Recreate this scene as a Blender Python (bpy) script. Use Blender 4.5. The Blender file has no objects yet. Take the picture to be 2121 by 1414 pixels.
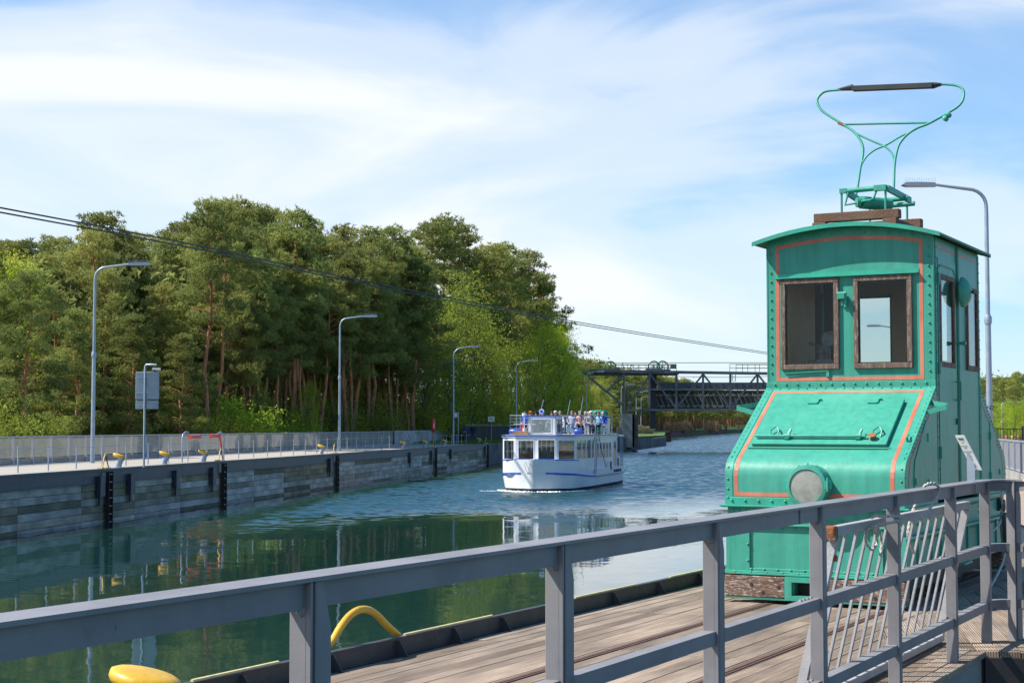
import bpy, math, random
import numpy as np
from mathutils import Vector, Matrix, Quaternion, noise as mnoise
R = math.radians
C = bpy.context.scene
COL = C.collection
# ------------------------------------------------------------------ camera
CZ, FPX, HX, HY = 1.6, 3300.0, 1060.5, 707.0
PITCH = math.atan(176 / FPX)
cam = bpy.data.cameras.new('camera'); camo = bpy.data.objects.new('camera', cam); COL.objects.link(camo)
camo.location = (0, 0, CZ); camo.rotation_euler = (math.pi / 2 + PITCH, 0, 0)
cam.sensor_width = 36; cam.lens = 36 * FPX / 2121; cam.clip_start = 0.05; cam.clip_end = 6000
C.camera = camo
# ------------------------------------------------------------------ sun, sky, exposure
SUN = Vector((-0.645, -0.05, 0.762)).normalized()
ld = bpy.data.lights.new('sun', 'SUN'); ld.energy = 4.3; ld.angle = R(0.5); ld.color = (1.0, 0.95, 0.87)
lo = bpy.data.objects.new('sun', ld); COL.objects.link(lo)
lo.rotation_euler = (-SUN).to_track_quat('-Z', 'Y').to_euler()
W = bpy.data.worlds.new('World'); C.world = W; W.use_nodes = True
nt = W.node_tree; nt.nodes.clear()
def N(tree, typ, **kw):
    n = tree.nodes.new(typ)
    for k, v in kw.items():
        if k.startswith('i_'):
            key = k[2:]; key = int(key) if key.isdigit() else key
            n.inputs[key].default_value = v
        else: setattr(n, k, v)
    return n
def mth(tree, op, a, b=None, c=None, clamp=False):
    n = tree.nodes.new('ShaderNodeMath'); n.operation = op; n.use_clamp = clamp
    for i, v in enumerate((a, b, c)):
        if v is None: continue
        if isinstance(v, (int, float)): n.inputs[i].default_value = v
        else: tree.links.new(v, n.inputs[i])
    return n.outputs[0]
def ramp(tree, fac, stops, interp='LINEAR'):
    n = tree.nodes.new('ShaderNodeValToRGB'); n.color_ramp.interpolation = interp
    el = n.color_ramp.elements
    while len(el) < len(stops): el.new(0.5)
    for e, (p, c) in zip(el, stops):
        e.position = p; e.color = c if len(c) == 4 else (*c, 1)
    tree.links.new(fac, n.inputs[0]); return n.outputs[0]
def mixc(tree, fac, a, b, mode='MIX'):
    n = tree.nodes.new('ShaderNodeMix'); n.data_type = 'RGBA'; n.blend_type = mode
    for i, v in ((0, fac), (6, a), (7, b)):
        if isinstance(v, (int, float)): n.inputs[i].default_value = v
        elif isinstance(v, (tuple, list)): n.inputs[i].default_value = (*v[:3], 1)
        else: tree.links.new(v, n.inputs[i])
    return n.outputs[2]
sky = N(nt, 'ShaderNodeTexSky', sky_type='NISHITA', sun_disc=False, sun_elevation=math.asin(SUN.z),
        sun_rotation=math.atan2(SUN.x, SUN.y) % (2 * math.pi), altitude=50, air_density=1.0, dust_density=0.5, ozone_density=1.6)
tc = N(nt, 'ShaderNodeTexCoord')
mp = N(nt, 'ShaderNodeMapping'); nt.links.new(tc.outputs['Generated'], mp.inputs[0])
mp.inputs['Scale'].default_value = (0.8, 0.7, 2.9); mp.inputs['Rotation'].default_value = (0, R(-20), 0); mp.inputs['Location'].default_value = (0.36, 0, 0.0)
n1 = N(nt, 'ShaderNodeTexNoise', i_Scale=3.4, i_Detail=9.0, i_Roughness=0.5, i_Distortion=0.7); nt.links.new(mp.outputs[0], n1.inputs['Vector'])
n2 = N(nt, 'ShaderNodeTexNoise', i_Scale=1.5, i_Detail=3.0, i_Roughness=0.5, i_Distortion=0.3); nt.links.new(mp.outputs[0], n2.inputs['Vector'])
sx = N(nt, 'ShaderNodeSeparateXYZ'); nt.links.new(tc.outputs['Generated'], sx.inputs[0])
low = mth(nt, 'SUBTRACT', 1.0, mth(nt, 'DIVIDE', mth(nt, 'ABSOLUTE', mth(nt, 'SUBTRACT', sx.outputs['Z'], 0.085)), 0.24), clamp=True)
cl = mth(nt, 'ADD', mth(nt, 'MULTIPLY', n1.outputs[0], 0.75), mth(nt, 'MULTIPLY', n2.outputs[0], 0.55))
cl = mth(nt, 'ADD', cl, mth(nt, 'MULTIPLY', low, 0.17))
cl = mth(nt, 'SUBTRACT', cl, mth(nt, 'MULTIPLY', sx.outputs['X'], 0.16))
cl = mth(nt, 'SUBTRACT', cl, mth(nt, 'MULTIPLY', mth(nt, 'MAXIMUM', mth(nt, 'SUBTRACT', sx.outputs['Z'], 0.24), 0.0), 1.1))
fac = ramp(nt, cl, [(0.54, (0.08, 0.08, 0.08)), (0.68, (0.28, 0.28, 0.28)), (0.80, (0.66, 0.66, 0.66)), (0.97, (0.97, 0.97, 0.97))], 'EASE')
skc = mixc(nt, 1.0, sky.outputs[0], (0.26, 0.73, 1.05), 'MULTIPLY')
fac = mth(nt, 'MAXIMUM', fac, mth(nt, 'MULTIPLY', mth(nt, 'SUBTRACT', 1.0, mth(nt, 'DIVIDE', mth(nt, 'ABSOLUTE', sx.outputs['Z']), 0.16), clamp=True), 0.8))
mx = mixc(nt, fac, skc, (5.65, 5.85, 6.1))
bg = N(nt, 'ShaderNodeBackground', i_Strength=0.1); nt.links.new(mx, bg.inputs[0])
wo = N(nt, 'ShaderNodeOutputWorld'); nt.links.new(bg.outputs[0], wo.inputs[0])
C.view_settings.view_transform = 'Standard'; C.view_settings.look = 'None'; C.view_settings.gamma = 1
C.view_settings.use_curve_mapping = False; C.view_settings.exposure = 0.82
C.render.engine = 'CYCLES'
C.cycles.max_bounces = 8; C.cycles.transparent_max_bounces = 12; C.cycles.diffuse_bounces = 3; C.cycles.glossy_bounces = 3
C.cycles.sample_clamp_indirect = 6.0; C.cycles.caustics_reflective = False; C.cycles.caustics_refractive = False
# ------------------------------------------------------------------ helpers
cp, sp = math.cos(PITCH), math.sin(PITCH)
def at(px, py, Y):
    xc, yc = (px - HX) / FPX, -(py - HY) / FPX
    d = cp - yc * sp
    return Vector((xc * Y / d, Y, CZ + (sp + yc * cp) / d * Y))
def hit(px, py, z):
    p = at(px, py, 1.0)
    return Vector((p.x, 1, 0)) * ((z - CZ) / (p.z - CZ)) + Vector((0, 0, z))
def proj(p):
    y, z = p[1], p[2] - CZ
    dep = y * cp + z * sp
    return HX + FPX * p[0] / dep, HY - FPX * (-y * sp + z * cp) / dep
def L(c): return tuple(((v / 255) / 12.92 if v / 255 <= .04045 else ((v / 255 + .055) / 1.055) ** 2.4) for v in c)
def tag(o, label=None, cat=None, group=None, kind=None):
    if label: o['label'] = label
    if cat: o['category'] = cat
    if group: o['group'] = group
    if kind: o['kind'] = kind
    return o
def empty(name, loc=(0, 0, 0), rz=0, label=None, cat=None, group=None):
    o = bpy.data.objects.new(name, None); COL.objects.link(o); o.location = loc; o.rotation_euler = (0, 0, rz)
    o.empty_display_size = 0.2
    return tag(o, label, cat, group)
def link(name, me, parent=None, loc=None, rz=None):
    o = bpy.data.objects.new(name, me); COL.objects.link(o); o.parent = parent
    if loc is not None: o.location = loc
    if rz is not None: o.rotation_euler = (0, 0, rz)
    return o
KIDS = {}
def copy_tree(o, parent=None):
    c = o.copy(); COL.objects.link(c); c.parent = parent
    for ch in list(o.children): copy_tree(ch, c)
    return c
class MB:
    def __init__(s): s.v = []; s.f = []; s.m = []; s.cur = 0
    def add(s, vs, fs, M=None):
        b = len(s.v)
        s.v += [tuple(M @ Vector(v)) if M else tuple(v) for v in vs]
        s.f += [tuple(b + i for i in f) for f in fs]; s.m += [s.cur] * len(fs)
        return s
    def box(s, x0, x1, y0, y1, z0, z1, M=None):
        return s.add([(x0, y0, z0), (x1, y0, z0), (x1, y1, z0), (x0, y1, z0), (x0, y0, z1), (x1, y0, z1), (x1, y1, z1), (x0, y1, z1)],
                     [(0, 3, 2, 1), (4, 5, 6, 7), (0, 1, 5, 4), (1, 2, 6, 5), (2, 3, 7, 6), (3, 0, 4, 7)], M)
    def bar(s, p, q, w, h, up=(0, 0, 1)):
        p, q = Vector(p), Vector(q); d = (q - p); ln = d.length
        if ln < 1e-6: return s
        d /= ln; u = Vector(up)
        if abs(d.dot(u)) > 0.98: u = Vector((0, 1, 0)) if abs(d.y) < .9 else Vector((1, 0, 0))
        sd = d.cross(u).normalized(); u = sd.cross(d)
        M = Matrix((( sd.x, d.x, u.x, p.x), (sd.y, d.y, u.y, p.y), (sd.z, d.z, u.z, p.z), (0, 0, 0, 1)))
        return s.box(-w / 2, w / 2, 0, ln, -h / 2, h / 2, M)
    def tube(s, pts, r, n=8, cap=True):
        pts = [Vector(p) for p in pts]; k = len(pts)
        rs = r if isinstance(r, (list, tuple)) else [r] * k
        t0 = (pts[1] - pts[0]).normalized()
        a = t0.orthogonal().normalized(); vs = []; pt = t0
        for i in range(k):
            t = (pts[min(i + 1, k - 1)] - pts[max(i - 1, 0)])
            t = t.normalized() if t.length > 1e-9 else pt
            q = pt.rotation_difference(t); a = q @ a; a = (a - t * a.dot(t)).normalized(); pt = t
            b = t.cross(a)
            for j in range(n):
                th = 2 * math.pi * j / n
                vs.append(pts[i] + (a * math.cos(th) + b * math.sin(th)) * rs[i])
        fs = [(i * n + j, i * n + (j + 1) % n, (i + 1) * n + (j + 1) % n, (i + 1) * n + j) for i in range(k - 1) for j in range(n)]
        if cap: fs += [tuple(range(n))[::-1], tuple((k - 1) * n + j for j in range(n))]
        return s.add(vs, fs)
    def cyl(s, p, q, r, n=12): return s.tube([p, q], r, n)
    def prism(s, poly, axis, a, b, M=None):
        def P(u, v, w): return {'x': (w, u, v), 'y': (u, w, v), 'z': (u, v, w)}[axis]
        n = len(poly); vs = [P(u, v, a) for u, v in poly] + [P(u, v, b) for u, v in poly]
        fs = [tuple(range(n))[::-1], tuple(range(n, 2 * n))] + [(i, (i + 1) % n, n + (i + 1) % n, n + i) for i in range(n)]
        return s.add(vs, fs, M)
    def rivet(s, p, nrm, r=0.014, h=0.011):
        nrm = Vector(nrm).normalized(); a = nrm.orthogonal().normalized(); b = nrm.cross(a); p = Vector(p); n = 6
        vs = [p + (a * math.cos(6.283 * j / n) + b * math.sin(6.283 * j / n)) * r for j in range(n)]
        vs += [p + nrm * h * .7 + (a * math.cos(6.283 * j / n) + b * math.sin(6.283 * j / n)) * r * .75 for j in range(n)] + [p + nrm * h]
        fs = [(j, (j + 1) % n, n + (j + 1) % n, n + j) for j in range(n)] + [(n + j, n + (j + 1) % n, 2 * n) for j in range(n)]
        return s.add(vs, fs)
    def rivets(s, p, q, k, nrm, r=0.014, h=0.012):
        p, q = Vector(p), Vector(q)
        for i in range(k): s.rivet(p.lerp(q, i / max(1, k - 1)), nrm, r, h)
        return s
    def lathe(s, prof, M=None, n=16):
        vs = [(r * math.cos(2 * math.pi * j / n), r * math.sin(2 * math.pi * j / n), z) for r, z in prof for j in range(n)]
        k = len(prof)
        fs = [(i * n + j, i * n + (j + 1) % n, (i + 1) * n + (j + 1) % n, (i + 1) * n + j) for i in range(k - 1) for j in range(n)]
        fs += [tuple(range(n))[::-1], tuple((k - 1) * n + j for j in range(n))]
        return s.add(vs, fs, M)
    def wall(s, us, zs, solid, P, t):
        """grid wall: us, zs breakpoints; solid(i,j); P(u,z,w)->point; thickness t"""
        vid = {}; vs = []
        def V(i, j, w):
            k = (i, j, w)
            if k not in vid: vid[k] = len(vs); vs.append(P(us[i], zs[j], w * t))
            return vid[k]
        fs = []; nu, nz = len(us) - 1, len(zs) - 1
        S = lambda i, j: 0 <= i < nu and 0 <= j < nz and solid(i, j)
        for i in range(nu):
            for j in range(nz):
                if not S(i, j): continue
                fs.append((V(i, j, 0), V(i + 1, j, 0), V(i + 1, j + 1, 0), V(i, j + 1, 0)))
                fs.append((V(i, j, 1), V(i, j + 1, 1), V(i + 1, j + 1, 1), V(i + 1, j, 1)))
                if not S(i - 1, j): fs.append((V(i, j, 0), V(i, j + 1, 0), V(i, j + 1, 1), V(i, j, 1)))
                if not S(i + 1, j): fs.append((V(i + 1, j, 0), V(i + 1, j, 1), V(i + 1, j + 1, 1), V(i + 1, j + 1, 0)))
                if not S(i, j - 1): fs.append((V(i, j, 0), V(i, j, 1), V(i + 1, j, 1), V(i + 1, j, 0)))
                if not S(i, j + 1): fs.append((V(i, j + 1, 0), V(i + 1, j + 1, 0), V(i + 1, j + 1, 1), V(i, j + 1, 1)))
        return s.add(vs, fs)
    def holes(s, u0, u1, z0, z1, hs, P, t):
        us = sorted({u0, u1, *[h[0] for h in hs], *[h[1] for h in hs]}); zs = sorted({z0, z1, *[h[2] for h in hs], *[h[3] for h in hs]})
        def solid(i, j):
            u, z = (us[i] + us[i + 1]) / 2, (zs[j] + zs[j + 1]) / 2
            return not any(h[0] < u < h[1] and h[2] < z < h[3] for h in hs)
        return s.wall(us, zs, solid, P, t)
    def mesh(s, name, mat, smooth=False, recalc=True):
        me = bpy.data.meshes.new(name); me.from_pydata(s.v, [], s.f)
        for m in (mat if isinstance(mat, (list, tuple)) else [mat]): me.materials.append(m)
        if max(s.m, default=0): me.polygons.foreach_set('material_index', s.m)
        if recalc:
            import bmesh
            b = bmesh.new(); b.from_mesh(me); bmesh.ops.recalc_face_normals(b, faces=b.faces); b.to_mesh(me); b.free()
        if smooth:
            me.polygons.foreach_set('use_smooth', [True] * len(me.polygons))
            me.set_sharp_from_angle(angle=R(smooth if smooth is not True else 40))
        me.update(); return me
    def build(s, name, mat, parent=None, smooth=False, loc=None, rz=None):
        return link(name, s.mesh(name, mat, smooth), parent, loc, rz)
def smooth(P, m=4):
    Q = []
    for i in range(len(P) - 1):
        p0, p1, p2, p3 = P[max(i - 1, 0)], P[i], P[i + 1], P[min(i + 2, len(P) - 1)]
        for k in range(m):
            t = k / m; Q.append(.5 * ((2 * p1) + (p2 - p0) * t + (2 * p0 - 5 * p1 + 4 * p2 - p3) * t * t + (3 * p1 - p0 - 3 * p2 + p3) * t ** 3))
    return Q + [P[-1]]
def bevel(o, w=0.006, seg=1):
    m = o.modifiers.new('bevel', 'BEVEL'); m.width = w; m.segments = seg; m.limit_method = 'ANGLE'; m.angle_limit = R(40); return o
# ------------------------------------------------------------------ materials
def mat(name, c1, c2=None, scale=4, lo=.4, hi=.62, rough=.55, metal=0, bump=0, bscale=40, stretch=(1, 1, 1), rnd=0, detail=5,
        c3=None, s3=14, lo3=.62, hi3=.68, spec=.5, emit=None, hue=0, streak=0, chips=None):
    m = bpy.data.materials.new(name); m.use_nodes = True; t = m.node_tree
    b = t.nodes['Principled BSDF']; b.inputs['Roughness'].default_value = rough; b.inputs['Metallic'].default_value = metal
    b.inputs['Specular IOR Level'].default_value = spec
    tcn = N(t, 'ShaderNodeTexCoord'); mp = N(t, 'ShaderNodeMapping'); mp.inputs['Scale'].default_value = stretch
    t.links.new(tcn.outputs['Object'], mp.inputs[0]); oi = N(t, 'ShaderNodeObjectInfo')
    ad = N(t, 'ShaderNodeVectorMath', operation='ADD'); t.links.new(mp.outputs[0], ad.inputs[0])
    sc = N(t, 'ShaderNodeVectorMath', operation='SCALE'); sc.inputs[0].default_value = (37, 17, 53); t.links.new(oi.outputs['Random'], sc.inputs['Scale']); t.links.new(sc.outputs[0], ad.inputs[1])
    V = ad.outputs[0]
    col = None
    if c2 is not None:
        n = N(t, 'ShaderNodeTexNoise', i_Scale=scale, i_Detail=detail, i_Roughness=.6); t.links.new(V, n.inputs['Vector'])
        f = ramp(t, n.outputs[0], [(lo, (0, 0, 0)), (hi, (1, 1, 1))]); col = mixc(t, f, c1, c2)
    else: col = mixc(t, 0.0, c1, c1)
    if c3 is not None:
        n = N(t, 'ShaderNodeTexNoise', i_Scale=s3, i_Detail=6, i_Roughness=.65); t.links.new(V, n.inputs['Vector'])
        f = ramp(t, n.outputs[0], [(lo3, (0, 0, 0)), (hi3, (1, 1, 1))]); col = mixc(t, f, col, c3)
    if streak:
        m2 = N(t, 'ShaderNodeMapping'); m2.inputs['Scale'].default_value = (9, 9, .7); t.links.new(tcn.outputs['Object'], m2.inputs[0])
        n = N(t, 'ShaderNodeTexNoise', i_Scale=1.6, i_Detail=7, i_Roughness=.65); t.links.new(m2.outputs[0], n.inputs['Vector'])
        col = mixc(t, 1.0, col, ramp(t, n.outputs[0], [(.3, (1 - streak,) * 3), (.6, (1.06,) * 3)]), 'MULTIPLY')
        n = N(t, 'ShaderNodeTexNoise', i_Scale=.9, i_Detail=5, i_Roughness=.6); t.links.new(tcn.outputs['Object'], n.inputs['Vector'])
        col = mixc(t, ramp(t, n.outputs[0], [(.5, (0, 0, 0)), (.75, (.38, .38, .38))]), col, (.16, .38, .31))
    if chips:
        n = N(t, 'ShaderNodeTexNoise', i_Scale=26, i_Detail=5, i_Roughness=.7); t.links.new(V, n.inputs['Vector'])
        col = mixc(t, ramp(t, n.outputs[0], [(.69, (0, 0, 0)), (.72, (1, 1, 1))]), col, chips)
    if rnd:
        v = mth(t, 'ADD', mth(t, 'MULTIPLY', oi.outputs['Random'], rnd), 1 - rnd / 2)
        h = N(t, 'ShaderNodeHueSaturation'); t.links.new(col, h.inputs['Color']); t.links.new(v, h.inputs['Value'])
        if hue: t.links.new(mth(t, 'ADD', mth(t, 'MULTIPLY', mth(t, 'FRACT', mth(t, 'MULTIPLY', oi.outputs['Random'], 7.3)), hue), .5 - hue / 2), h.inputs['Hue'])
        col = h.outputs[0]
    t.links.new(col, b.inputs['Base Color'])
    if bump:
        n = N(t, 'ShaderNodeTexNoise', i_Scale=bscale, i_Detail=6, i_Roughness=.6); t.links.new(V, n.inputs['Vector'])
        bn = N(t, 'ShaderNodeBump', i_Strength=bump, i_Distance=.01); t.links.new(n.outputs[0], bn.inputs['Height']); t.links.new(bn.outputs[0], b.inputs['Normal'])
    if emit: b.inputs['Emission Color'].default_value = (*emit, 1); b.inputs['Emission Strength'].default_value = 1
    return m
def leafmat(name, c1, c2, c3, scale=.5, trans=.35, rnd=.25, hue=.02):
    m = bpy.data.materials.new(name); m.use_nodes = True; t = m.node_tree; t.nodes.clear()
    g = N(t, 'ShaderNodeNewGeometry'); oi = N(t, 'ShaderNodeObjectInfo')
    n = N(t, 'ShaderNodeTexNoise', i_Scale=scale, i_Detail=3.0); t.links.new(g.outputs['Position'], n.inputs['Vector'])
    c = ramp(t, n.outputs[0], [(.35, c1), (.52, c2), (.68, c3)])
    wn = N(t, 'ShaderNodeTexNoise', i_Scale=9.0, i_Detail=1.0); t.links.new(g.outputs['Position'], wn.inputs['Vector'])
    v = mth(t, 'ADD', mth(t, 'MULTIPLY', oi.outputs['Random'], rnd), mth(t, 'ADD', mth(t, 'MULTIPLY', wn.outputs[0], .9), .55 - rnd / 2))
    h = N(t, 'ShaderNodeHueSaturation'); t.links.new(c, h.inputs['Color']); t.links.new(v, h.inputs['Value'])
    t.links.new(mth(t, 'ADD', mth(t, 'MULTIPLY', mth(t, 'FRACT', mth(t, 'MULTIPLY', oi.outputs['Random'], 5.7)), hue), .5 - hue / 2), h.inputs['Hue'])
    d = N(t, 'ShaderNodeBsdfDiffuse'); tr = N(t, 'ShaderNodeBsdfTranslucent'); ms = N(t, 'ShaderNodeMixShader', i_0=trans)
    t.links.new(h.outputs[0], d.inputs[0]); t.links.new(h.outputs[0], tr.inputs[0])
    t.links.new(d.outputs[0], ms.inputs[1]); t.links.new(tr.outputs[0], ms.inputs[2])
    o = N(t, 'ShaderNodeOutputMaterial'); t.links.new(ms.outputs[0], o.inputs[0]); return m
def glassmat(name, tint=(.8, .85, .85), base=.06):
    m = bpy.data.materials.new(name); m.use_nodes = True; t = m.node_tree; t.nodes.clear()
    tr = N(t, 'ShaderNodeBsdfTransparent'); tr.inputs[0].default_value = (*tint, 1)
    gl = N(t, 'ShaderNodeBsdfGlossy', i_Roughness=.03); gl.inputs[0].default_value = (.9, .95, 1, 1)
    lw = N(t, 'ShaderNodeLayerWeight', i_Blend=.5)
    f = mth(t, 'ADD', mth(t, 'MULTIPLY', mth(t, 'POWER', lw.outputs['Facing'], 4.0), .7), base + .035, clamp=True)
    ms = N(t, 'ShaderNodeMixShader'); t.links.new(f, ms.inputs[0]); t.links.new(tr.outputs[0], ms.inputs[1]); t.links.new(gl.outputs[0], ms.inputs[2])
    o = N(t, 'ShaderNodeOutputMaterial'); t.links.new(ms.outputs[0], o.inputs[0]); return m
TEAL = (.042, .295, .205)
M = {}
M['teal'] = mat('teal_paint', TEAL, (.07, .35, .25), scale=1.6, lo=.35, hi=.7, rough=.42, spec=.35, bump=.4, bscale=7, streak=.16, chips=(.16, .10, .05), c3=(.03, .26, .18), s3=3.2, lo3=.56, hi3=.8)
M['tealrust'] = mat('teal_paint_rusty', TEAL, (.03, .38, .26), scale=3, rough=.42, bump=.3, bscale=20, c3=(.25, .11, .04), s3=22, lo3=.66, hi3=.7)
M['tealdk'] = mat('teal_roof_paint', (.03, .22, .15), (.06, .2, .12), scale=6, rough=.6, bump=.3, c3=(.12, .13, .08), s3=12)
M['orange'] = mat('orange_line_paint', (.56, .13, .075), (.66, .2, .12), scale=3, rough=.5, streak=.12, c3=(.5, .25, .15), s3=30, lo3=.7, hi3=.75)
M['brownchip'] = mat('chipped_brown_frame', (.12, .07, .048), (.17, .105, .075), scale=9, rough=.8, bump=.5, bscale=60, c3=(.34, .28, .235), s3=34, lo3=.52, hi3=.7, stretch=(1.6, 1, .35))
M['beam'] = mat('weathered_oak_beam', (.12, .06, .035), (.2, .12, .08), scale=7, rough=.8, bump=.8, bscale=30, stretch=(.5, 1, 1.6), c3=(.4, .35, .31), s3=40, lo3=.53, hi3=.6)
M['roofbeam'] = mat('roof_timber', (.13, .06, .035), (.17, .09, .055), scale=5, rough=.8, bump=.6, bscale=40, c3=(.3, .25, .22), s3=24, lo3=.64, hi3=.7)
M['beige'] = mat('beige_cab_lining', (.5, .35, .19), (.42, .29, .16), scale=5, rough=.6)
M['dark'] = mat('dark_iron', (.02, .02, .022), (.03, .028, .026), rough=.6)
M['machine'] = mat('grey_machine', (.22, .23, .22), (.08, .08, .08), scale=12, rough=.5)
M['glass'] = glassmat('window_glass', (.9, .91, .89), -.022)
M['lens'] = mat('headlight_lens', (.35, .36, .31), (.23, .24, .21), scale=7, rough=.16, c3=(.12, .1, .07), s3=9, lo3=.68, hi3=.8)
M['railrust'] = mat('dark_rail_rust', (.15, .075, .05), (.1, .055, .04), scale=9, rough=.7)
M['rust'] = mat('rust', (.32, .11, .035), (.2, .07, .03), scale=20, rough=.85, bump=.5, c3=(.55, .5, .45), s3=18, lo3=.6, hi3=.66)
M['railpaint'] = mat('grey_rail_paint', (.235, .225, .23), (.19, .18, .185), scale=3, rough=.5, chips=(.13, .1, .08), bump=.08, bscale=50, c3=(.09, .09, .085), s3=6, lo3=.66, hi3=.85)
M['gatepaint'] = mat('pale_grey_gate_paint', (.44, .43, .43), (.36, .35, .35), scale=5, rough=.55, bump=.25, bscale=60, c3=(.24, .18, .14), s3=26, lo3=.7, hi3=.76)
M['rope'] = mat('white_rope', (.62, .58, .5), (.45, .4, .34), scale=60, rough=.9, bump=.8, bscale=160)
M['galv'] = mat('galvanised_steel', (.33, .38, .44), (.27, .31, .37), scale=4, rough=.42, metal=.25)
M['galvpole'] = mat('grey_lamp_pole', (.34, .4, .47), (.28, .34, .41), scale=3, rough=.4, metal=.3)
M['signback'] = mat('sign_back_aluminium', (.25, .31, .36), (.2, .26, .31), scale=2, rough=.4, metal=.3)
M['white'] = mat('white_enamel', (.78, .78, .78), (.7, .71, .72), scale=2, rough=.3)
M['boatwhite'] = mat('white_hull_paint', (.8, .8, .8), (.72, .73, .74), scale=.8, rough=.3, bump=.06, bscale=2)
M['boatblue'] = mat('blue_trim_paint', (.01, .07, .55), (.012, .085, .62), rough=.35)
M['black'] = mat('black_paint', (.015, .015, .018), rough=.5)
M['red'] = mat('red_plastic', (.8, .05, .035), (.7, .06, .035), rough=.4)
M['yellow'] = mat('yellow_paint', (.74, .44, .03), (.66, .36, .03), scale=6, rough=.42, bump=.25, bscale=25, c3=(.22, .12, .05), s3=14, lo3=.62, hi3=.72)
M['yellowpale'] = mat('pale_yellow_edge', (.78, .62, .26), (.6, .5, .25), scale=12, rough=.5)
M['kerb'] = mat('dark_steel_kerb', (.035, .037, .042), (.055, .055, .058), scale=6, rough=.55, bump=.3, c3=(.12, .09, .07), s3=14, lo3=.66, hi3=.74)
M['fascia'] = mat('blue_black_fascia', (.028, .042, .062), (.022, .032, .048), scale=3, rough=.45, bump=.2)
M['ladder'] = mat('tarred_ladder_channel', (.02, .012, .01), (.03, .02, .016), rough=.7)
def plankmat(name, cols, stretch, rough=.8, groove=0, rnd=.35, bscale=30):
    m = bpy.data.materials.new(name); m.use_nodes = True; t = m.node_tree; b = t.nodes['Principled BSDF']; b.inputs['Roughness'].default_value = rough
    b.inputs['Specular IOR Level'].default_value = .25
    tcn = N(t, 'ShaderNodeTexCoord'); oi = N(t, 'ShaderNodeObjectInfo')
    sc = N(t, 'ShaderNodeVectorMath', operation='SCALE'); sc.inputs[0].default_value = (31, 47, 13); t.links.new(oi.outputs['Random'], sc.inputs['Scale'])
    ad = N(t, 'ShaderNodeVectorMath', operation='ADD'); t.links.new(tcn.outputs['Object'], ad.inputs[0]); t.links.new(sc.outputs[0], ad.inputs[1])
    mp = N(t, 'ShaderNodeMapping'); mp.inputs['Scale'].default_value = stretch; t.links.new(ad.outputs[0], mp.inputs[0])
    n = N(t, 'ShaderNodeTexNoise', i_Scale=4.0, i_Detail=8.0, i_Roughness=.65); t.links.new(mp.outputs[0], n.inputs['Vector'])
    a = ramp(t, n.outputs[0], [(.3, (0, 0, 0)), (.7, (1, 1, 1))])
    pick = ramp(t, oi.outputs['Random'], [(i / len(cols), c) for i, c in enumerate(cols)], 'CONSTANT')
    lowc = mixc(t, 1.0, pick, (.55, .52, .5), 'MULTIPLY')
    col = mixc(t, a, lowc, pick)
    n2 = N(t, 'ShaderNodeTexNoise', i_Scale=.8, i_Detail=4.0); t.links.new(ad.outputs[0], n2.inputs['Vector'])
    blot = ramp(t, n2.outputs[0], [(.35, (.6, .6, .6)), (.65, (1.1, 1.1, 1.1))]); col = mixc(t, 1.0, col, blot, 'MULTIPLY')
    h = mth(t, 'MULTIPLY', n.outputs[0], .3)
    if groove:
        sx = N(t, 'ShaderNodeSeparateXYZ'); t.links.new(tcn.outputs['Object'], sx.inputs[0])
        w = mth(t, 'SINE', mth(t, 'MULTIPLY', sx.outputs['X'], 2 * math.pi / groove))
        g = ramp(t, mth(t, 'ADD', mth(t, 'MULTIPLY', w, .5), .5), [(.18, (0, 0, 0)), (.45, (1, 1, 1))])
        h = mth(t, 'ADD', h, g); col = mixc(t, mth(t, 'MULTIPLY', mth(t, 'SUBTRACT', 1.0, g), .62), col, (.035, .026, .02))
    bn = N(t, 'ShaderNodeBump', i_Strength=.7, i_Distance=.006); t.links.new(h, bn.inputs['Height']); t.links.new(bn.outputs[0], b.inputs['Normal'])
    hs = N(t, 'ShaderNodeHueSaturation'); t.links.new(col, hs.inputs['Color'])
    t.links.new(mth(t, 'ADD', mth(t, 'MULTIPLY', mth(t, 'FRACT', mth(t, 'MULTIPLY', oi.outputs['Random'], 9.1)), rnd), 1 - rnd / 2), hs.inputs['Value'])
    t.links.new(hs.outputs[0], b.inputs['Base Color']); return m
M['deck'] = plankmat('grooved_deck_wood', [(.49, .375, .275), (.55, .42, .31), (.42, .32, .24), (.53, .42, .32)], (8, .5, 8), groove=.0185, rnd=.3)
M['deckside'] = M['deck']
M['wallplank'] = plankmat('wet_wall_timber', [(.66, .60, .53), (.36, .32, .21), (.70, .65, .58), (.52, .44, .33), (.29, .27, .18), (.56, .48, .38), (.66, .60, .51)], (6, .5, 8), rnd=.3)
M['walltan'] = plankmat('tan_wall_timber', [(.5, .38, .22), (.45, .36, .24)], (6, .5, 8), rnd=.2)
M['concrete'] = mat('grey_concrete', (.33, .32, .3), (.25, .245, .23), scale=1.2, rough=.85, bump=.3, c3=(.14, .14, .13), s3=2, lo3=.6, hi3=.8)
M['dkconcrete'] = mat('stained_concrete', (.10, .10, .095), (.16, .155, .15), scale=.25, rough=.85, c3=(.03, .03, .03), s3=.3, lo3=.5, hi3=.65)
M['walkway'] = mat('pale_quay_boards', (.42, .37, .30), (.34, .30, .25), scale=2, rough=.85, stretch=(.5, 6, 1), c3=(.22, .2, .16), s3=1.5, lo3=.6, hi3=.75)
M['truss'] = mat('blue_grey_bridge_steel', (.12, .13, .16), (.09, .1, .125), scale=.4, rough=.55, c3=(.12, .1, .08), s3=.8, lo3=.62, hi3=.7)
M['trussdk'] = mat('dark_bridge_plate', (.04, .042, .05), (.03, .03, .035), scale=.3, rough=.6, c3=(.1, .085, .06), s3=.6, lo3=.6, hi3=.66)
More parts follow.
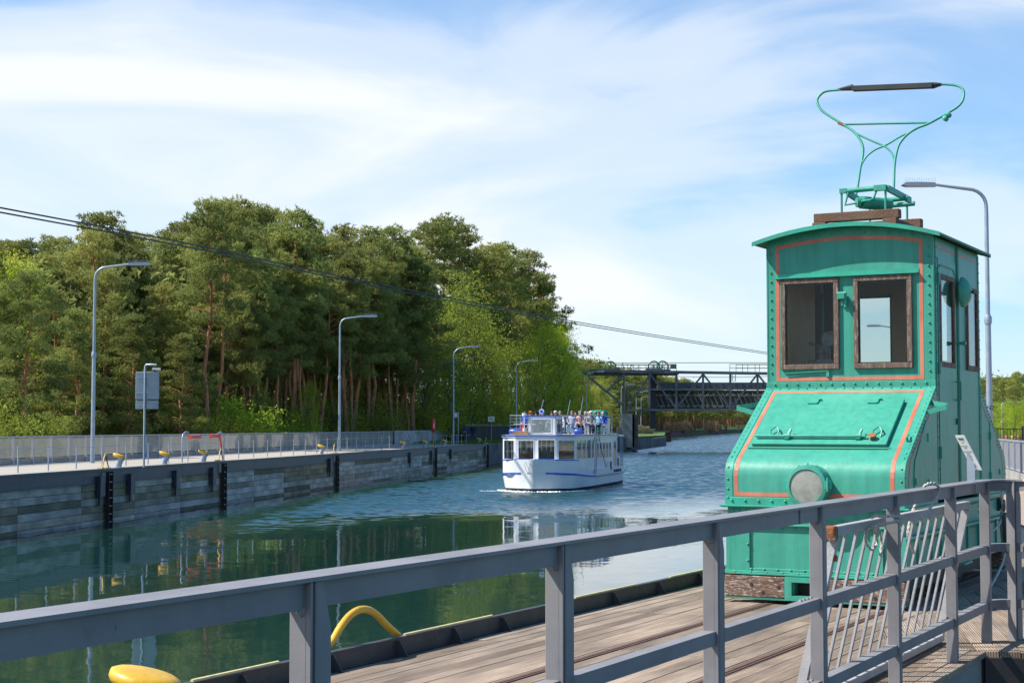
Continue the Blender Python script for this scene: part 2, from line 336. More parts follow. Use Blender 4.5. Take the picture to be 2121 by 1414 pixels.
M['green_wheel'] = mat('green_sheave_paint', (.02, .2, .09), rough=.5)
M['sheet'] = mat('rusty_sheet_piling', (.11, .04, .032), (.15, .06, .045), scale=.3, rough=.8)
M['grass'] = mat('grass_ground', (.07, .15, .02), (.10, .19, .03), scale=.3, rough=.9, c3=(.2, .17, .07), s3=.12, lo3=.55, hi3=.7)
M['forestfloor'] = mat('forest_floor', (.10, .075, .035), (.09, .11, .03), scale=.2, rough=.95)
M['bark'] = None
# ------------------------------------------------------------------ water
WZ = -2.0
RUF, RUFY = .65, .165   # slope of the breeze ripples; facets seen from here lean to the viewer
def watermat():
    m = bpy.data.materials.new('canal_water'); m.use_nodes = True; t = m.node_tree; b = t.nodes['Principled BSDF']
    b.inputs['Base Color'].default_value = (.009, .040, .034, 1); b.inputs['Roughness'].default_value = .03; b.inputs['IOR'].default_value = 1.6
    g = N(t, 'ShaderNodeNewGeometry'); P = g.outputs['Position']; sx = N(t, 'ShaderNodeSeparateXYZ'); t.links.new(P, sx.inputs[0])
    X, Y = sx.outputs[0], sx.outputs[1]
    wn = N(t, 'ShaderNodeTexNoise', i_Scale=.09, i_Detail=4.0); t.links.new(P, wn.inputs['Vector'])
    wob = mth(t, 'MULTIPLY', mth(t, 'SUBTRACT', wn.outputs[0], .5), 16)
    # breeze-ruffled patch: beyond ~60 m, away from the left wall
    far = mth(t, 'DIVIDE', mth(t, 'SUBTRACT', mth(t, 'ADD', Y, wob), mth(t, 'ADD', 57.5, mth(t, 'MULTIPLY', X, 1.1))), 20, clamp=True)
    wall = mth(t, 'SUBTRACT', mth(t, 'ADD', X, 17.0), mth(t, 'MULTIPLY', mth(t, 'SUBTRACT', Y, 53), .1448))
    wl = mth(t, 'DIVIDE', mth(t, 'SUBTRACT', mth(t, 'ADD', wall, mth(t, 'MULTIPLY', wob, .25)), mth(t, 'MAXIMUM', 1.2, mth(t, 'SUBTRACT', 4.6, mth(t, 'MULTIPLY', mth(t, 'SUBTRACT', Y, 51), .1)))), 3.0, clamp=True)
    near2 = mth(t, 'GREATER_THAN', Y, 150); msk = mth(t, 'MULTIPLY', far, mth(t, 'MAXIMUM', wl, near2))
    def nz(scale, stretch, det):
        mp = N(t, 'ShaderNodeMapping'); mp.inputs['Scale'].default_value = stretch; t.links.new(P, mp.inputs[0])
        n = N(t, 'ShaderNodeTexNoise', i_Scale=scale, i_Detail=det, i_Roughness=.55); t.links.new(mp.outputs[0], n.inputs['Vector']); return n.outputs[0]
    def slope(scale, stretch, det, k):
        mp = N(t, 'ShaderNodeMapping'); mp.inputs['Scale'].default_value = stretch; t.links.new(P, mp.inputs[0])
        n = N(t, 'ShaderNodeTexNoise', i_Scale=scale, i_Detail=det, i_Roughness=.55); t.links.new(mp.outputs[0], n.inputs['Vector'])
        sb = N(t, 'ShaderNodeVectorMath', operation='SUBTRACT'); t.links.new(n.outputs['Color'], sb.inputs[0]); sb.inputs[1].default_value = (.5, .5, .5)
        sc_ = N(t, 'ShaderNodeVectorMath', operation='SCALE'); t.links.new(sb.outputs[0], sc_.inputs[0])
        if isinstance(k, (int, float)): sc_.inputs['Scale'].default_value = k
        else: t.links.new(k, sc_.inputs['Scale'])
        return sc_.outputs[0]
    def vadd(u, v): n = N(t, 'ShaderNodeVectorMath', operation='ADD'); t.links.new(u, n.inputs[0]); t.links.new(v, n.inputs[1]); return n.outputs[0]
    v = vadd(slope(.55, (1, 1.6, 1), 2.0, .022), slope(3.0, (1, 1.6, 1), 2.0, .02))
    v = vadd(v, slope(2.4, (.6, 1, 1), 3.0, mth(t, 'MULTIPLY', msk, RUF)))
    mul = N(t, 'ShaderNodeVectorMath', operation='MULTIPLY'); t.links.new(v, mul.inputs[0]); mul.inputs[1].default_value = (1, 1, 0)
    up = N(t, 'ShaderNodeCombineXYZ'); up.inputs[2].default_value = 1; t.links.new(mth(t, 'MULTIPLY', msk, -RUFY), up.inputs[1])
    nn = N(t, 'ShaderNodeVectorMath', operation='NORMALIZE'); t.links.new(vadd(mul.outputs[0], up.outputs[0]), nn.inputs[0]); t.links.new(nn.outputs[0], b.inputs['Normal'])
    t.links.new(mth(t, 'ADD', mth(t, 'MULTIPLY', msk, .04), .03), b.inputs['Roughness'])
    return m
w = MB(); w.add([(-300, -60, WZ), (3000, -60, WZ), (3000, 3500, WZ), (-300, 3500, WZ)], [(0, 1, 2, 3)])
tag(w.build('canal_water', watermat()), kind='structure')
# ------------------------------------------------------------------ left bank frame (local y along the quay edge, x towards the water)
LA = math.atan2(1538 - HX, FPX * cp); P0 = hit(0, 985, 0)
LQ = Matrix.Translation(P0) @ Matrix.Rotation(-LA, 4, 'Z'); LQi = LQ.inverted()
def ls(px, off=0.0):
    """distance along the quay edge at photo column px, off = metres behind the edge"""
    k = at(px, 883, 1.0).x; a = P0 - Vector((math.cos(LA), -math.sin(LA), 0)) * off
    return (k * a.y - a.x) / (math.sin(LA) - k * math.cos(LA))
def LW(x, y, z=0): return LQ @ Vector((x, y, z))
def lroot(name, x, y, z=0, **kw): return empty(name, LW(x, y, z), -LA, **kw)
SE = ls(1012)          # far end of the timber quay
# land
pts = [tuple(LW(0, -120)[:2]), tuple(LW(0, SE)[:2]), (14.9, 228), (29.4, 304), (37, 380), (51.6, 516), (106, 792), (190, 1150), (420, 1700), (900, 2300), (900, 3400), (-1500, 3400), (-1500, -110)]
def land(name, pts, z, material, thick=3.0):
    a = MB(); n = len(pts)
    a.add([(x, y, z) for x, y in pts] + [(x, y, z - thick) for x, y in pts], [tuple(range(n))] + [(i, (i + 1) % n, n + (i + 1) % n, n + i) for i in range(n)])
    return tag(a.build(name, material), kind='structure')
def inset(x, y, d=.25): return (x - d, y)
lp_ = [tuple(LW(-.3, -120)[:2]), tuple(LW(-.3, SE)[:2]), (14.6, 228.2), (29.0, 304.2), (36.6, 380), (51.2, 516.3), (105, 793)] + pts[7:]
land('left_bank_ground', lp_, -.05, M['forestfloor'])
# quay walkway and grass verge
q = MB(); q.add([LW(-.02, -60, .0), LW(-.02, SE - 6, 0), LW(-6.6, SE - 6, 0), LW(-6.6, -60, 0)], [(0, 1, 2, 3)])
wk = tag(q.build('quay_walkway', M['walkway']), kind='structure')
q = MB(); q.add([LW(-.3, SE - 6, 0.01), LW(-.3, SE, .01), (14.6, 228.2, .01), (6, 235, .1), LW(-9, SE - 6, .01)], [(0, 1, 2, 3, 4)])
tag(q.build('grass_verge', M['grass']), kind='structure')
# ------------------------------------------------------------------ timber quay wall: every board is a part
random.seed(4)
wallroot = lroot('quay_wall', 0, 0, 0, label='long timber canal wall with blue-black steel beam along its top, left bank', cat='quay wall')
rowh = .272; planks = {}
s = -9.0
def plank_mesh(ln):
    k = round(ln, 1)
    if k not in planks:
        a = MB(); a.box(-.07, 0, .01, k - .01, .009, rowh - .009); planks[k] = a.mesh('wall_board', M['wallplank'])
    return planks[k]
nb = 0
tanspots = {(ls(150) , 9)}
while s < SE:
    ln = 5.2
    for r in range(6):
        o = link('wall_board', plank_mesh(ln), wallroot, (-.05 + random.uniform(-.012, .012), s, -.53 - (r + 1) * rowh)); nb += 1
        sm = (s + 2.6)
        if ls(600) < sm < ls(690) and r < 2 or (ls(350) < sm < ls(440) and r == 0):
            o.data = planks.setdefault(('tan', ln), o.data.copy()); o.data.materials.clear(); o.data.materials.append(M['walltan'])
    s += ln
a = MB(); a.box(-.35, -.14, -9, SE, -3.0, -.02); a.build('backing_wall', M['dark'], wallroot)
a = MB(); a.box(-.1, -.045, -9, SE, -2.4, -2.162 ); a.build('sole_board', M['wallplank'], wallroot)
# steel fascia panels with rivets
fp = MB(); fp.box(-.12, .03, .008, 5.192, -.53, .0); fp.box(-.12, .06, .008, 5.192, -.06, -.002 + .012)
for k in range(26):
    for zz in (-.09, -.48): fp.rivet((.03, .1 + k * .2, zz), (1, 0, 0), .012, .01)
fpm = fp.mesh('fascia_panel', M['fascia'])
s = -9.0
while s < SE: link('fascia_panel', fpm, wallroot, (0, s, 0)); s += 5.2
a = MB(); a.box(.03, .19, -.22, .22, -1.02, -.25); a.box(.04, .12, -.09, .09, -1.35, -1.0); fb = a.mesh('fender_block', M['fascia'])
for px in (205, 268, 362, 438, 681, 847, 892, 932, 1003): link('fender_block', fb, wallroot, (0.0, ls(px), 0))
# concrete end blocks beside the ladders are parts too
a = MB(); a.box(-.02, .045, -.5, -.2, -.52, -.12); a.box(-.02, .045, .2, .45, -.5, -.12); lb = a.mesh('concrete_pad', M['concrete'])
lads = (222, 460, 695, 900, 1008)
names = ['nearest the left edge', 'under the red-cushioned gate', 'left of the second street lamp', 'beside the pair of far bollards', 'last before the boat']
for i, px in enumerate(lads):
    y = ls(px)
    link('concrete_pad', lb, wallroot, (0.01, y, 0))
    o = lroot('wall_ladder', 0, y, 0, label='tarred steel ladder with pale rungs down the canal wall, ' + names[i], cat='ladder', group='ladders down the left canal wall')
    a = MB(); a.box(.05, .07, -.2, .2, -3, -.12); a.box(.07, .2, -.2, -.16, -3, -.1); a.box(.07, .2, .16, .2, -3, -.1); a.build('channel', M['ladder'], o)
    for k in range(7):
        a = MB(); a.bar((.16, -.16, -.2 - k * .3), (.16, .16, -.2 - k * .3), .04, .025); a.build('rung', M['galv'], o)
    a = MB(); a.box(-.25, .07, -.28, .24, .0, .06); a.build('step_plate', M['yellowpale'], o)
    a = MB(); a.tube([(-.05, -.3, .02), (-.05, -.18, .3), (-.05, -.08, .5), (-.05, .0, .55), (-.05, .06, .5)], .026, 6); a.build('yellow_handle', M['yellow'], o)
    a = MB(); a.tube([(-.05, .06, .5), (-.05, .14, .3), (-.05, .3, .06), (-.05, .36, .02)], .024, 6); a.build('handle', M['dark'], o)
# ------------------------------------------------------------------ mooring bollards
def bollard(o, s=1.0):
    a = MB()
    a.tube([(0, 0, 0), (0, .03, .12), (0, .09, .26), (0, .15, .36)], [.16 * s, .13 * s, .12 * s, .13 * s], 14); a.build('post', M['galv'], o, smooth=50)
    a = MB(); vs = []; n, k = 16, 9
    for i in range(k):
        ph = math.pi * i / (k - 1)
        for j in range(n):
            th = 2 * math.pi * j / n
            x = .15 * math.sin(ph) ** .6 * math.cos(th); y = .24 * math.sin(ph) ** .6 * math.sin(th); z = .085 * (1 if math.cos(ph) > 0 else -1) * abs(math.cos(ph)) ** .6
            y2 = y - .02; z2 = z + .43 - (y2 * -.28) * -1
            vs.append((x * s, (y2 + .06) * s, (z2) * s))
    a.add(vs, [(i * n + j, i * n + (j + 1) % n, (i + 1) * n + (j + 1) % n, (i + 1) * n + j) for i in range(k - 1) for j in range(n)])
    a.build('yellow_cap', M['yellow'], o, smooth=60)
bl = [(245, 'right of the first wall ladder'), (340, 'left of the red-cushioned gate'), (420, 'under the red-cushioned gate'), (665, 'left of the second street lamp'),
      (834, 'fourth from the boat, standing alone'), (880, 'left of the fourth wall ladder'), (920, 'right of the fourth wall ladder'), (991, 'nearest the boat')]
proto = lroot('mooring_bollard', -.55, ls(bl[0][0], .55), label='', cat='bollard', group='yellow-capped bollards along the left quay'); bollard(proto)
for i, (px, nm) in enumerate(bl):
    o = proto if i == 0 else copy_tree(proto)
    o.location = LW(-.55, ls(px, .55)); o.rotation_euler.z = -LA - R(78); o['label'] = 'grey mooring bollard with yellow cap on the far quay, ' + nm
# ------------------------------------------------------------------ chain railing on posts
cr = lroot('chain_railing', 0, 0, 0, label='thin grey chain railing on slim posts along the edge of the left quay', cat='railing')
a = MB(); a.tube([(0, 0, 0), (0, 0, .92)], .026, 6); pm = a.mesh('post', M['galv'])
s0, st = ls(-30, 1.0), 2.45; npst = int((SE - 2 - s0) / st); tilt = {5: .09}
for i in range(npst):
    link('post', pm, cr, (-1.0, s0 + i * st, 0))
    if i < npst - 1:
        for zz, sag in ((.86, .05), (.3, .04)):
            a = MB(); a.tube([(-1.0, s0 + (i + k / 6) * st, zz - sag * (1 - (k / 3 - 1) ** 2)) for k in range(7)], .011, 4, False)
            a.build('chain', M['galv'], cr)
# ------------------------------------------------------------------ bar fence behind the walkway
FO = 5.9
def fence(root, y0, y1, bay, x, post, grill, mr, mt, mb, kerb):
    n = int((y1 - y0) / bay)
    a = MB(); a.box(x - .035, x + .035, 0, bay, 1.14, 1.2); tr = a.mesh('top_rail', mt)
    a = MB(); a.box(x - .06, x + .02, -.055, .055, 0, 1.14); pm = a.mesh('fence_post', post)
    a = MB()
    for k in range(16): a.box(x - .012, x + .012, .07 + (bay - .14) * (k + .5) / 16 - .013, .07 + (bay - .14) * (k + .5) / 16 + .013, .33, 1.12)
    a.box(x - .015, x + .015, .05, bay - .05, .30, .33); bars = a.mesh('bar_panel', grill)
    a = MB(); a.box(x - .08, x - .03, .0, bay, 0, .26); kb = a.mesh('base_plate', kerb)
    for i in range(n):
        for me in (tr, pm, bars, kb): link(me.name.split('.')[0], me, root, (0, y0 + i * bay, 0))
fr = lroot('bar_fence', 0, 0, 0, label='long pale grey metal bar fence behind the left quay walkway', cat='fence')
M['fence'] = mat('pale_fence_metal', (.40, .40, .42), (.34, .34, .37), scale=1, rough=.5)
M['fencedk'] = mat('fence_bar_metal', (.42, .4, .35), (.36, .34, .3), scale=1, rough=.6)
fence(fr, ls(-60, FO), ls(815, FO), 1.85, -FO, M['fence'], M['fencedk'], None, M['galv'], M['concrete'], None) if False else fence(fr, ls(-60, FO), ls(815, FO), 1.85, -FO, M['fence'], M['fencedk'], None, M['galv'], M['galv'], M['concrete'])
# solid panel screen further on
sr = lroot('panel_screen', 0, 0, 0, label='solid grey panel screen continuing the bar fence towards the two walkers', cat='fence')
y0, y1 = ls(815, FO) + .4, ls(945, FO); nb_ = 16
a = MB(); bw = (y1 - y0) / nb_; a.box(-.03, .03, .02, bw - .02, .05, 1.17); pa = a.mesh('panel', M['concrete']); pg = a.mesh('panel', M['galv'])
a = MB(); a.box(-.05, .05, 0, bw, 1.17, 1.24); cpm = a.mesh('coping', M['galv'])
for i in range(nb_):
    link('panel', pa if i in (0, 1, 5, 6, 7, 11, 12) else pg, sr, (-FO, y0 + i * bw, 0)); link('coping', cpm, sr, (-FO, y0 + i * bw, 0))
# dark board fence
M['darkboard'] = mat('dark_board', (.035, .03, .025), (.05, .045, .035), scale=3, rough=.9, stretch=(1, 1, .2), rnd=.3)
bf = empty('board_fence', (0, 0, 0), label='dark wooden board fence between the panel screen and the boat', cat='fence')
pA, pB = hit(948, 918.5, 0), hit(1235, 905.5, 0); pA = at(960, 900, 158); pB = at(1240, 900, 196); pA.z = pB.z = 0
nn = 46; dv = (pB - pA) / nn; ang = math.atan2(dv.y, dv.x)
a = MB(); a.box(0, dv.length - .02, -.03, .03, 0, 2.15 * .78); bm_ = a.mesh('board', M['darkboard'])
for i in range(nn): link('board', bm_, bf, pA + dv * i, ang)
a = MB(); a.bar(pA + Vector((0, 0, 1.72)), pB + Vector((0, 0, 1.72)), .12, .06); a.build('top_rail', M['concrete'], bf)
# ------------------------------------------------------------------ red-cushioned gate
gr = lroot('cushioned_gate', -1.05, 0, 0, label='tubular steel gate with red foam cushions on the left quay', cat='gate')
ya, yb = ls(378, 1.05), ls(464, 1.05)
a = MB(); a.tube([(0, ya, 0), (0, ya, 1.05), (0, ya + .08, 1.25), (0, ya + .45, 1.36), (0, ya + .8, 1.33)], .035, 8); a.build('frame_tube', M['galv'], gr, smooth=60)
a = MB(); a.tube([(0, yb, 0), (0, yb, 1.0), (0, yb - .1, 1.2), (0, yb - .5, 1.34), (0, yb - 1.1, 1.22)], .035, 8); a.build('frame_tube', M['galv'], gr, smooth=60)
a = MB(); a.tube([(0, ya + 1.2, 1.13), (0, yb - .4, 1.13)], .022, 6); a.build('cross_bar', M['galv'], gr)
a = MB(); a.cyl((0, ya + 1.0, 1.12), (0, ya + 2.3, 1.13), .1, 12); a.build('red_cushion', M['red'], gr, smooth=40)
a = MB(); a.cyl((0, yb - 2.0, 1.15), (0, yb - .7, 1.15), .1, 12); a.build('red_cushion', M['red'], gr, smooth=40)
a = MB(); a.tube([(0.02, yb - .75, 1.1), (.03, yb - .6, .9), (.03, yb - .5, .7), (.04, yb - .45, .55)], [.06, .05, .055, .04], 6); a.build('red_strap', M['red'], gr, smooth=40)
# ------------------------------------------------------------------ street lamps
def lamp_tree(H=8.6, arm=2.45, head=True, curved=False):
    o = empty('street_lamp', (0, 0, 0))
    a = MB(); a.tube([(0, 0, 0), (0, 0, 1.2), (0, 0, H * .53)], [.098, .09, .08], 12); a.build('pole', M['galvpole'], o, smooth=50)
    a = MB(); a.tube([(0, 0, H * .53), (0, 0, H * .54), (0, 0, H * .55), (0, 0, H * .56)], [.1, .11, .11, .08], 12); a.build('collar', M['galvpole'], o, smooth=50)
    a = MB(); r = .75 if curved else .5
    p = [(0, 0, H * .55), (0, 0, H - r - .35)] + [(r * (1 - math.cos(R(t))), 0, H - r - .12 + r * math.sin(R(t))) for t in (0, 15, 30, 45, 60, 75, 88)] + [(arm - .9, 0, H + .02)]
    a.tube(p, [.065, .06] + [.052] * 7 + [.04], 10); a.build('arm', M['galvpole'], o, smooth=60)
    a = MB(); a.prism([(arm - 1.0, -.045), (arm - .95, .06), (arm - .55, .075), (arm - .1, .07), (arm, .0), (arm - .1, -.04), (arm - .5, -.05)], 'y', -.13, .13, Matrix.Translation((0, 0, H)))
    hd = a.build('lamp_head', M['galvpole'], o)
    a = MB(); a.box(arm - .7, arm - .12, -.1, .1, H - .058, H - .047); a.build('diffuser', M['lens'], hd)
    a = MB()
    for k in range(14):
        for y in (-.06, .06): a.bar((arm - .95 + k * .067, y, H + .06), (arm - .97 + k * .067 , y * 1.6, H + .2), .006, .006)
    a.build('bird_spikes', M['galv'], hd)
    return o
lampA = lamp_tree(); lampB = lamp_tree(curved=True)
lamps = [(192.5, 70.2, 8.75, 0, 'tallest street lamp with a flat arm, far left on the quay'), (703, 103.5, 8.75, 0, 'second street lamp from the left, in front of the pine wood'),
         (939, 144, 8.8, 1, 'curved-arm street lamp next to the two walkers'), (1069, 176, 8.85, 1, 'curved-arm street lamp rising just left above the boat'), (1214, 207, 8.7, 1, 'curved-arm street lamp beside the left end of the bridge'),
         (1287, 268, 8.6, 1, 'curved-arm street lamp standing over the bridge pier'), (1318, 318, 8.6, 1, 'slim street lamp right of the bridge pier'), (1328, 372, 8.6, 1, 'distant street lamp under the bridge truss, nearest the black column'),
         (1254, 385, 8.6, 1, 'distant street lamp behind the left bridge strut'), (1263, 420, 8.6, 1, 'distant street lamp second behind the left bridge strut'), (1271, 470, 8.6, 1, 'distant street lamp third behind the left bridge strut'),
         (1376, 640, 8.6, 1, 'far street lamp above the reeds, under the truss, leftmost'), (1397, 700, 8.6, 1, 'far street lamp above the reeds, under the truss, middle'), (1414, 780, 8.6, 1, 'far street lamp above the reeds, right of the middle one'),
         (1432, 880, 8.6, 1, 'farthest slim street lamp under the truss, rightmost')]
used = set()
for px, D, H, c, nm in lamps:
    src = lampB if c else lampA
    o = src if c not in used else copy_tree(src); used.add(c)
    p = at(px, 883, D); p.z = 0; o.location = p; o.scale = (1, 1, H / 8.6); o.rotation_euler.z = 0
    tag(o, nm, 'street lamp', 'street lamps along the canal')
for px, D, nm in ((2050, 46, 'big street lamp right of the green locomotive, number N2 on its pole'), (1870, 111, 'street lamp seen through the cab window of the locomotive')):
    o = copy_tree(lampA); p = at(px, 883, D); p.z = 0; o.location = p; o.rotation_euler.z = math.pi; o.scale = (1, 1, 1); tag(o, nm, 'street lamp', 'street lamps along the canal')
    if px == 2050: lampN = o
def text(name, s, size, matl, parent, M4, ext=.001, align='CENTER'):
    cu = bpy.data.curves.new(name, 'FONT'); cu.body = s; cu.size = size; cu.extrude = ext; cu.align_x = align; cu.resolution_u = 2
    o = bpy.data.objects.new(name, cu); COL.objects.link(o); me = bpy.data.meshes.new_from_object(o.evaluated_get(bpy.context.evaluated_depsgraph_get()))
    bpy.data.objects.remove(o); me.materials.append(matl) if not me.materials else None
    me.materials.clear(); me.materials.append(matl)
    o = link(name, me, parent); o.matrix_local = M4; return o
text('number_lettering', 'N2', .17, M['black'], lampN, Matrix.Translation((0.0, .094, 2.08)) @ Matrix.Rotation(math.pi, 4, 'Z') @ Matrix.Rotation(R(90), 4, 'X'))
# ------------------------------------------------------------------ signs, lifebuoy case, control box
def groundp(px, D): p = at(px, 883, D); p.z = 0; return p
o = empty('information_board', groundp(299, 62.5), R(0), label='back of a blue-grey notice board on a pole with a small lamp on top', cat='sign')
sc = 62.5 / FPX; a = MB(); a.tube([(0, 0, 0), (0, 0, 3.95), (.04, 0, 4.02), (.45, 0, 4.02)], .04, 8); a.build('pole', M['galvpole'], o, smooth=60)
a = MB(); a.box(-.38, .55, .05, .09, 2.66, 3.74); bevel(a.build('upper_panel', M['signback'], o), .02)
a = MB(); a.box(-.37, .53, .06, .09, 2.28, 2.63); bevel(a.build('lower_panel', M['signback'], o), .02)
for z in (2.4, 2.9, 3.5): a = MB(); a.box(-.34, .5, .03, .05, z, z + .04); a.build('mounting_rail', M['galv'], o)
a = MB(); a.box(.3, .6, -.08, .08, 3.82, 3.9); a.build('small_lamp', M['white'], o)
o = empty('lifebuoy_case', groundp(897, 148), 0, label='tall rounded red lifebuoy case on a stand behind the panel screen', cat='lifebuoy case')
a = MB(); a.lathe([(.02, 1.05), (.15, 1.12), (.2, 1.3), (.21, 1.7), (.2, 2.1), (.14, 2.3), (.02, 2.36)], None, 14); a.build('case', M['red'], o, smooth=60)
a = MB(); a.cyl((0, 0, 0), (0, 0, 1.1), .05, 8); a.build('stand', M['red'], o)
a = MB(); a.box(.03, .14, -.21, -.19, 1.45, 1.9); a.build('label_plate', M['white'], o)
o = empty('control_box_post', groundp(949, 146), 0, label='small pale control box on a slim post beside the curved street lamp', cat='control box')
a = MB(); a.cyl((0, 0, 0), (0, 0, 2.95), .045, 8); a.build('post', M['galvpole'], o)
a = MB(); a.box(-.38, -.08, -.1, .1, 2.45, 2.85); a.build('box', M['white'], o)
o = empty('notice_sign', groundp(1017.5, 163), 0, label='small white notice sign on a thin post in front of the dark board fence', cat='sign')
a = MB(); a.cyl((0, 0, 0), (0, 0, 2.3), .035, 6); a.build('post', M['galv'], o)
a = MB(); a.box(-.32, .32, -.05, -.02, 2.1, 2.62); a.build('panel', M['white'], o)
a = MB()
for k in range(4): a.box(-.24, .24 - .06 * (k % 2), -.054, -.05, 2.48 - k * .09, 2.51 - k * .09)
a.build('print', M['black'], o)
# ------------------------------------------------------------------ right bank
UA = R(28.1); U = Vector((math.sin(UA), math.cos(UA), 0)); NR = Vector((math.cos(UA), -math.sin(UA), 0))
K0 = hit(688, 1390, 0)                      # kerb line, foot of the kerb on the deck
RQ = Matrix.Translation(K0) @ Matrix.Rotation(-UA, 4, 'Z'); RQi = RQ.inverted()
RA = hit(640, 1193, 1.2); RB = hit(1957, 1004, 1.2)
xr = (RQi @ RA).x; xr2 = (RQi @ RB).x; XR = (xr + xr2) / 2
print('rail offset', xr, xr2, 'len', (RB - RA).length / 5)
def RWp(x, y, z=0): return RQ @ Vector((x, y, z))
KEND = 10.2
EDGE = XR + .10
def clip(poly, a, b, c):   # keep a*x+b*y<=c
    out = []
    for i in range(len(poly)):
        p, q = poly[i], poly[(i + 1) % len(poly)]
        dp, dq = a * p[0] + b * p[1] - c, a * q[0] + b * q[1] - c
        if dp <= 0: out.append(p)
        if (dp < 0) != (dq < 0):
            t = dp / (dp - dq); out.append((p[0] + t * (q[0] - p[0]), p[1] + t * (q[1] - p[1])))
    return out
def clip_convex(poly, reg):
    n = len(reg)
    A = sum(reg[i][0] * reg[(i + 1) % n][1] - reg[(i + 1) % n][0] * reg[i][1] for i in range(n))
    for i in range(n):
        (x0, y0), (x1, y1) = reg[i], reg[(i + 1) % n]
        a, b = (y1 - y0), -(x1 - x0)
        if A < 0: a, b = -a, -b
        poly = clip(poly, a, b, a * x0 + b * y0)
        if len(poly) < 3: return []
    return poly
deck = empty('timber_deck', (0, 0, 0)); tag(deck, kind='structure')
def boards(reg, ang, wid, ln, z=0, seed=1):
    """deck boards: local frame turned by ang, clipped to the convex region reg (world xy)"""
    rnd = random.Random(seed); Mx = Matrix.Rotation(-ang, 4, 'Z'); Mi = Mx.inverted()
    lr = [tuple((Mi @ Vector((x, y, 0)))[:2]) for x, y in reg]
    x0, x1 = min(p[0] for p in lr), max(p[0] for p in lr); y0, y1 = min(p[1] for p in lr), max(p[1] for p in lr)
    x = x0; c = 0
    while x < x1:
        y = y0 - rnd.choice((0, .5)) * ln
        while y < y1:
            pl = clip_convex([(x + .004, y + .003), (x + wid - .004, y + .003), (x + wid - .004, y + ln - .003), (x + .004, y + ln - .003)], lr)
            if len(pl) >= 3:
                dz = rnd.uniform(-.003, .003); a = MB(); ox, oy = x + wid / 2, y
                a.prism([(p[0] - ox, p[1] - oy) for p in pl], 'z', -.04, 0)
                o = a.build('deck_board', M['deck'], deck); w_ = Mx @ Vector((ox, oy, z + dz)); o.location = w_; o.rotation_euler.z = -ang; c += 1
            y += ln
        x += wid
    return c
B0 = RWp(EDGE, -9); B1 = RWp(.03, -9)
yb13 = 3.1   # local y where the fan of plaza boards begins
regA = [tuple(RWp(.03, -7)[:2]), tuple(RWp(.03, KEND)[:2]), tuple(RWp(2.62, KEND + 1)[:2]), tuple(RWp(2.62, 5.25)[:2]), tuple(RWp(EDGE, 4.6)[:2]), tuple(RWp(EDGE, -7)[:2])]
P_t = RWp(2.62, 5.25); P_e = RWp(EDGE, 4.6)
c1 = boards([tuple(RWp(.03, -7)[:2]), tuple(RWp(.03, KEND + .6)[:2]), tuple(RWp(2.62, KEND + 1.2)[:2]), tuple(RWp(2.62, -7)[:2])], UA, .122, 4.4, seed=3)
c2 = boards([tuple(RWp(2.62, -7)[:2]), tuple(RWp(2.62, 3.35)[:2]), tuple(RWp(EDGE, 2.95)[:2]), tuple(RWp(EDGE, -7)[:2])], UA, .122, 4.4, seed=5)
PA = R(10)
e0 = RWp(2.62, 3.35); e1 = RWp(EDGE, 2.95); e2 = e1 + Vector((7.5, -1.2, 0)); ff = Vector((math.sin(PA), math.cos(PA), 0))
c3 = boards([tuple(e0[:2]), tuple(RWp(2.62, KEND + 1.2)[:2]), (8.1, 22.0), (13.2, 21), tuple(e2[:2]), tuple(e1[:2])], PA, .148, 3.6, seed=9)
# strip of boards between the corner and the plaza boards
cn = RWp(EDGE, 1.62); c4 = 0
print('boards', c1, c2, c3)
# solid ground below the boards and the far plaza
sub = MB(); reg = [tuple(RWp(.0, -7)[:2]), tuple(RWp(.0, KEND)[:2]), tuple((RWp(.0, KEND) + Vector((math.sin(PA), math.cos(PA), 0)) * 240)[:2]), (90, 500), (160, 800), (420, 1250), (1200, 1700), (1500, 1500), (1500, -60), (60, 5), tuple(e2[:2]), tuple(e1[:2]), tuple(RWp(EDGE - .05, 2.9)[:2]), tuple(RWp(EDGE - .05, -7)[:2])]
n = len(reg); sub.add([(x, y, -.045) for x, y in reg] + [(x, y, -.28) for x, y in reg], [tuple(range(n)), tuple(range(n, 2 * n))[::-1]] + [(i, (i + 1) % n, n + (i + 1) % n, n + i) for i in range(n)])
tag(sub.build('right_bank_ground', M['dark']), kind='structure')
M['plaza'] = mat('brown_plaza_paving', (.36, .26, .19), (.3, .22, .16), scale=.8, rough=.9)
a = MB(); a.add([(7.6, 22.0, -.004), (12.6, 21, -.004), (30, 20, -.004), (40, 90, -.004), (25, 120, -.004)], [(0, 1, 2, 3, 4)]); tag(a.build('plaza_paving', M['plaza']), kind='structure')
bank_out = (RWp(.0, KEND) + ff * 240)
a = MB(); p_, q_ = RWp(0, KEND), bank_out; a.add([(p_.x, p_.y, -.03), (q_.x, q_.y, -.03), (q_.x, q_.y, -3.2), (p_.x, p_.y, -3.2)], [(0, 1, 2, 3)])
tag(a.build('right_canal_wall', M['dkconcrete']), 'dark canal wall of the right bank beyond the timber deck', 'canal wall')
a = MB(); a.add([(28, 60, .0), (900, 60, .0), (900, 900, .5), (190, 900, .5), (40, 260, .0)], [(0, 1, 2, 3, 4)]); tag(a.build('right_meadow', M['grass']), kind='structure')
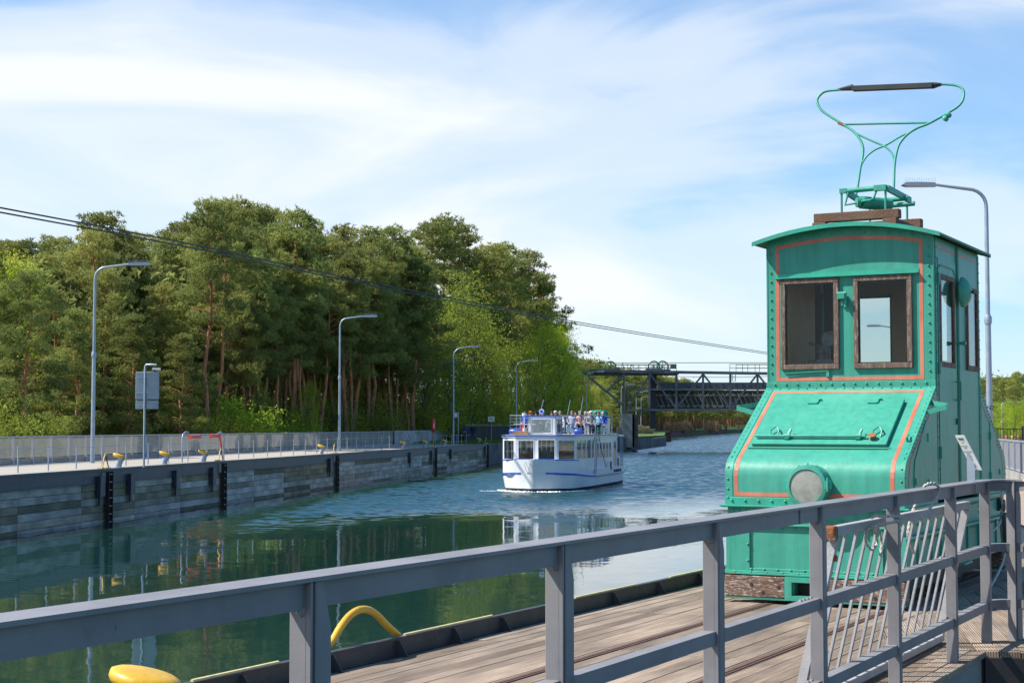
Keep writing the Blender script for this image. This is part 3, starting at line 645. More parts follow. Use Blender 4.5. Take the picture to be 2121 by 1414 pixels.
# kerb: steel angle with gussets and yellow strips
kr = empty('deck_kerb', (0, 0, 0), label='dark riveted steel kerb with yellow strips along the canal edge of the timber deck', cat='kerb'); kr.matrix_world = RQ; 
def ky(px):
    k = at(px, 883, 1.0).x; return (k * K0.y - K0.x) / (math.sin(UA) - k * math.cos(UA))
kz = .115
s = -7.0
js = sorted([ky(826) - 3.0, ky(691), ky(826), ky(941), ky(1041)] + [ky(1041) + k * 1.05 for k in range(1, 9)] + [ky(691) - .95 * k for k in range(1, 7)])
gs = MB(); gs.prism([(-.02, 0.0), (.085, .0), (.02, kz - .01), (-.02, kz - .01)], 'y', -.006, .006); gm = gs.mesh('gusset', M['kerb'])
for y in js: link('gusset', gm, kr, (0, y, 0))
for ya_, yb_ in zip(js[:-1:2], js[2::2]):
    a = MB(); a.box(-.03, -.012, ya_ + .004, yb_ - .004, -.25, kz); a.box(-.05, .0, ya_ + .004, yb_ - .004, kz, kz + .012); a.build('kerb_plate', M['kerb'], kr)
a = MB(); a.box(-.2, -.031, -7, KEND, -.35, -.06); a.build('outer_beam', M['kerb'], kr)
for pa_, pb_ in ((845, 1025), (410, 587), (1195, 1318), (1390, 1470)):
    a = MB(); a.tube([(-.025, ky(pa_), kz + .014), (-.025, ky(pb_), kz + .014)], .013, 6); a.build('yellow_strip', M['yellowpale'], kr, smooth=50)
# outer quay face below the deck
a = MB(); a.box(-.28, -.2, -7, KEND, -3, -.1, RQ); tag(a.build('right_quay_face', M['dkconcrete']), 'dark quay face under the canal edge of the timber deck', 'quay face')
# yellow grab hoop
hp = [(600, 1425), (650, 1368), (686, 1330), (706, 1297), (728, 1271), (752, 1261), (776, 1269), (800, 1293), (824, 1315)]
def rlp(px, py, x):   # camera ray meets the plane local x of the deck frame
    d = RQi.to_3x3() @ (at(px, py, 1.0) - Vector((0, 0, CZ))); o_ = RQi @ Vector((0, 0, CZ)); t = (x - o_.x) / d.x; return o_ + d * t
hr = empty('grab_hoop', (0, 0, 0), label='bent yellow tube grab handle standing on the kerb of the timber deck', cat='grab handle'); hr.matrix_world = RQ
a = MB(); a.tube(smooth([rlp(x, y, -.12) for x, y in hp]), .026, 12); a.build('yellow_tube', M['yellow'], hr, smooth=60)
e = rlp(824, 1315, -.12); a = MB(); a.tube([e, e + Vector((.02, .2, -.06)), Vector((-.02, e.y + .42, kz))], .024, 8); a.build('bare_end', M['kerb'], hr, smooth=60)
b = empty('deck_bollard', RWp(-.02, ky(300) + .0, -.02), -UA, label='yellow-capped bollard at the bottom left, in front of the railing on the near deck', cat='bollard'); bollard(b, 1.0)
b.rotation_euler.z = -R(95); b.scale = (1.15, .8, .62); b.location = at(288, 1500, 8.45); b.location.z = 0.0
# rails let into the deck
for i, (pp) in enumerate(((1498, 1276), (1498, 1393))):
    c_ = RQi @ hit(pp[0], pp[1], 0); a = MB(); a.box(c_.x - .016, c_.x + .016, -7, KEND, -.02, .006); a.box(c_.x + .034, c_.x + .05, -7, KEND, -.02, .007)
    o = a.build('track_rail', M['railrust']); o.matrix_world = RQ; tag(o, 'flush rusty rail in the deck leading under the ' + ('left' if i == 0 else 'right') + ' side of the green locomotive', 'rail', 'rails let into the timber deck')
# ------------------------------------------------------------------ near railing
rr = empty('steel_railing', (0, 0, 0), label='heavy grey riveted steel railing crossing the foreground', cat='railing')
rr.matrix_world = RQ
ya0 = (RQi @ RA).y; sp_ = ((RQi @ RB).y - ya0) / 5
posts = [ya0 + i * sp_ for i in range(-4, 6)]
p7 = RQi @ hit(2027, 994, 1.2); posts.append(p7.y)
def post_mb():
    a = MB(); a.box(-.0, .05, -.03, .072, -1.0, 1.19)
    a.box(0.0, .046, -.074, -.03, -1.0, 1.1); a.box(.035, .058, -.035, -.024, -1.0, 1.17)
    return a
a = MB()
# C-section: web faces the viewer, one flange edge to the left
a.prism([(-.03, -2.0), (.085, -2.0), (.085, 1.06), (.045, 1.187), (-.03, 1.187)], 'x', .03, .038)
a.box(-.02, .03, .077, .085, -2.0, 1.06); a.box(-.02, .052, -.03, -.022, -2.0, 1.187)
a.box(.038, .046, -.0, .008, -2.0, 1.187)
pmesh = a.mesh('post', M['railpaint'])
a = MB(); a.rivet((0, 0, 0), (0, -1, 0), .017, .012); a.rivet((0, -.0, -.001), (0, -1, 0), .012, .018); bolt = a.mesh('bolt', M['railpaint'])
for y in posts:
    o = link('post', pmesh, rr, (XR, y, 0)); bevel(o, .003)
    link('bolt', bolt, rr, (XR + .018, y - .03, 1.11))
# top rail with rounded return
def sweep(path, sec, name, material, parent, closed=True):
    k = len(sec); vs = []; fs = []
    for i, p in enumerate(path):
        p = Vector(p); t = (Vector(path[min(i + 1, len(path) - 1)]) - Vector(path[max(i - 1, 0)])); t.z = 0; t.normalize(); r = Vector((t.y, -t.x, 0))
        for u, z in sec: vs.append(p + r * u + Vector((0, 0, z)))
    for i in range(len(path) - 1):
        for j in range(k): fs.append((i * k + j, i * k + (j + 1) % k, (i + 1) * k + (j + 1) % k, (i + 1) * k + j))
    fs += [tuple(range(k))[::-1], tuple((len(path) - 1) * k + j for j in range(k))]
    a = MB(); a.add(vs, fs); return a.build(name, material, parent)
def corner(x, y, r):   # arc to the right from straight along +y
    return [(x + r * (1 - math.cos(R(t))), y + r * math.sin(R(t)), 0) for t in range(0, 131, 15)]
cor = corner(XR, p7.y + .08, .2)
tail = [(cor[-1][0] + .27 * k, cor[-1][1] - .25 * k, 0) for k in range(1, 8)]
path = [(XR, -6.5, 0)] + [(XR, y, 0) for y in posts if y > -6.4] + cor + tail
Lsec = [(-.075, 1.2), (-.075, 1.188), (.018, 1.188), (.018, 1.115), (.028, 1.115), (.028, 1.188), (.05, 1.188), (.05, 1.2)]
o = sweep(path, Lsec, 'top_rail', M['railpaint'], rr)
for h in (.72, .30):
    ms = [(-.035, h), (-.035, h - .008), (.018, h - .008), (.018, h - .06), (.026, h - .06), (.026, h)]
    sweep([(XR + .012, -6.5, 0)] + [(XR + .012, y, 0) for y in posts[1:]], ms, 'middle_rail', M['railpaint'], rr)
    sweep([(p[0], p[1], 0) for p in cor + tail], ms, 'middle_rail', M['railpaint'], rr)
a = MB()
for px, z_, kk in ((1665, 1.15, 0),):
    y = posts[7]
for y in (posts[7], posts[9]):
    for h in (.72, .30):
        for k in range(4): a.rivet((XR - .005, y - .06 - k * .055, h), (0, 0, 1), .014, .012)
y = posts[7]
for k in range(4): a.rivet((XR + .028, y - .1 - k * .06, 1.15), (1, 0, 0), .012, .008)
tag(a.build('rail_rivets', M['railpaint'], rr), kind='stuff')
a = MB(); a.box(XR + .029, XR + .034, posts[7] - .34, posts[7] - .05, 1.115, 1.186); a.build('splice_plate', M['railpaint'], rr)
o = link('post', pmesh, rr, (cor[5][0], cor[5][1], 0), R(-20)); bevel(o, .003)
o = link('post', pmesh, rr, (tail[4][0], tail[4][1], 0), R(-130))
# fascia beam under the deck edge
a = MB(); a.box(EDGE - .04, EDGE - .02, -7, 2.95, -.24, -.005); o = a.build('deck_edge_beam', M['concrete']); o.matrix_world = RQ; tag(o, 'grey edge beam below the railing at the bottom right', 'edge beam')
a = MB(); v_ = (e2 - e1).normalized(); a.bar(e1 + Vector((0, 0, -.14)), e2 + Vector((0, 0, -.14)), .05, .2); tag(a.build('deck_end_beam', M['dark']), 'dark end beam of the deck behind the railing corner', 'edge beam')
# plank lining below the deck, seen under the edge
lw = empty('plank_lining', tuple(e1 + Vector((-.3, .5, 0))), math.atan2(v_.y, v_.x), label='green-stained plank wall in the gap below the deck at the bottom right', cat='plank wall')
for k in range(9):
    a = MB(); a.box(-4, 7, -.03, .03, -2.4 + k * .24 + .005, -2.4 + (k + 1) * .24 - .005); a.build('plank', M['wallplank'], lw)
# ------------------------------------------------------------------ leaning slatted gate
gx0 = XR - .26
gt = empty('slatted_gate', (0, 0, 0), label='pale grey slatted metal gate leaning against the inside of the railing, tied with rope', cat='gate'); gt.matrix_world = RQ
g0 = rlp(1722, 1108, XR - .075); g1 = rlp(2006, 1040, XR - .075); gz = (g0.z + g1.z) / 2
ga, gb = g0.y, g1.y; ZT = gz; print('gate', ga, gb, g0.z, g1.z)
TX = XR - .085
gbr = (RQi @ hit(1932, 1348, .05)); print('gate br', gbr)
BX = TX - .2; yl_b, yr_b = ga - .02, gb - .03
a = MB(); a.bar((TX, ga, ZT), (TX, gb, ZT), .05, .055); bevel(a.build('top_bar', M['gatepaint'], gt), .004)
a = MB(); a.bar((TX, ga - .012, ZT - .01), (TX, ga + .06, ZT - .01), .066, .085); bevel(a.build('rusty_end_cap', M['rust'], gt), .012, 2)
a = MB(); a.bar((BX, yl_b, .04), (BX, yr_b, .04), .05, .05); bevel(a.build('bottom_bar', M['gatepaint'], gt), .004)
ns = 15
for i in range(ns + 1):
    f = i / ns; y1_, y0_ = ga + .09 + (gb - ga - .14) * f, yl_b + .05 + (yr_b - yl_b - .08) * f
    a = MB(); e_ = i in (0, ns)
    a.bar((BX, y0_, .06), (TX + .0, y1_, ZT - .03), (.05 if e_ else .014), (.05 if e_ else .032), up=(0, 1, 0)); a.build('end_slat' if e_ else 'slat', M['gatepaint'], gt)
a = MB(); y1_ = ga + .1; a.cyl((TX - .01, y1_ - .015, ZT - .15), (TX + .015, y1_ - .015, ZT - .15), .018, 8); a.build('rusty_bolt', M['rust'], gt)
# ropes
def rope(name, pts, x, label, r=.0085, xs=None):
    P = [rlp(px, py, (x if xs is None else xs[i])) for i, (px, py) in enumerate(pts)]
    # catmull smoothing
    Q = []
    for i in range(len(P) - 1):
        p0, p1, p2, p3 = P[max(i - 1, 0)], P[i], P[i + 1], P[min(i + 2, len(P) - 1)]
        for k in range(5):
            t = k / 5; Q.append(.5 * ((2 * p1) + (p2 - p0) * t + (2 * p0 - 5 * p1 + 4 * p2 - p3) * t * t + (3 * p1 - p0 - 3 * p2 + p3) * t ** 3))
    Q.append(P[-1])
    a = MB(); n6 = 6
    # two-strand twist gives the rope its lay
    for ph in (0, math.pi):
        q = [];
        for i, c in enumerate(Q):
            th = i * 1.25 + ph; q.append(c + Vector((math.cos(th), 0, math.sin(th))) * r * .5)
        a.tube(q, r * .68, 5)
    o = a.build(name, M['rope'], None, smooth=60); o.matrix_world = RQ; return tag(o, label, 'rope')
xf = XR + .06; xb = XR - .12
rope('tie_rope', [(1806, 1072), (1814, 1066), (1824, 1069), (1845, 1068), (1861, 1069), (1866, 1073), (1858, 1079), (1835, 1084), (1816, 1088), (1822, 1100), (1826, 1125), (1823, 1150)], xf,
     'white rope wound round the fifth railing post, tail hanging beside it')
rope('looped_rope', [(1815, 1088), (1800, 1092), (1794, 1105), (1794, 1122), (1801, 1134), (1807, 1137), (1815, 1128), (1816, 1112), (1810, 1098)], XR - .05, 'white rope loop hanging from the top bar of the slatted gate')
rope('top_rope', [(1915, 1006), (1925, 1001), (1940, 1003), (1946, 1015), (1940, 1030), (1930, 1047), (1922, 1062), (1910, 1067)], xf, 'white rope looped over the top rail left of the sixth post', .011)
rope('hanging_rope', [(1914, 1037), (1903, 1039), (1895, 1047), (1888, 1065), (1882, 1090), (1881, 1110), (1888, 1130), (1894, 1146)], XR - .12, 'white rope hanging between the slats from the gate top bar')
# ------------------------------------------------------------------ information plate on the railing
st = empty('information_plate', (0, 0, 0), label='tilted white information plate on a steel bracket on top of the railing', cat='sign'); st.matrix_world = RQ
yi = rlp(2010, 995, XR).y
y_s = yi + .02
a = MB(); a.box(XR - .03, XR + .03, y_s - .05, y_s + .0, 1.2, 1.208); a.box(XR - .028, XR + .028, y_s, y_s + .006, 1.2, 1.42); a.build('bracket', M['galv'], st)
for dx in (-.04, .04): a = MB(); a.cyl((XR + dx, y_s - .04, 1.12), (XR + dx, y_s - .04, 1.205), .006, 6); a.build('bolt', M['galv'], st)
# plate: corners traced in its own plane: faces back over the deck side
pc = [rlp(1979, 901, XR - .13), rlp(1998, 901, XR + .0), rlp(2033, 970.5, XR + .09), rlp(2015, 971, XR - .02)]
tl, tr_, br_, bl_ = pc
a_, b_ = (tr_ - tl), (bl_ - tl)
nrm = a_.cross(b_).normalized(); nrm = nrm if nrm.y < 0 or nrm.x > 0 else -nrm
print('plate', [tuple(round(c, 3) for c in p) for p in pc], a_.length, b_.length)
a = MB(); th_ = nrm * .004; q4 = [tl, tr_, tl + a_ + b_, bl_]
a.add([p for p in q4] + [p - th_ for p in q4], [(0, 1, 2, 3), (7, 6, 5, 4), (0, 4, 5, 1), (1, 5, 6, 2), (2, 6, 7, 3), (3, 7, 4, 0)]); pl_ = a.build('plate', M['white'], st)
a = MB(); side = 1 if (RQi @ Vector((0, 0, CZ)) - tl).dot(nrm) > 0 else -1
def pr(u0, u1, v0, v1):
    P = [tl + a_ * u + b_ * v + nrm * side * .0025 + (nrm * -.004 if side < 0 else Vector()) for u, v in ((u0, v0), (u1, v0), (u1, v1), (u0, v1))]; a.add(P, [(0, 1, 2, 3)])
rn = random.Random(2)
for k in range(7): pr(.2 + k * .085, .2 + k * .085 + .06, .07, .13)
for v, u0, u1 in ((.19, .38, .62), (.30, .1, .26), (.30, .32, .8), (.35, .38, .6), (.46, .1, .3), (.46, .33, .92), (.52, .33, .66), (.58, .38, .7), (.64, .42, .7), (.7, .42, .65), (.82, .1, .3), (.81, .35, .68), (.87, .4, .7)):
    u = u0
    while u < u1:
        w_ = rn.uniform(.03, .08); pr(u, min(u + w_, u1), v, v + .022); u += w_ + .02
a.build('print', M['black'], st, )
# ------------------------------------------------------------------ locomotive (local x across, y along the track away from the viewer)
LOA = R(28.6); LO = Matrix.Translation((1.965, 14.75, 0)) @ Matrix.Rotation(-LOA, 4, 'Z'); LOi = LO.inverted(); LO3 = LOi.to_3x3(); CAMl = LOi @ Vector((0, 0, CZ))
def lp2(px, py, c=0.0, tilt=0.0, z0=0.0):
    """where the line of sight of a photo point meets the (tilted) plane y = c + tilt*(z-z0) of the locomotive"""
    d = LO3 @ (at(px, py, 1.0) - Vector((0, 0, CZ)))
    t = (c + tilt * (CAMl.z - z0) - CAMl.y) / (d.y - tilt * d.z); return CAMl + d * t
def lpx(px, py, x):
    d = LO3 @ (at(px, py, 1.0) - Vector((0, 0, CZ))); t = (x - CAMl.x) / d.x; return CAMl + d * t
lc = empty('electric_locomotive', (0, 0, 0), label='old green riveted towing locomotive with orange lining and a pantograph, standing on the timber deck', cat='locomotive')
lc.matrix_world = LO
Wd, D1, CL = 1.667, 1.17, 1.9; D2 = D1 + CL; LT = D2 + D1
for n_, p in (('hoodL', (0, 0, .9)), ('cabL', (.01, D1, 2)), ('cabR', (Wd - .01, D1, 2)), ('cabRr', (Wd - .01, D2, 2.5)), ('rearR', (Wd, LT, .9)), ('rooffl', (-.12, D1 - .13, 3.42)), ('beam', (0, 0, .1))):
    print(n_, [round(v) for v in proj(LO @ Vector(p))])
prof = [(0, .885), (0, 1.15), (.008, 1.2), (.035, 1.255), (.085, 1.305), (.16, 1.35), (.24, 1.4), (D1, 1.985)]
def hoodz(d):
    for (a, za), (b, zb) in zip(prof[1:-1], prof[2:]):
        if a <= d <= b: return za + (zb - za) * (d - a) / (b - a)
SL = Vector((0, D1 - .24, 1.985 - 1.4)).normalized(); SN = Vector((0, -SL.z, SL.y))
tm, tr = M['teal'], M['tealrust']
def mirror(fn):   # rear copies share the geometry turned by 180 degrees
    return Matrix.Translation((Wd, LT, 0)) @ Matrix.Rotation(math.pi, 4, 'Z')
REAR = mirror(None)
def both(name, mb, material, smooth=False, parent=None, bev=0):
    o = mb.build(name, material, parent or lc, smooth)
    if bev: bevel(o, bev)
    r = link(name, o.data, parent or lc); r.matrix_local = REAR
    if bev: bevel(r, bev)
    return o, r
# hood: skin, side plates
a = MB(); n = len(prof)
a.prism([(d, z) for d, z in prof] + [(D1, .885)], 'x', 0, Wd)
both('hood', a, tm, smooth=25)
# flanged strip with rivets along the sloping edges
a = MB()
for x0, x1 in ((0, .075), (Wd - .075, Wd)):
    vs = []
    for i, (d, z) in enumerate(prof[1:]):
        pn, nn_ = prof[max(i, 0)], prof[min(i + 2, n - 1)]
        t = Vector((0, nn_[0] - pn[0], nn_[1] - pn[1])).normalized(); nr = Vector((0, -t.z, t.y))
        for x in (x0, x1): vs.append(Vector((x, d, z)) + nr * .004)
    m_ = len(prof) - 1; base = [(x0, 0 - .004, .9), (x1, -.004, .9)]
    vs = base + vs; a.add(vs, [(2 * i, 2 * i + 1, 2 * i + 3, 2 * i + 2) for i in range(m_)]); both('edge_flange', a, tm, smooth=40); a = MB()

a = MB()
for x in (.03, Wd - .03):
    a.rivets((x, .24, 1.4) , (x, D1 - .04, hoodz(D1 - .04)), 16, SN, .011, .012)
    for d, z, nr in ((0, .95, (0, -1, 0)), (0, 1.03, (0, -1, 0)), (-.0, 1.12, (0, -1, 0)), (.02, 1.225, (0, -.9, .4)), (.1, 1.318, (0, -.7, .7)), (.17, 1.358, (0, -.5, .85))): a.rivet((x, d, z), nr, .013, .014)
for s_ in (0, 1):   # side plate rivets along slope
    x = Wd if s_ else 0; nx = (1, 0, 0) if s_ else (-1, 0, 0)
    a.rivets((x, .26, 1.375), (x, D1 - .02, 1.94), 17, nx, .009, .01); a.rivets((x, .022, .93), (x, .022, 1.15), 4, nx, .01, .01)
for k in range(13): a.rivet((.07 + k * (Wd - .14) / 12, -.006, .925), (0, -1, 0), .014, .014)
for k in range(18): a.rivet((.05 + k * (Wd - .1) / 17, D1 - .03, hoodz(D1 - .03) + .004), SN, .009, .01)
both('hood_rivets', a, tm, smooth=50)
# ledge at hood foot
a = MB(); a.box(-.04, Wd + .04, -.045, .02, .868, .886); a.box(0, Wd, -.006, 0.02, .886, .955)
both('foot_ledge', a, tr, bev=.003)
# orange lining on the hood: front, sides
def ribbon(a, pts, x0, x1, off=.0022):
    vs = []
    for i, (d, z) in enumerate(pts):
        pn, nn_ = pts[max(i - 1, 0)], pts[min(i + 1, len(pts) - 1)]
        t = Vector((0, nn_[0] - pn[0], nn_[1] - pn[1])).normalized(); nr = Vector((0, -t.z, t.y))
        for x in (x0, x1): vs.append(Vector((x, d, z)) + nr * off)
    a.add(vs, [(2 * i, 2 * i + 1, 2 * i + 3, 2 * i + 2) for i in range(len(pts) - 1)])
def seg(d0, d1):
    return [(d0, hoodz(d0))] + [p for p in prof if d0 < p[0] < d1] + [(d1, hoodz(d1))]
a = MB(); lo_ = [(0, 1.0)] + prof[1:-1] + [(D1 - .1, hoodz(D1 - .1))]
ribbon(a, lo_, .092, .127); ribbon(a, lo_, Wd - .127, Wd - .092)
ribbon(a, [(0, .965), (0, 1.0)], .092, Wd - .092); ribbon(a, seg(D1 - .1, D1 - .072), .092, Wd - .092)
both('hood_lining', a, M['orange'])
a = MB()
for x, sg in ((Wd, 1), (0, -1)):
    xx = x + sg * .003
    inner = [(.13, .93), (.13, 1.13), (.2, 1.3), (.26, 1.34), (D1 - .03, 1.86)]
    for (d0, z0), (d1, z1) in zip(inner[:-1], inner[1:]):
        t = Vector((d1 - d0, z1 - z0)).normalized(); nv = Vector((t.y, -t.x)) * .018
        a.add([(xx, d0 - 0, z0), (xx, d1, z1), (xx, d1 + nv.x, z1 + nv.y), (xx, d0 + nv.x, z0 + nv.y)], [(0, 1, 2, 3)])
both('side_lining', a, M['orange'])
# side doors of the hoods (recess line shown by a raised leaf)
for side in (1, 0):
    x0, x1 = (Wd, Wd + .008) if side else (-.008, 0)
    a = MB(); a.prism([(.31, .93), (.78, .93), (.78, 1.66), (.73, 1.64), (.34, 1.30), (.31, 1.2)], 'x', x0, x1); 
    xx = x1 if side else x0 - .0; sg = 1 if side else -1
    both('hood_side_door', a, tm, bev=.002)
    a = MB()
    for z in (1.08, 1.5): a.cyl((xx, .79, z - .04), (xx, .79, z + .04), .012, 6)
    a.box(min(xx, xx + sg * .012), max(xx, xx + sg * .012), .33, .36, 1.08, 1.14)
    both('hinge', a, tm)
# hatch lid on the slope
F_ = Matrix(((1, 0, 0, 0), (0, SL.y, SN.y, .24), (0, SL.z, SN.z, 1.4), (0, 0, 0, 1)))   # (x, along slope, normal)
def sl(b): # transform mesh builder content to slope frame
    b.v = [tuple(F_ @ Vector(v)) for v in b.v]; return b
HX0, HX1, HS0, HS1 = .175, 1.44, .02, .80
a = MB(); a.box(HX0, HX1, HS0, HS1, .004, .038); both('hatch_lid', sl(a), tm, bev=.004)
a = MB(); a.box(HX0 - .03, HX1 + .02, HS0 - .035, HS0 - .028, .002, .012); a.box(HX0 - .02, HX1 + .04, HS0 - .02, HS0 + .0, .0, .006); both('hatch_seam', sl(a), M['tealdk'])
a = MB(); a.cyl((HX0 + .02, HS0 + .09, .065), (HX1 - .2, HS0 + .09, .065), .014, 8); both('locking_rod', sl(a), tm, smooth=50)
for x in (.5, 1.17):
    a = MB(); a.box(x - .02, x + .02, HS0 + .06, HS0 + .115, .038, .06); a.cyl((x - .03, HS0 + .09, .065), (x + .03, HS0 + .09, .065), .021, 8); a.bar((x, HS0 + .1, .06), (x + .02, HS0 + .17, .09), .018, .018); both('rod_clamp', sl(a), tm)
for x in (.36, 1.38 - .05):
    a = MB(); a.tube([(x - .035, HS0 + .12, .038), (x - .04, HS0 + .17, .075), (x, HS0 + .235, .085), (x + .04, HS0 + .17, .075), (x + .035, HS0 + .12, .038)], .009, 6); both('lifting_eye', sl(a), tm, smooth=50)
for x in (.62, 1.2):
    a = MB(); a.bar((x - .09, HS1 - .08, .045), (x, HS1 - .08, .045), .014, .014); a.bar((x, HS1 - .08, .045), (x, HS1 - .02, .045), .014, .014); a.bar((x, HS1 - .02, .045), (x + .03, HS1 - .02, .05), .014, .02); both('hasp', sl(a), tr)
a = MB(); a.cyl((1.3, HS0 + .085, .06), (1.3, HS0 + .085, .082), .036, 12); both('rusty_disc', sl(a), M['rust'])
a = MB(); a.cyl((Wd - .06, .12, .0), (Wd - .06, .12, .05), .012, 6); a.bar((Wd - .06, .12, .05), (Wd - .06, .2, .03), .012, .012); both('hook', sl(a), tm)
# bow-shaped side handles
for sg, x in ((-1, 0), (1, Wd)):
    a = MB(); d0, z0 = .86, hoodz(.86) - .03
    p = [(x, d0 + .12, z0 + .06), (x + sg * .17, d0 + .02, z0 + .03), (x + sg * .18, d0 - .05, z0 + .02), (x, d0 - .06, z0 - .03)]
    for q0, q1 in zip(p[:-1], p[1:]): a.bar(q0, q1, .01, .045)
    a.build('side_handle', tm, lc)
# headlight
hc = lp2(1670, 1007, -.16); cx, cz = hc.x, hc.z
ML = Matrix.Translation((cx, 0, cz)) @ Matrix.Rotation(R(90), 4, 'X')
print('headlight', cx, cz)
a = MB(); a.lathe([(.0, -.05), (.185, -.05), (.19, .0), (.178, .03), (.178, .1), (.19, .11), (.193, .145), (.185, .165), (.155, .172), (.15, .160), (0, .158)], ML, 28); hb = a.build('headlight', tm, lc, smooth=35)
a = MB(); a.lathe([(0, .162), (.09, .166), (.148, .162), (.148, .160)], ML, 28); a.build('lens', M['lens'], hb, smooth=50)
a = MB(); a.box(cx + .16, cx + .215, -.17, -.10, cz - .02, cz + .05); a.cyl((cx + .2, -.175, cz - .04), (cx + .2, -.175, cz + .08), .012, 6); a.box(cx - .215, cx - .18, -.165, -.11, cz - .03, cz + .05); a.build('clasp', tr, hb)
a = MB()
for k in range(9): th = R(-10 + k * 25); a.rivet((cx + .2 * math.cos(th), -.11, cz + .2 * math.sin(th) if math.sin(th) > 0 else cz + .2 * math.sin(th)), (0, -1, 0), .009, .01)
a.build('rivet', tm, hb)
l2 = copy_tree(hb, lc); l2.matrix_local = REAR
# lower body
a = MB(); a.box(.02, Wd - .02, .02, LT - .02, .29, .868); a.build('lower_body', tm, lc)
a = MB(); a.box(.0, Wd, -.02, LT + .02, .255, .275); a.box(-.005, Wd + .005, -.015, LT + .015, .275, .29); bevel(a.build('bottom_ledge', tr, lc), .003)
a = MB()
for x in (.02, .0): pass
a.box(.02, .2, .012, .02, .29, .868); a.box(.2, .235, .0, .02, .31, .72); a.box(Wd - .235, Wd - .2, .0, .02, .31, .72); a.box(.2, Wd - .2, .0, .02, .29, .315); a.box(.1, Wd - .02, -.012, .02, .70, .715)
both('front_strips', a, tm, bev=.003)
a = MB(); a.rivets((.217, 0, .38), (.217, 0, .68), 3, (0, -1, 0), .012, .012)
for k in range(10): a.rivet((.25 + k * .125, -.0, .305), (0, -1, 0), .013, .014); a.rivet((.1 + k * .15, -.012, .281), (0, -.2, 1), .012, .01)
for k in range(11): a.rivet((.12 + k * .14, .012, .76), (0, -1, 0), .011, .01); a.rivet((.3 + k * .12, .012, .68), (0, -1, 0), .01, .01)
a.rivet((.07, .01, .83), (0, -1, 0), .018, .016); a.rivet((.13, .01, .83), (0, -1, 0), .018, .016); a.rivet((.07, .01, .77), (0, -1, 0), .014, .016)
both('body_rivets', a, tm, smooth=50)
# side framing of the lower body
for sg, x in ((1, Wd - .02), (-1, .02)):
    def bx(x0, x1, *r): a.box(min(x + sg * x0, x + sg * x1), max(x + sg * x0, x + sg * x1), *r)
    a = MB(); bx(0, .06, 0.0, LT, .86, .885); bx(0, .07, .02, LT - .02, .62, .64); bx(0, .03, .02, LT - .02, .29, .33)
    a.build('side_ledge', tm, lc)
    a = MB()
    for y in (.02, .45, .95, 1.3, 1.85, 2.4, 2.9, 3.3, 3.75, LT - .06): a = MB(); bx(0, .02, y, y + .04, .33, .62); a.build('side_rib', tm, lc)
    a = MB()
    for k in range(44): a.rivet((x + sg * .0, .08 + k * .094, .82), (sg, 0, 0), .012, .014); a.rivet((x + sg * .0, .08 + k * .094, .585), (sg, 0, 0), .013, .014)
    for k in range(24): a.rivet((x + sg * .03, .08 + k * .17, .31), (sg, 0, 0), .012, .012)
    for y in (.5, 1.4, 2.0, 3.0, 3.9):
        for k in range(2):
            for j in range(4): a.rivet((x, y + j * .045, .72 + k * .06), (sg, 0, 0), .016, .02)
    a.build('side_rivets', tm, lc, smooth=50)
    a = MB(); bx(0, .16, 1.62, 1.95, .28, .30); bx(0, .015, 1.62, 1.95, .30, .56); bx(0, .14, 1.62, 1.64, .3, .54); a.build('cab_step', tm, lc)
    a = MB(); bx(0, .03, 3.86, 4.0, .69, .83); a.cyl((x + sg * .03, 3.93, .76), (x + sg * .07, 3.93, .76), .05, 10); a.build('cover_plate', M['dark'], lc)
# buffer beam and coupler pocket
for rear in (0, 1):
    mk = REAR if rear else Matrix()
    for x0, x1 in ((-.0, .575), (.94, Wd)):
        a = MB(); a.box(x0, x1, -.03, .12, .055, .245); o = a.build('buffer_beam', M['beam'], lc); o.matrix_local = mk; bevel(o, .008, 2)
    a = MB()
    a.holes(.58, .935, .04, .25, [(.645, .87, .085, .205)], lambda u, z, w: (u, -.05 + w, z), .05); a.box(.645, .655, -.0, .1, .085, .205); a.box(.86, .87, 0, .1, .085, .205)
    o = a.build('coupler_pocket', tm, lc); o.matrix_local = mk
    a = MB(); a.box(.6, .91, .11, .13, .06, .23); o = a.build('pocket_back', M['dark'], lc); o.matrix_local = mk
    a = MB()
    for x, z in ((.26, .17), (.52, .155), (.37, .1), (1.15, .17), (1.4, .1)): a.cyl((x, -.034, z), (x, -.01, z), .017, 8)
    o = a.build('beam_bolts', M['dark'], lc); o.matrix_local = mk
    a = MB(); a.box(0, Wd, -.03, .14, .035, .052); o = a.build('beam_plate', M['tealdk'], lc); o.matrix_local = mk
a = MB()
for y in (1.1, 3.1):
    for x in (.3, Wd - .3):
        a.cyl((x - .05, y, .22), (x + .05, y, .22), .21, 20)
a.build('wheels', M['dark'], lc, smooth=40)
a = MB(); a.box(.15, Wd - .15, .15, LT - .15, .1, .26); a.build('underframe', M['dark'], lc)
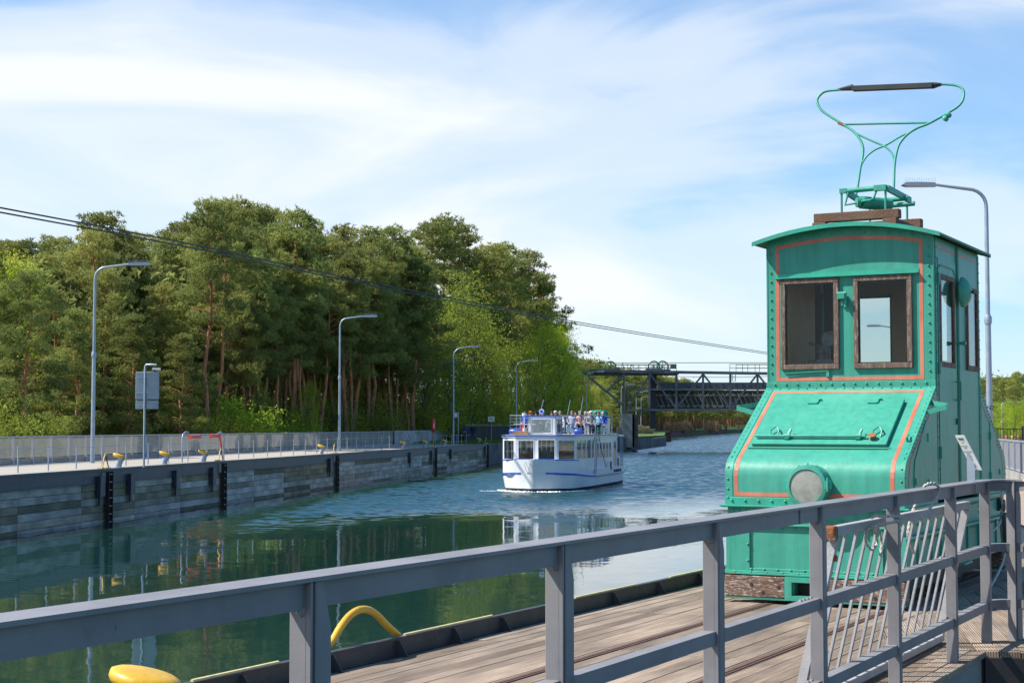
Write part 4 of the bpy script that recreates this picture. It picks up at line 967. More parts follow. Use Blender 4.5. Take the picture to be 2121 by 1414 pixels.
# cab walls
ZB, ZE, RISE = 1.985, 3.40, .085
T_ = .045
fw = [(.155, .742, 2.155, 3.045), (.885, 1.455, 2.155, 3.045)]; fwi = [(a0 + .035, a1 - .035, z0 + .04, z1 - .04) for a0, a1, z0, z1 in fw]
X0, X1 = .012, Wd - .012
a = MB(); a.holes(X0, X1, ZB, ZE, fwi, lambda u, z, w: (u, D1 + w, z), T_)
arc = [(X1, ZE)] + [(X0, ZE)] + [(x_, ZE - .004 + (RISE + .06) * (1 - (2 * (x_ + .09) / (Wd + .18) - 1) ** 2)) for x_ in [X0 + (X1 - X0) * k / 12 for k in range(13)]]
a.prism([(x, z) for x, z in arc] , 'y', D1, D1 + T_)
both('end_wall', a, tm)
sw = [(.17, .77, 2.17, 3.06), (1.30, 1.80, 2.17, 3.02)]
swi = [(a0 + .03, a1 - .03, z0 + .04, z1 - .04) for a0, a1, z0, z1 in sw]
a = MB(); a.holes(D1 + T_, D2 - T_, .93, ZE, [(D1 + h[0], D1 + h[1], h[2], h[3]) for h in swi], lambda u, z, w: (X1 - w, u, z), T_); a.build('side_wall', tm, lc)
a = MB(); a.holes(D1 + T_, D2 - T_, .93, ZE, [(D2 - h[1], D2 - h[0], h[2], h[3]) for h in swi], lambda u, z, w: (X0 + w, u, z), T_); a.build('side_wall', tm, lc)
# beige lining inside
a = MB(); g = T_ + .003
a.holes(X0 + g, X1 - g, 1.2, ZE - .03, [(h[0] - .012, h[1] + .012, h[2] - .012, h[3] + .012) for h in fwi], lambda u, z, w: (u, D1 + g + w, z), .012); both('cab_lining', a, M['beige'])
a = MB(); a.holes(D1 + g + .013, D2 - g - .013, 1.2, ZE - .03, [(D1 + h[0] - .012, D1 + h[1] + .012, h[2] - .012, h[3] + .012) for h in swi], lambda u, z, w: (X1 - g - w, u, z), .012); both('side_lining_board', a, M['beige'])
a = MB(); a.box(X0 + g, X1 - g, D1 + g, D2 - g, 1.15, 1.2); a.build('cab_floor', M['dark'], lc)
a = MB(); a.box(X0 + g, X1 - g, D1 + g, D2 - g, ZE - .025, ZE - .01); a.build('cab_ceiling', M['beige'], lc)
# window frames with panes
def frame(h, P, name, t=.035, w=.05, parent=None, rear=False, matl=None):
    x0, x1, z0, z1 = h; mt_ = matl or M['brownchip']
    fr_ = empty('window_frame'); fr_.parent = parent or lc
    rails_ = [(x0, x1, z0, z0 + w), (x0, x1, z1 - w, z1), (x0, x0 + w, z0 + w, z1 - w), (x1 - w, x1, z0 + w, z1 - w)]
    a = MB()
    for i, (u0, u1, v0, v1) in enumerate(rails_):
        a.wall([u0 + (.0 if i < 2 else .0005), u1], [v0, v1], lambda i, j: True, P, t)
    o = a.build('window_frame', mt_, parent or lc); bpy.data.objects.remove(fr_); bevel(o, .006, 2)
    if rear: o.matrix_local = REAR
    a = MB(); a.wall([x0 + w, x1 - w], [z0 + w, z1 - w], lambda i, j: True, lambda u, z, w_: P(u, z, w_ + t * .45), .004); a.build('pane', M['glass'], o)
    a = MB(); k = w + .012
    for u0, u1, v0, v1 in ((x0 + w, x1 - w, z0 + w, z0 + k), (x0 + w, x1 - w, z1 - k, z1 - w), (x0 + w, x0 + k, z0 + k, z1 - k), (x1 - k, x1 - w, z0 + k, z1 - k)): a.wall([u0, u1], [v0, v1], lambda i, j: True, lambda u, z, w_: P(u, z, w_ + t * .6), .01)
    a.build('rubber_seal', M['dark'], o)
    return o
for h in fw:
    frame(h, lambda u, z, w: (u, D1 - .03 + w, z), 'f', .04)
    frame(h, lambda u, z, w: (u, D1 - .03 + w, z), 'f', .04, rear=True)
for h in sw:
    frame((D1 + h[0], D1 + h[1], h[2], h[3]), lambda u, z, w: (X1 + .022 - w, u, z), 's', .035)
    frame((D2 - h[1], D2 - h[0], h[2], h[3]), lambda u, z, w: (X0 - .022 + w, u, z), 's', .035)
# visor strip, lining, belt, rivets on the end walls
a = MB(); a.box(.1, 1.52, D1 - .045, D1, 3.052, 3.064); a.box(.1, 1.52, D1 - .008, D1, 3.064, 3.1); both('rain_strip', a, tr)
a = MB()
def strip(x0, x1, z0, z1, off=.0025): a.add([(x0, D1 - off, z0), (x1, D1 - off, z0), (x1, D1 - off, z1), (x0, D1 - off, z1)], [(0, 1, 2, 3)])
lx0, lx1 = .1, 1.555
strip(lx0, lx0 + .035, 2.08, 3.339); strip(lx1 - .035, lx1, 2.08, 3.339); strip(lx0, lx1, 2.045, 2.08)
am = [(lx0 + (lx1 - lx0) * k / 12, 3.36 + (RISE - .01) * (1 - (k / 6 - 1) ** 2) * .9) for k in range(13)]
for (xa, za), (xb_, zb_) in zip(am[:-1], am[1:]): a.add([(xa, D1 - .0025, za - .02), (xb_, D1 - .0025, zb_ - .02), (xb_, D1 - .0025, zb_ + .015), (xa, D1 - .0025, za + .015)], [(0, 1, 2, 3)])
both('end_wall_lining', a, M['orange'])
a = MB()
for x in (.052, X1 - .045): a.rivets((x, D1, 2.13), (x, D1, 3.3), 14, (0, -1, 0), .012, .015)
for k in range(14):
    x = .09 + k * (Wd - .18) / 13; a.rivet((x, D1 - .018, 2.012), (0, -1, 0), .013, .013)
    a.rivet((.1 + k * (Wd - .2) / 13, D1, 3.385 + RISE * (1 - ((.1 + k * (Wd - .2) / 13 - Wd / 2) / (Wd / 2)) ** 2)), (0, -1, 0), .011, .01)
both('wall_rivets', a, tm, smooth=50)
a = MB(); a.box(0, Wd, D1 - .018, D1, 1.985, 2.035); a.box(-.003, Wd + .003, D1 - .02, D1 + .0, 1.972, 1.985); both('belt_strip', a, tm, bev=.003)
a = MB(); a.box(X0, X0 + .006, D1 - .004, D1, 2.035, ZE); a.box(X1 - .006, X1, D1 - .004, D1, 2.035, ZE); both('corner_angle', a, tm)
# lamp bracket between the windows, wiper bracket
bp = lp2(1748, 615, D1 - .03)
a = MB(); a.box(bp.x - .03, bp.x + .03, D1 - .03, D1, bp.z - .08, bp.z - .02); a.box(bp.x - .05, bp.x + .02, D1 - .09, D1 - .01, bp.z - .02, bp.z + .03); a.cyl((bp.x - .06, D1 - .06, bp.z + .035), (bp.x + .035, D1 - .06, bp.z + .035), .015, 8); a.cyl((bp.x + .02, D1 - .05, bp.z - .1), (bp.x + .02, D1 - .05, bp.z - .0), .016, 8); a.build('lamp_bracket', tm, lc)
a = MB(); wp = lp2(1714, 772, D1 - .02); a.box(wp.x - .015, wp.x + .015, D1 - .02, D1, wp.z - .035, wp.z + .03); a.bar((wp.x, D1 - .02, wp.z + .02), (wp.x - .43, D1 - .02, wp.z - .0), .008, .008); a.build('wiper_arm', tm, lc)
# side: door, seams, hinges, gong, handles
for sg, x, flip in ((1, X1, 0), (-1, X0, 1)):
    yy = (lambda v: D1 + v) if not flip else (lambda v: D2 - v)
    def bx(a, x0, x1, y0, y1, z0, z1):
        ys = sorted((yy(y0), yy(y1))); a.box(min(x + sg * x0, x + sg * x1), max(x + sg * x0, x + sg * x1), ys[0], ys[1], z0, z1)
    a = MB(); hs = [(.2, .74, 2.21, 3.02)]
    us = [(.1, .8)]
    P = (lambda u, z, w: (x + sg * (.012 - w), yy(u), z))
    a.holes(.13, .83, 1.02, 3.2, [(.19, .75, 2.19, 3.04)], P, .0115); a.build('cab_door', tm, lc)
    a = MB(); bx(a, 0, .02, .9, .915, .93, 3.38); bx(a, 0, .008, .06, .1, .93, 3.38); bx(a, 0, .008, 1.86, 1.9, .93, 3.38); a.build('seam_strip', tm, lc)
    a = MB(); bx(a, -.001, .003, .835, .845, 1.05, 3.2); bx(a, -.001, .003, .122, .13, 1.05, 3.2); bx(a, 0.018, .022, .915, .925, .93, 3.38); a.build('door_gap', M['dark'], lc)
    a = MB(); bx(a, 0, .003, .04, .06, .95, 1.9); bx(a, 0, .003, .13, .88, 3.3, 3.32); bx(a, 0, .003, .95, 1.82, 3.3, 3.32); bx(a, 0, .003, .86, .88, .95, 2.1); a.build('side_wall_lining', M['orange'], lc)
    a = MB()
    for z in (1.3, 2.1, 2.95): bx(a, .01, .03, .11, .14, z, z + .11)
    a.build('door_hinge', tm, lc)
    a = MB(); hx = x + sg * .055; a.tube([(x + sg * .012, yy(.8), 1.86), (hx, yy(.8), 1.86), (hx, yy(.8), 2.04), (x + sg * .012, yy(.8), 2.04)], .01, 6); a.build('door_handle', tm, lc, smooth=50)
    a = MB(); bx(a, .012, .025, .78, .81, 1.62, 1.68); a.build('lock', M['dark'], lc)
    a = MB(); a.cyl((x + sg * .01, yy(.86), 2.42), (x + sg * .09, yy(.86), 2.42), .016, 8); a.cyl((x + sg * .07, yy(.86), 2.42), (x + sg * .1, yy(.86), 2.42), .022, 8); a.build('peg', tm, lc)
    a = MB(); a.tube([(x + sg * .006, yy(.12), 3.0), (x + sg * .012, yy(.12), 3.1), (x + sg * .014, yy(.2), 3.14), (x + sg * .014, yy(.72), 3.14), (x + sg * .012, yy(.8), 3.08)], .008, 6); a.build('window_hood', tm, lc)
    a = MB()
    for y in (.08, 1.88): a.rivets((x + sg * .008, yy(y), 1.0), (x + sg * .008, yy(y), 3.3), 24, (sg, 0, 0), .008, .01)
    a.build('side_wall_rivets', tm, lc)
a = MB(); Mg = Matrix.Translation((X1 + .05, D1 + .93, 2.93)) @ Matrix.Rotation(R(90), 4, 'Y'); a.lathe([(.15, 0), (.152, .01), (.14, .035), (.1, .07), (.05, .09), (0.0, .095)], Mg, 24); go_ = a.build('gong', tm, lc, smooth=60)
a = MB(); a.cyl((X1, D1 + .93, 2.93), (X1 + .17, D1 + .93, 2.93), .012, 8); a.build('gong_bolt', M['dark'], go_)
# roof: curved sheet with overhang
a = MB(); k_ = 14; top = []
def rz(u): return ZE + RISE * (1 - (2 * u - 1) ** 2) + .006
ov = .13; os_ = .09; sec = [(-os_ + (Wd + 2 * os_) * k / k_, ZE + .02 + (RISE + .06) * (1 - (2 * k / k_ - 1) ** 2) - .05 + .02) for k in range(k_ + 1)]
a.prism([(x, z + .022) for x, z in sec] + [(x, z) for x, z in sec[::-1]], 'y', D1 - ov - .03, D2 + ov + .03)
o = a.build('roof', M['tealdk'], lc, smooth=30)
a = MB()
for y in (D1 - ov - .031, D2 + ov + .019): a = MB(); a.prism([(x, z + .026) for x, z in sec] + [(x, z - .014) for x, z in sec[::-1]], 'y', y, y + .012); a.build('roof_edge', tr, lc)
a = MB()
for y in (D1 + .02, D2 - .03):
    for s_ in (0, 1):
        for k in range(24): a.rivet(((Wd + os_ - .03) if s_ else -os_ + .03, D1 - .1 + k * .09, sec[0][1] - .001 + .01), (0, 0, -1), .008, .008)
a.build('roof_rivets', M['tealdk'], lc)
# cab interior: controller, column, seat
a = MB(); c_ = lp2(1702, 745, D1 + .45); X_ = c_.x; a.box(X_ - .1, X_ + .12, D1 + .35, D1 + .55, 1.2, c_.z); a.cyl((X_ + .02, D1 + .45, c_.z), (X_ + .02, D1 + .45, c_.z + .14), .07, 12); a.bar((X_ + .02, D1 + .45, c_.z + .13), (X_ - .1, D1 + .36, c_.z + .16), .03, .03); a.lathe([(.0, 0), (.08, 0), (.08, .05), (0, .06)], Matrix.Translation((X_ + .1, D1 + .42, c_.z + .2)) @ Matrix.Rotation(R(80), 4, 'X'), 14); a.build('controller', M['machine'], lc)
a = MB(); q0 = lp2(1698, 650, D1 + .9).x; q1 = lp2(1732, 650, D1 + .9).x; a.box(q0 + .06, q1, D1 + .85, D1 + .95, 1.2, 3.35); a.box(q0 - .02, q0 + .03, D1 + .8, D1 + .84, 1.9, 3.3); a.build('switch_column', M['dark'], lc)
a = MB(); a.lathe([(.0, 0), (.03, .0), (.04, .3), (.11, .32), (.12, .4), (0, .42)], Matrix.Translation((.6, D1 + .7, 2.1)), 12); pass
a = MB(); a.box(X0 + .075, X0 + .12, D1 + .12, D2 - .75, 1.2, 3.3); a.build('locker', M['beige'], lc)
# roof timbers
rzc = ZE + RISE + .05
def tim(x0, x1, y0, y1, z0, z1): 
    a = MB(); a.box(x0, x1, y0, y1, z0, z1); return bevel(a.build('roof_timber', M['roofbeam'], lc), .006)
yb_ = D1 + .42; f0 = lp2(1685, 458, yb_); f1 = lp2(1862, 458, yb_); bx0, bx1 = f0.x, f1.x; bz = f1.z; print('timber', bx0, bx1, bz, f0.z)
bz = max(bz, rzc + .03); bz0 = .5 * (f0.z + f1.z)
tim(bx0, bx1, yb_, yb_ + .1, bz0 + .01, bz0 + .10)
tim(bx0, bx1, yb_ + .85, yb_ + .95, bz0 + .01, bz0 + .10)
for x in (bx0 - .01, bx1 - .16): tim(x, x + .14, yb_ - .02, yb_ + 1.02, rzc - .06, bz0 + .008)
for x in (bx0 + .18,): tim(x, x + .2, yb_ + .3, yb_ + .42, rzc - .05, rzc + .03)
# pantograph base
pt = M['teal']; zb = bz0 + .10
pb = empty('pantograph'); pb.parent = lc
y1p, y2p = yb_ + .05, yb_ + .9
def T(pts, r, name='tube', n=8, matl=None):
    a = MB(); a.tube(pts, r, n); return a.build(name, matl or pt, pb, smooth=60)
A0 = lp2(1752, 396, y1p); A1 = lp2(1830, 392, y1p)
xl, xr_ = A0.x, lp2(1832, 395, y1p).x
zt = A0.z
T([(xl, y1p, zt - .0), (xr_, y1p, zt + .01)], .026, 'cross_tube')
for x in (xl - .045, xr_ + .01): T([(x, y1p, zb), (x, y1p, zt)], .012, 'strut')
for x in (xl - .0, xr_ + .0): T([(x, y2p, zb), (x, y2p, zt - .02)], .012, 'strut')
T([(xl - .03, y2p - .35, zt - .06), (xr_ + .1, y2p - .35, zt - .04)], .026, 'cross_tube'); T([(xl + .1, y2p, zt - .06), (xr_ + .08, y2p, zt - .05)], .026, 'cross_tube')
a = MB(); a.bar((xr_ + .03, y1p, zt), (xr_ + .06, y2p - .1, zt - .03), .03, .06); a.bar((xl + .02, y1p, zt - .02), (xl + .06, y2p - .35, zt - .08), .03, .06); a.build('rocker', pt, pb)
a = MB(); a.box(xl - .06, xl + .01, y1p - .025, y1p + .025, zt - .02, zt + .025); a.build('bearing', pt, pb); a = MB(); a.box(xr_ - .1, xr_ + .02, y1p - .03, y1p + .03, zt - .02, zt + .035); a.build('bearing', pt, pb)
xm = (xl + xr_) / 2
a = MB(); a.tube([(xm - .04, y1p - .0, zb + .09), (xm + .16, y1p + .3, zb + .09)], .065, 14); a.cyl((xm - .08, y1p - .03, zb + .09), (xm - .05, y1p - .01, zb + .09), .05, 12); a.build('spring_drum', pt, pb, smooth=50)
T([(xl + .03, y1p - .01, zt - .01), (xl + .0, y1p - .03, zb + .07), (xm - .05, y1p - .03, zb + .085)], .012, 'linkage'); T([(xm + .12, y1p, zt), (xm + .09, y1p - .03, zt - .1), (xm + .06, y1p - .04, zb + .1), (xm - .06, y1p - .04, zb + .09)], .013, 'linkage')
T([(bx0 + .2, yb_ + .3, rzc + .04), (bx1 - .1, yb_ + .3, rzc + .05)], .014, 'linkage')
# bow, traced on its own leaning plane
yb0 = y1p + .45; zb0 = zt - .06; tl_ = .36
def bow(pts): return [lp2(1540 + x * .24517, 150 + y * .24517, yb0, tl_, zb0) for x, y in pts]
def smooth(P, m=4):
    Q = []
    for i in range(len(P) - 1):
        p0, p1, p2, p3 = P[max(i - 1, 0)], P[i], P[i + 1], P[min(i + 2, len(P) - 1)]
        for k in range(m):
            t = k / m; Q.append(.5 * ((2 * p1) + (p2 - p0) * t + (2 * p0 - 5 * p1 + 4 * p2 - p3) * t * t + (3 * p1 - p0 - 3 * p2 + p3) * t ** 3))
    return Q + [P[-1]]
T(smooth(bow([(945, 1060), (962, 980), (985, 820), (1005, 720), (1010, 640), (985, 570), (930, 500), (840, 440), (720, 365), (650, 310), (622, 240), (650, 190), (700, 160), (790, 150), (860, 142)])), .0135, 'bow_tube')
T(smooth(bow([(1265, 985), (1270, 960), (1275, 800), (1290, 690), (1320, 600), (1390, 520), (1470, 470), (1560, 435), (1680, 370), (1740, 335), (1810, 290), (1850, 240), (1862, 180), (1845, 135), (1790, 110), (1700, 102), (1640, 105)])), .0135, 'bow_tube')
T(smooth(bow([(990, 790), (1040, 710), (1110, 655), (1180, 625), (1230, 600), (1320, 545), (1420, 497)])), .0105, 'cross_brace')
T(smooth(bow([(930, 505), (1010, 545), (1110, 590), (1190, 625), (1250, 680), (1278, 760)])), .0105, 'cross_brace')
T(bow([(840, 440), (1580, 425)]), .0115, 'cross_brace')
c0, c1_ = bow([(925, 145), (1600, 118)]); a = MB(); a.bar(c0, c1_, .09, .035); a.bar(c0 + Vector((0, .0, .02)), c1_ + Vector((0, 0, .02)), .06, .03); a.build('contact_strip', M['roofbeam'] if False else M['dark'], pb)
c0, c1_ = bow([(780, 150), (925, 128)]); a = MB(); a.tube([c0, c1_], [.01, .035], 6); a.build('horn', M['dark'], pb)
c0, c1_ = bow([(1600, 112), (1690, 100)]); a = MB(); a.tube([c0, c1_], [.035, .01], 6); a.build('horn', M['dark'], pb)
c = bow([(1718, 375)])[0]; a = MB(); a.lathe([(0, -.05), (.03, -.045), (.038, -.02), (.025, 0), (.04, .02), (.03, .045), (0, .05)], Matrix.Translation(c) @ Matrix.Rotation(R(40), 4, 'Y'), 10); a.build('insulator', pt, pb, smooth=50)
c = bow([(825, 438)])[0]; a = MB(); a.bar(c - Vector((.03, 0, -.015)), c + Vector((.04, 0, -.02)), .03, .03); a.build('clip', M['rust'], pb)
# hanging fender and ropes right of the locomotive's tail
fd = lpx(2084, 1080, Wd + .22)
o = empty('hanging_fender', (0, 0, 0), label='dark slim cylinder hanging on a ring beside the rear corner of the locomotive', cat='fender'); o.matrix_world = LO
e_t, e_b = lpx(2081, 1062, Wd + .2), lpx(2091, 1150, Wd + .2)
a = MB(); a.tube([e_t, e_t.lerp(e_b, .1), e_t.lerp(e_b, .9), e_b], [.02, .035, .045, .025], 12); a.build('cylinder', M['truss'], o, smooth=60)
rc = lpx(2080, 1050, Wd + .2); a = MB(); a.tube([rc + Vector((0, .04 * math.cos(t_), .04 * math.sin(t_))) for t_ in [R(x) for x in range(0, 361, 30)]], .009, 6, False); a.build('ring', M['truss'], o)
def lrope(pts, x, label, r=.014):
    a = MB(); a.tube(smooth([lpx(px, py, x) for px, py in pts]), r, 6); o = a.build('mooring_rope', M['rope'], None, smooth=60); o.matrix_world = LO; tag(o, label, 'rope')
lrope([(2077, 1000), (2075, 1030), (2077, 1060), (2070, 1085), (2055, 1100), (2040, 1108)], Wd + .16, 'pale rope sagging from the rear corner of the locomotive to the railing', .013)
lrope([(2082, 1145), (2075, 1170), (2060, 1200), (2045, 1226)], Wd + .22, 'pale rope running down from the hanging fender to the deck', .013)
lrope([(2076, 1060), (2075, 1090), (2079, 1130), (2080, 1150)], Wd + .14, 'thick pale rope hanging vertically behind the dark fender', .024)

for o in lc.children:
    if 'rivets' in o.name or 'bolts' in o.name: o['kind'] = 'stuff'
# ------------------------------------------------------------------ people
SK = [mat('skin_%d' % i, c, rough=.6) for i, c in enumerate(((.55, .3, .21), (.6, .36, .27)))]
def person_mesh(name, pose, mats, lod=1, over=None):
    """one continuous skinned body; mats: dict region -> material. faces -y"""
    if pose == 'sit':
        J = dict(pel=(0, .0, .47), bel=(0, .03, .62), che=(0, .05, .85), nk=(0, .04, 1.02), hd=(0, .0, 1.12), top=(0, .01, 1.24), nose=(0, -.085, 1.13),
                 shl=(-.17, .05, .95), ell=(-.24, -.02, .70), wrl=(-.12, -.22, .62), hal=(-.06, -.28, .60), shr=(.17, .05, .95), elr=(.24, -.02, .70), wrr=(.12, -.22, .62), har=(.06, -.28, .6),
                 hil=(-.09, -.03, .46), knl=(-.12, -.43, .48), anl=(-.11, -.40, .08), fol=(-.12, -.56, .03), hir=(.09, -.03, .46), knr=(.12, -.43, .48), anr=(.11, -.40, .08), forr=(.12, -.56, .03))
    else:
        J = dict(pel=(0, 0, .93), bel=(0, .0, 1.08), che=(0, .01, 1.3), nk=(0, .0, 1.47), hd=(0, -.02, 1.58), top=(0, -.01, 1.7), nose=(0, -.105, 1.58),
                 shl=(-.18, .0, 1.4), ell=(-.24, .04, 1.13), wrl=(-.22, -.06, .9), hal=(-.21, -.09, .82), shr=(.18, .0, 1.4), elr=(.24, -.0, 1.12), wrr=(.23, .06, .88), har=(.23, .07, .8),
                 hil=(-.09, 0, .9), knl=(-.1, -.1, .5), anl=(-.1, .02, .09), fol=(-.1, -.12, .03), hir=(.09, 0, .9), knr=(.1, .06, .5), anr=(.1, .2, .12), forr=(.1, .1, .03))
    J.update(over or {})
    RR = dict(pel=.15, bel=.14, che=.155, nk=.055, hd=.092, top=.075, nose=.018, shl=.075, ell=.05, wrl=.035, hal=.035, shr=.075, elr=.05, wrr=.035, har=.035,
              hil=.1, knl=.065, anl=.045, fol=.038, hir=.1, knr=.065, anr=.045, forr=.038)
    E = [('pel', 'bel', 'shirt'), ('bel', 'che', 'shirt'), ('che', 'nk', 'shirt'), ('nk', 'hd', 'skin'), ('hd', 'top', 'skin'), ('hd', 'nose', 'skin'),
         ('che', 'shl', 'shirt'), ('shl', 'ell', 'shirt'), ('ell', 'wrl', 'shirt'), ('wrl', 'hal', 'skin'), ('che', 'shr', 'shirt'), ('shr', 'elr', 'shirt'), ('elr', 'wrr', 'shirt'), ('wrr', 'har', 'skin'),
         ('pel', 'hil', 'legs'), ('hil', 'knl', 'legs'), ('knl', 'anl', 'legs'), ('anl', 'fol', 'shoe'), ('pel', 'hir', 'legs'), ('hir', 'knr', 'legs'), ('knr', 'anr', 'legs'), ('anr', 'forr', 'shoe')]
    for s, sx in (('l', -1), ('r', 1)):
        w_, h_ = Vector(J['wr' + s]), Vector(J['ha' + s]); d = (h_ - w_).normalized(); sd = Vector((1, 0, 0)) if abs(d.x) < .8 else Vector((0, 1, 0))
        for k in range(5):
            off = (k - 1.6) * .019; ln = (.075, .085, .08, .065, .05)[k]
            J['f%s%d' % (s, k)] = tuple(h_ + d * ln + sd * off * sx * (1 if k < 4 else 1.6)); RR['f%s%d' % (s, k)] = .009; E.append(('ha' + s, 'f%s%d' % (s, k), 'skin'))
    keys = list(J); me = bpy.data.meshes.new(name); me.from_pydata([J[k] for k in keys], [(keys.index(a), keys.index(b)) for a, b, _ in E], [])
    o = bpy.data.objects.new(name, me); COL.objects.link(o); o.modifiers.new('skin', 'SKIN')
    for i, k in enumerate(keys):
        v = me.skin_vertices[0].data[i]; v.radius = (RR[k], RR[k] * (.72 if k in ('pel', 'bel', 'che') else 1)); v.use_root = (k == 'pel')
    s = o.modifiers.new('sub', 'SUBSURF'); s.levels = lod
    dg = bpy.context.evaluated_depsgraph_get(); m2 = bpy.data.meshes.new_from_object(o.evaluated_get(dg)); bpy.data.objects.remove(o)
    regs = ['shirt', 'skin', 'legs', 'shoe']; m2.materials.clear()
    for r in regs: m2.materials.append(mats[r])
    segs = [(Vector(J[a]), Vector(J[b]), regs.index(r), (RR[a] + RR[b]) / 2) for a, b, r in E]
    for p in m2.polygons:
        c = p.center; best = 9; bi = 0
        for a, b, r, rad in segs:
            ab = b - a; t = max(0, min(1, (c - a).dot(ab) / ab.length_squared)); d = (c - a - ab * t).length - rad * .6
            if d < best: best, bi = d, r
        p.material_index = bi; p.use_smooth = True
    m2.name = name; return m2
def person(pose, loc, rz, shirt, legs, hair, label, group=None, over=None, hat=None, parent_scale=1.0, skin=0, key=None, bag=False):
    mats = dict(shirt=shirt, skin=SK[skin], legs=legs, shoe=M['dark']); me = person_mesh('person', pose, mats, 1, over)
    o = link('person', me, None, loc, rz); o.scale = (parent_scale,) * 3; tag(o, label, 'person', group)
    hz, hy = (1.17, .022) if pose == 'sit' else (1.64, .002)
    a = MB(); n, k = 12, 7; vs = []
    for i in range(k):
        ph = math.pi * .62 * i / (k - 1)
        for j in range(n):
            th = 2 * math.pi * j / n; fr_ = max(0, -math.sin(th)); r = .098 if not hat else .112
            ph2 = ph * (1 - .55 * fr_)
            vs.append((r * math.sin(ph2) * math.cos(th), hy + r * 1.12 * math.sin(ph2) * math.sin(th), hz + .02 + r * 1.18 * math.cos(ph2)))
    a.add(vs, [(i * n + j, i * n + (j + 1) % n, (i + 1) * n + (j + 1) % n, (i + 1) * n + j) for i in range(k - 1) for j in range(n)])
    if hat: a.box(-.07, .07, hy - .2, hy - .08, hz + .04, hz + .052)
    a.build('hat' if hat else 'hair', hat or hair, o, smooth=60)
    if bag:
        a = MB(); a.box(-.17, .17, .12, .22, 1.0, 1.2); bevel(a.build('shoulder_bag', bag, o), .03, 2)
        a = MB(); a.tube([(-.15, .16, 1.18), (.0, .15, 1.4), (.14, .08, 1.47)], .014, 6); a.build('bag_strap', bag, o)
    return o
def cl(name, c, c2=None, s=30): return mat(name, c, c2, scale=s, lo=.45, hi=.55, rough=.85)
navy, jeans, grey_ = cl('navy_cloth', (.01, .015, .05)), cl('blue_jeans', (.02, .04, .11)), cl('grey_cloth', (.12, .14, .15))
blue = cl('royal_blue_cloth', (.01, .06, .45)); hairs = [cl('grey_hair', (.4, .38, .36)), cl('brown_hair', (.08, .045, .025)), cl('blond_hair', (.42, .27, .13)), cl('white_hair', (.65, .63, .6))]
p = groundp(963.5, 146); person('stand', p, math.pi - .15, cl('blue_jacket', (.01, .035, .16)), navy, hairs[1], 'person in dark blue jacket with grey shoulder bag walking away on the left quay', bag=grey_)
p = groundp(979, 147); person('stand', p, math.pi - .2, navy, jeans, cl('bald_pate', (.3, .16, .12)), 'person in navy sweater and blue trousers walking on the left quay', parent_scale=1.05)
# ------------------------------------------------------------------ boat
BA = R(15); BP = at(1101, 883, 88.1); BP.z = WZ
BM = Matrix.Translation(BP) @ Matrix.Rotation(-BA, 4, 'Z')
boat = empty('passenger_boat', (0, 0, 0), label='white two-deck excursion boat with blue trim heading towards the viewer', cat='boat'); boat.matrix_world = BM
print('boat', [[round(v) for v in proj(BM @ Vector(p))] for p in ((0, 0, 0), (-2.1, 2, 0), (2.1, 2.2, 0), (2.2, 15.5, 0), (2.1, 5.8, 3), (0, .9, 3))])
BL = 15.6
def hw(y):
    pts_ = [(-.15, .0), (0, .14), (.4, 1.0), (1, 1.72), (1.8, 2.12), (3, 2.2), (5, 2.22), (13, 2.22), (BL, 2.1)]
    for (a, va), (b, vb) in zip(pts_[:-1], pts_[1:]):
        if a <= y <= b: t = (y - a) / (b - a); return va + (vb - va) * t
    return pts_[-1][1]
ys = [-.02, .05, .2, .45, .8, 1.2, 1.8, 2.5, 3.5, 5, 7, 9, 11, 13, BL]
def ztop(y): return 1.78 - .04 * min(y, 3) if y < 3.2 else (1.66 - .55 * min(1, (y - 3.2) / 1.4) if y < 4.6 else 1.11)
lev = [(-.6, .8), (0, .93), (.14, .945), (.8, 1.0), (1.2, 1.0), (1.0, 1.0)]
def hull(lv, name, matl, zt=None, inner=False):
    a = MB(); vs = []; k = len(lv)
    for y in ys:
        for sg in (-1, 1):
            for z, f in lv:
                zz = z if z is not None else ztop(y)
                fl = 1 if y > 3 else f
                vs.append((sg * hw(max(y, -.1)) * (f if y < 4 else min(1, f + .05)), y + (0.22 * (1.78 - min(zz, 1.78)) / 1.78 if y < 1 else 0), zz))
    n = len(ys)
    def id_(i, s, j): return (i * 2 + s) * k + j
    for i in range(n - 1):
        for s in (0, 1):
            for j in range(k - 1): a.add([], []); a.f.append((id_(i, s, j), id_(i + 1, s, j), id_(i + 1, s, j + 1), id_(i, s, j + 1))); a.m.append(0)
    for j in range(k - 1): a.f.append((id_(0, 0, j), id_(0, 0, j + 1), id_(0, 1, j + 1), id_(0, 1, j))); a.f.append((id_(n - 1, 0, j), id_(n - 1, 0, j + 1), id_(n - 1, 1, j + 1), id_(n - 1, 1, j))); a.m += [0, 0]
    for i in range(n - 1): a.f.append((id_(i, 0, k - 1), id_(i + 1, 0, k - 1), id_(i + 1, 1, k - 1), id_(i, 1, k - 1))); a.m.append(0)
    a.v = vs; return a.build(name, matl, boat, smooth=35)
hull([(-.5, .78), (0.0, .92), (.17, .945)], 'boot_top', M['black'])
hull([(.171, .946), (.75, 1.0), (None, 1.0)], 'hull', M['boatwhite'])
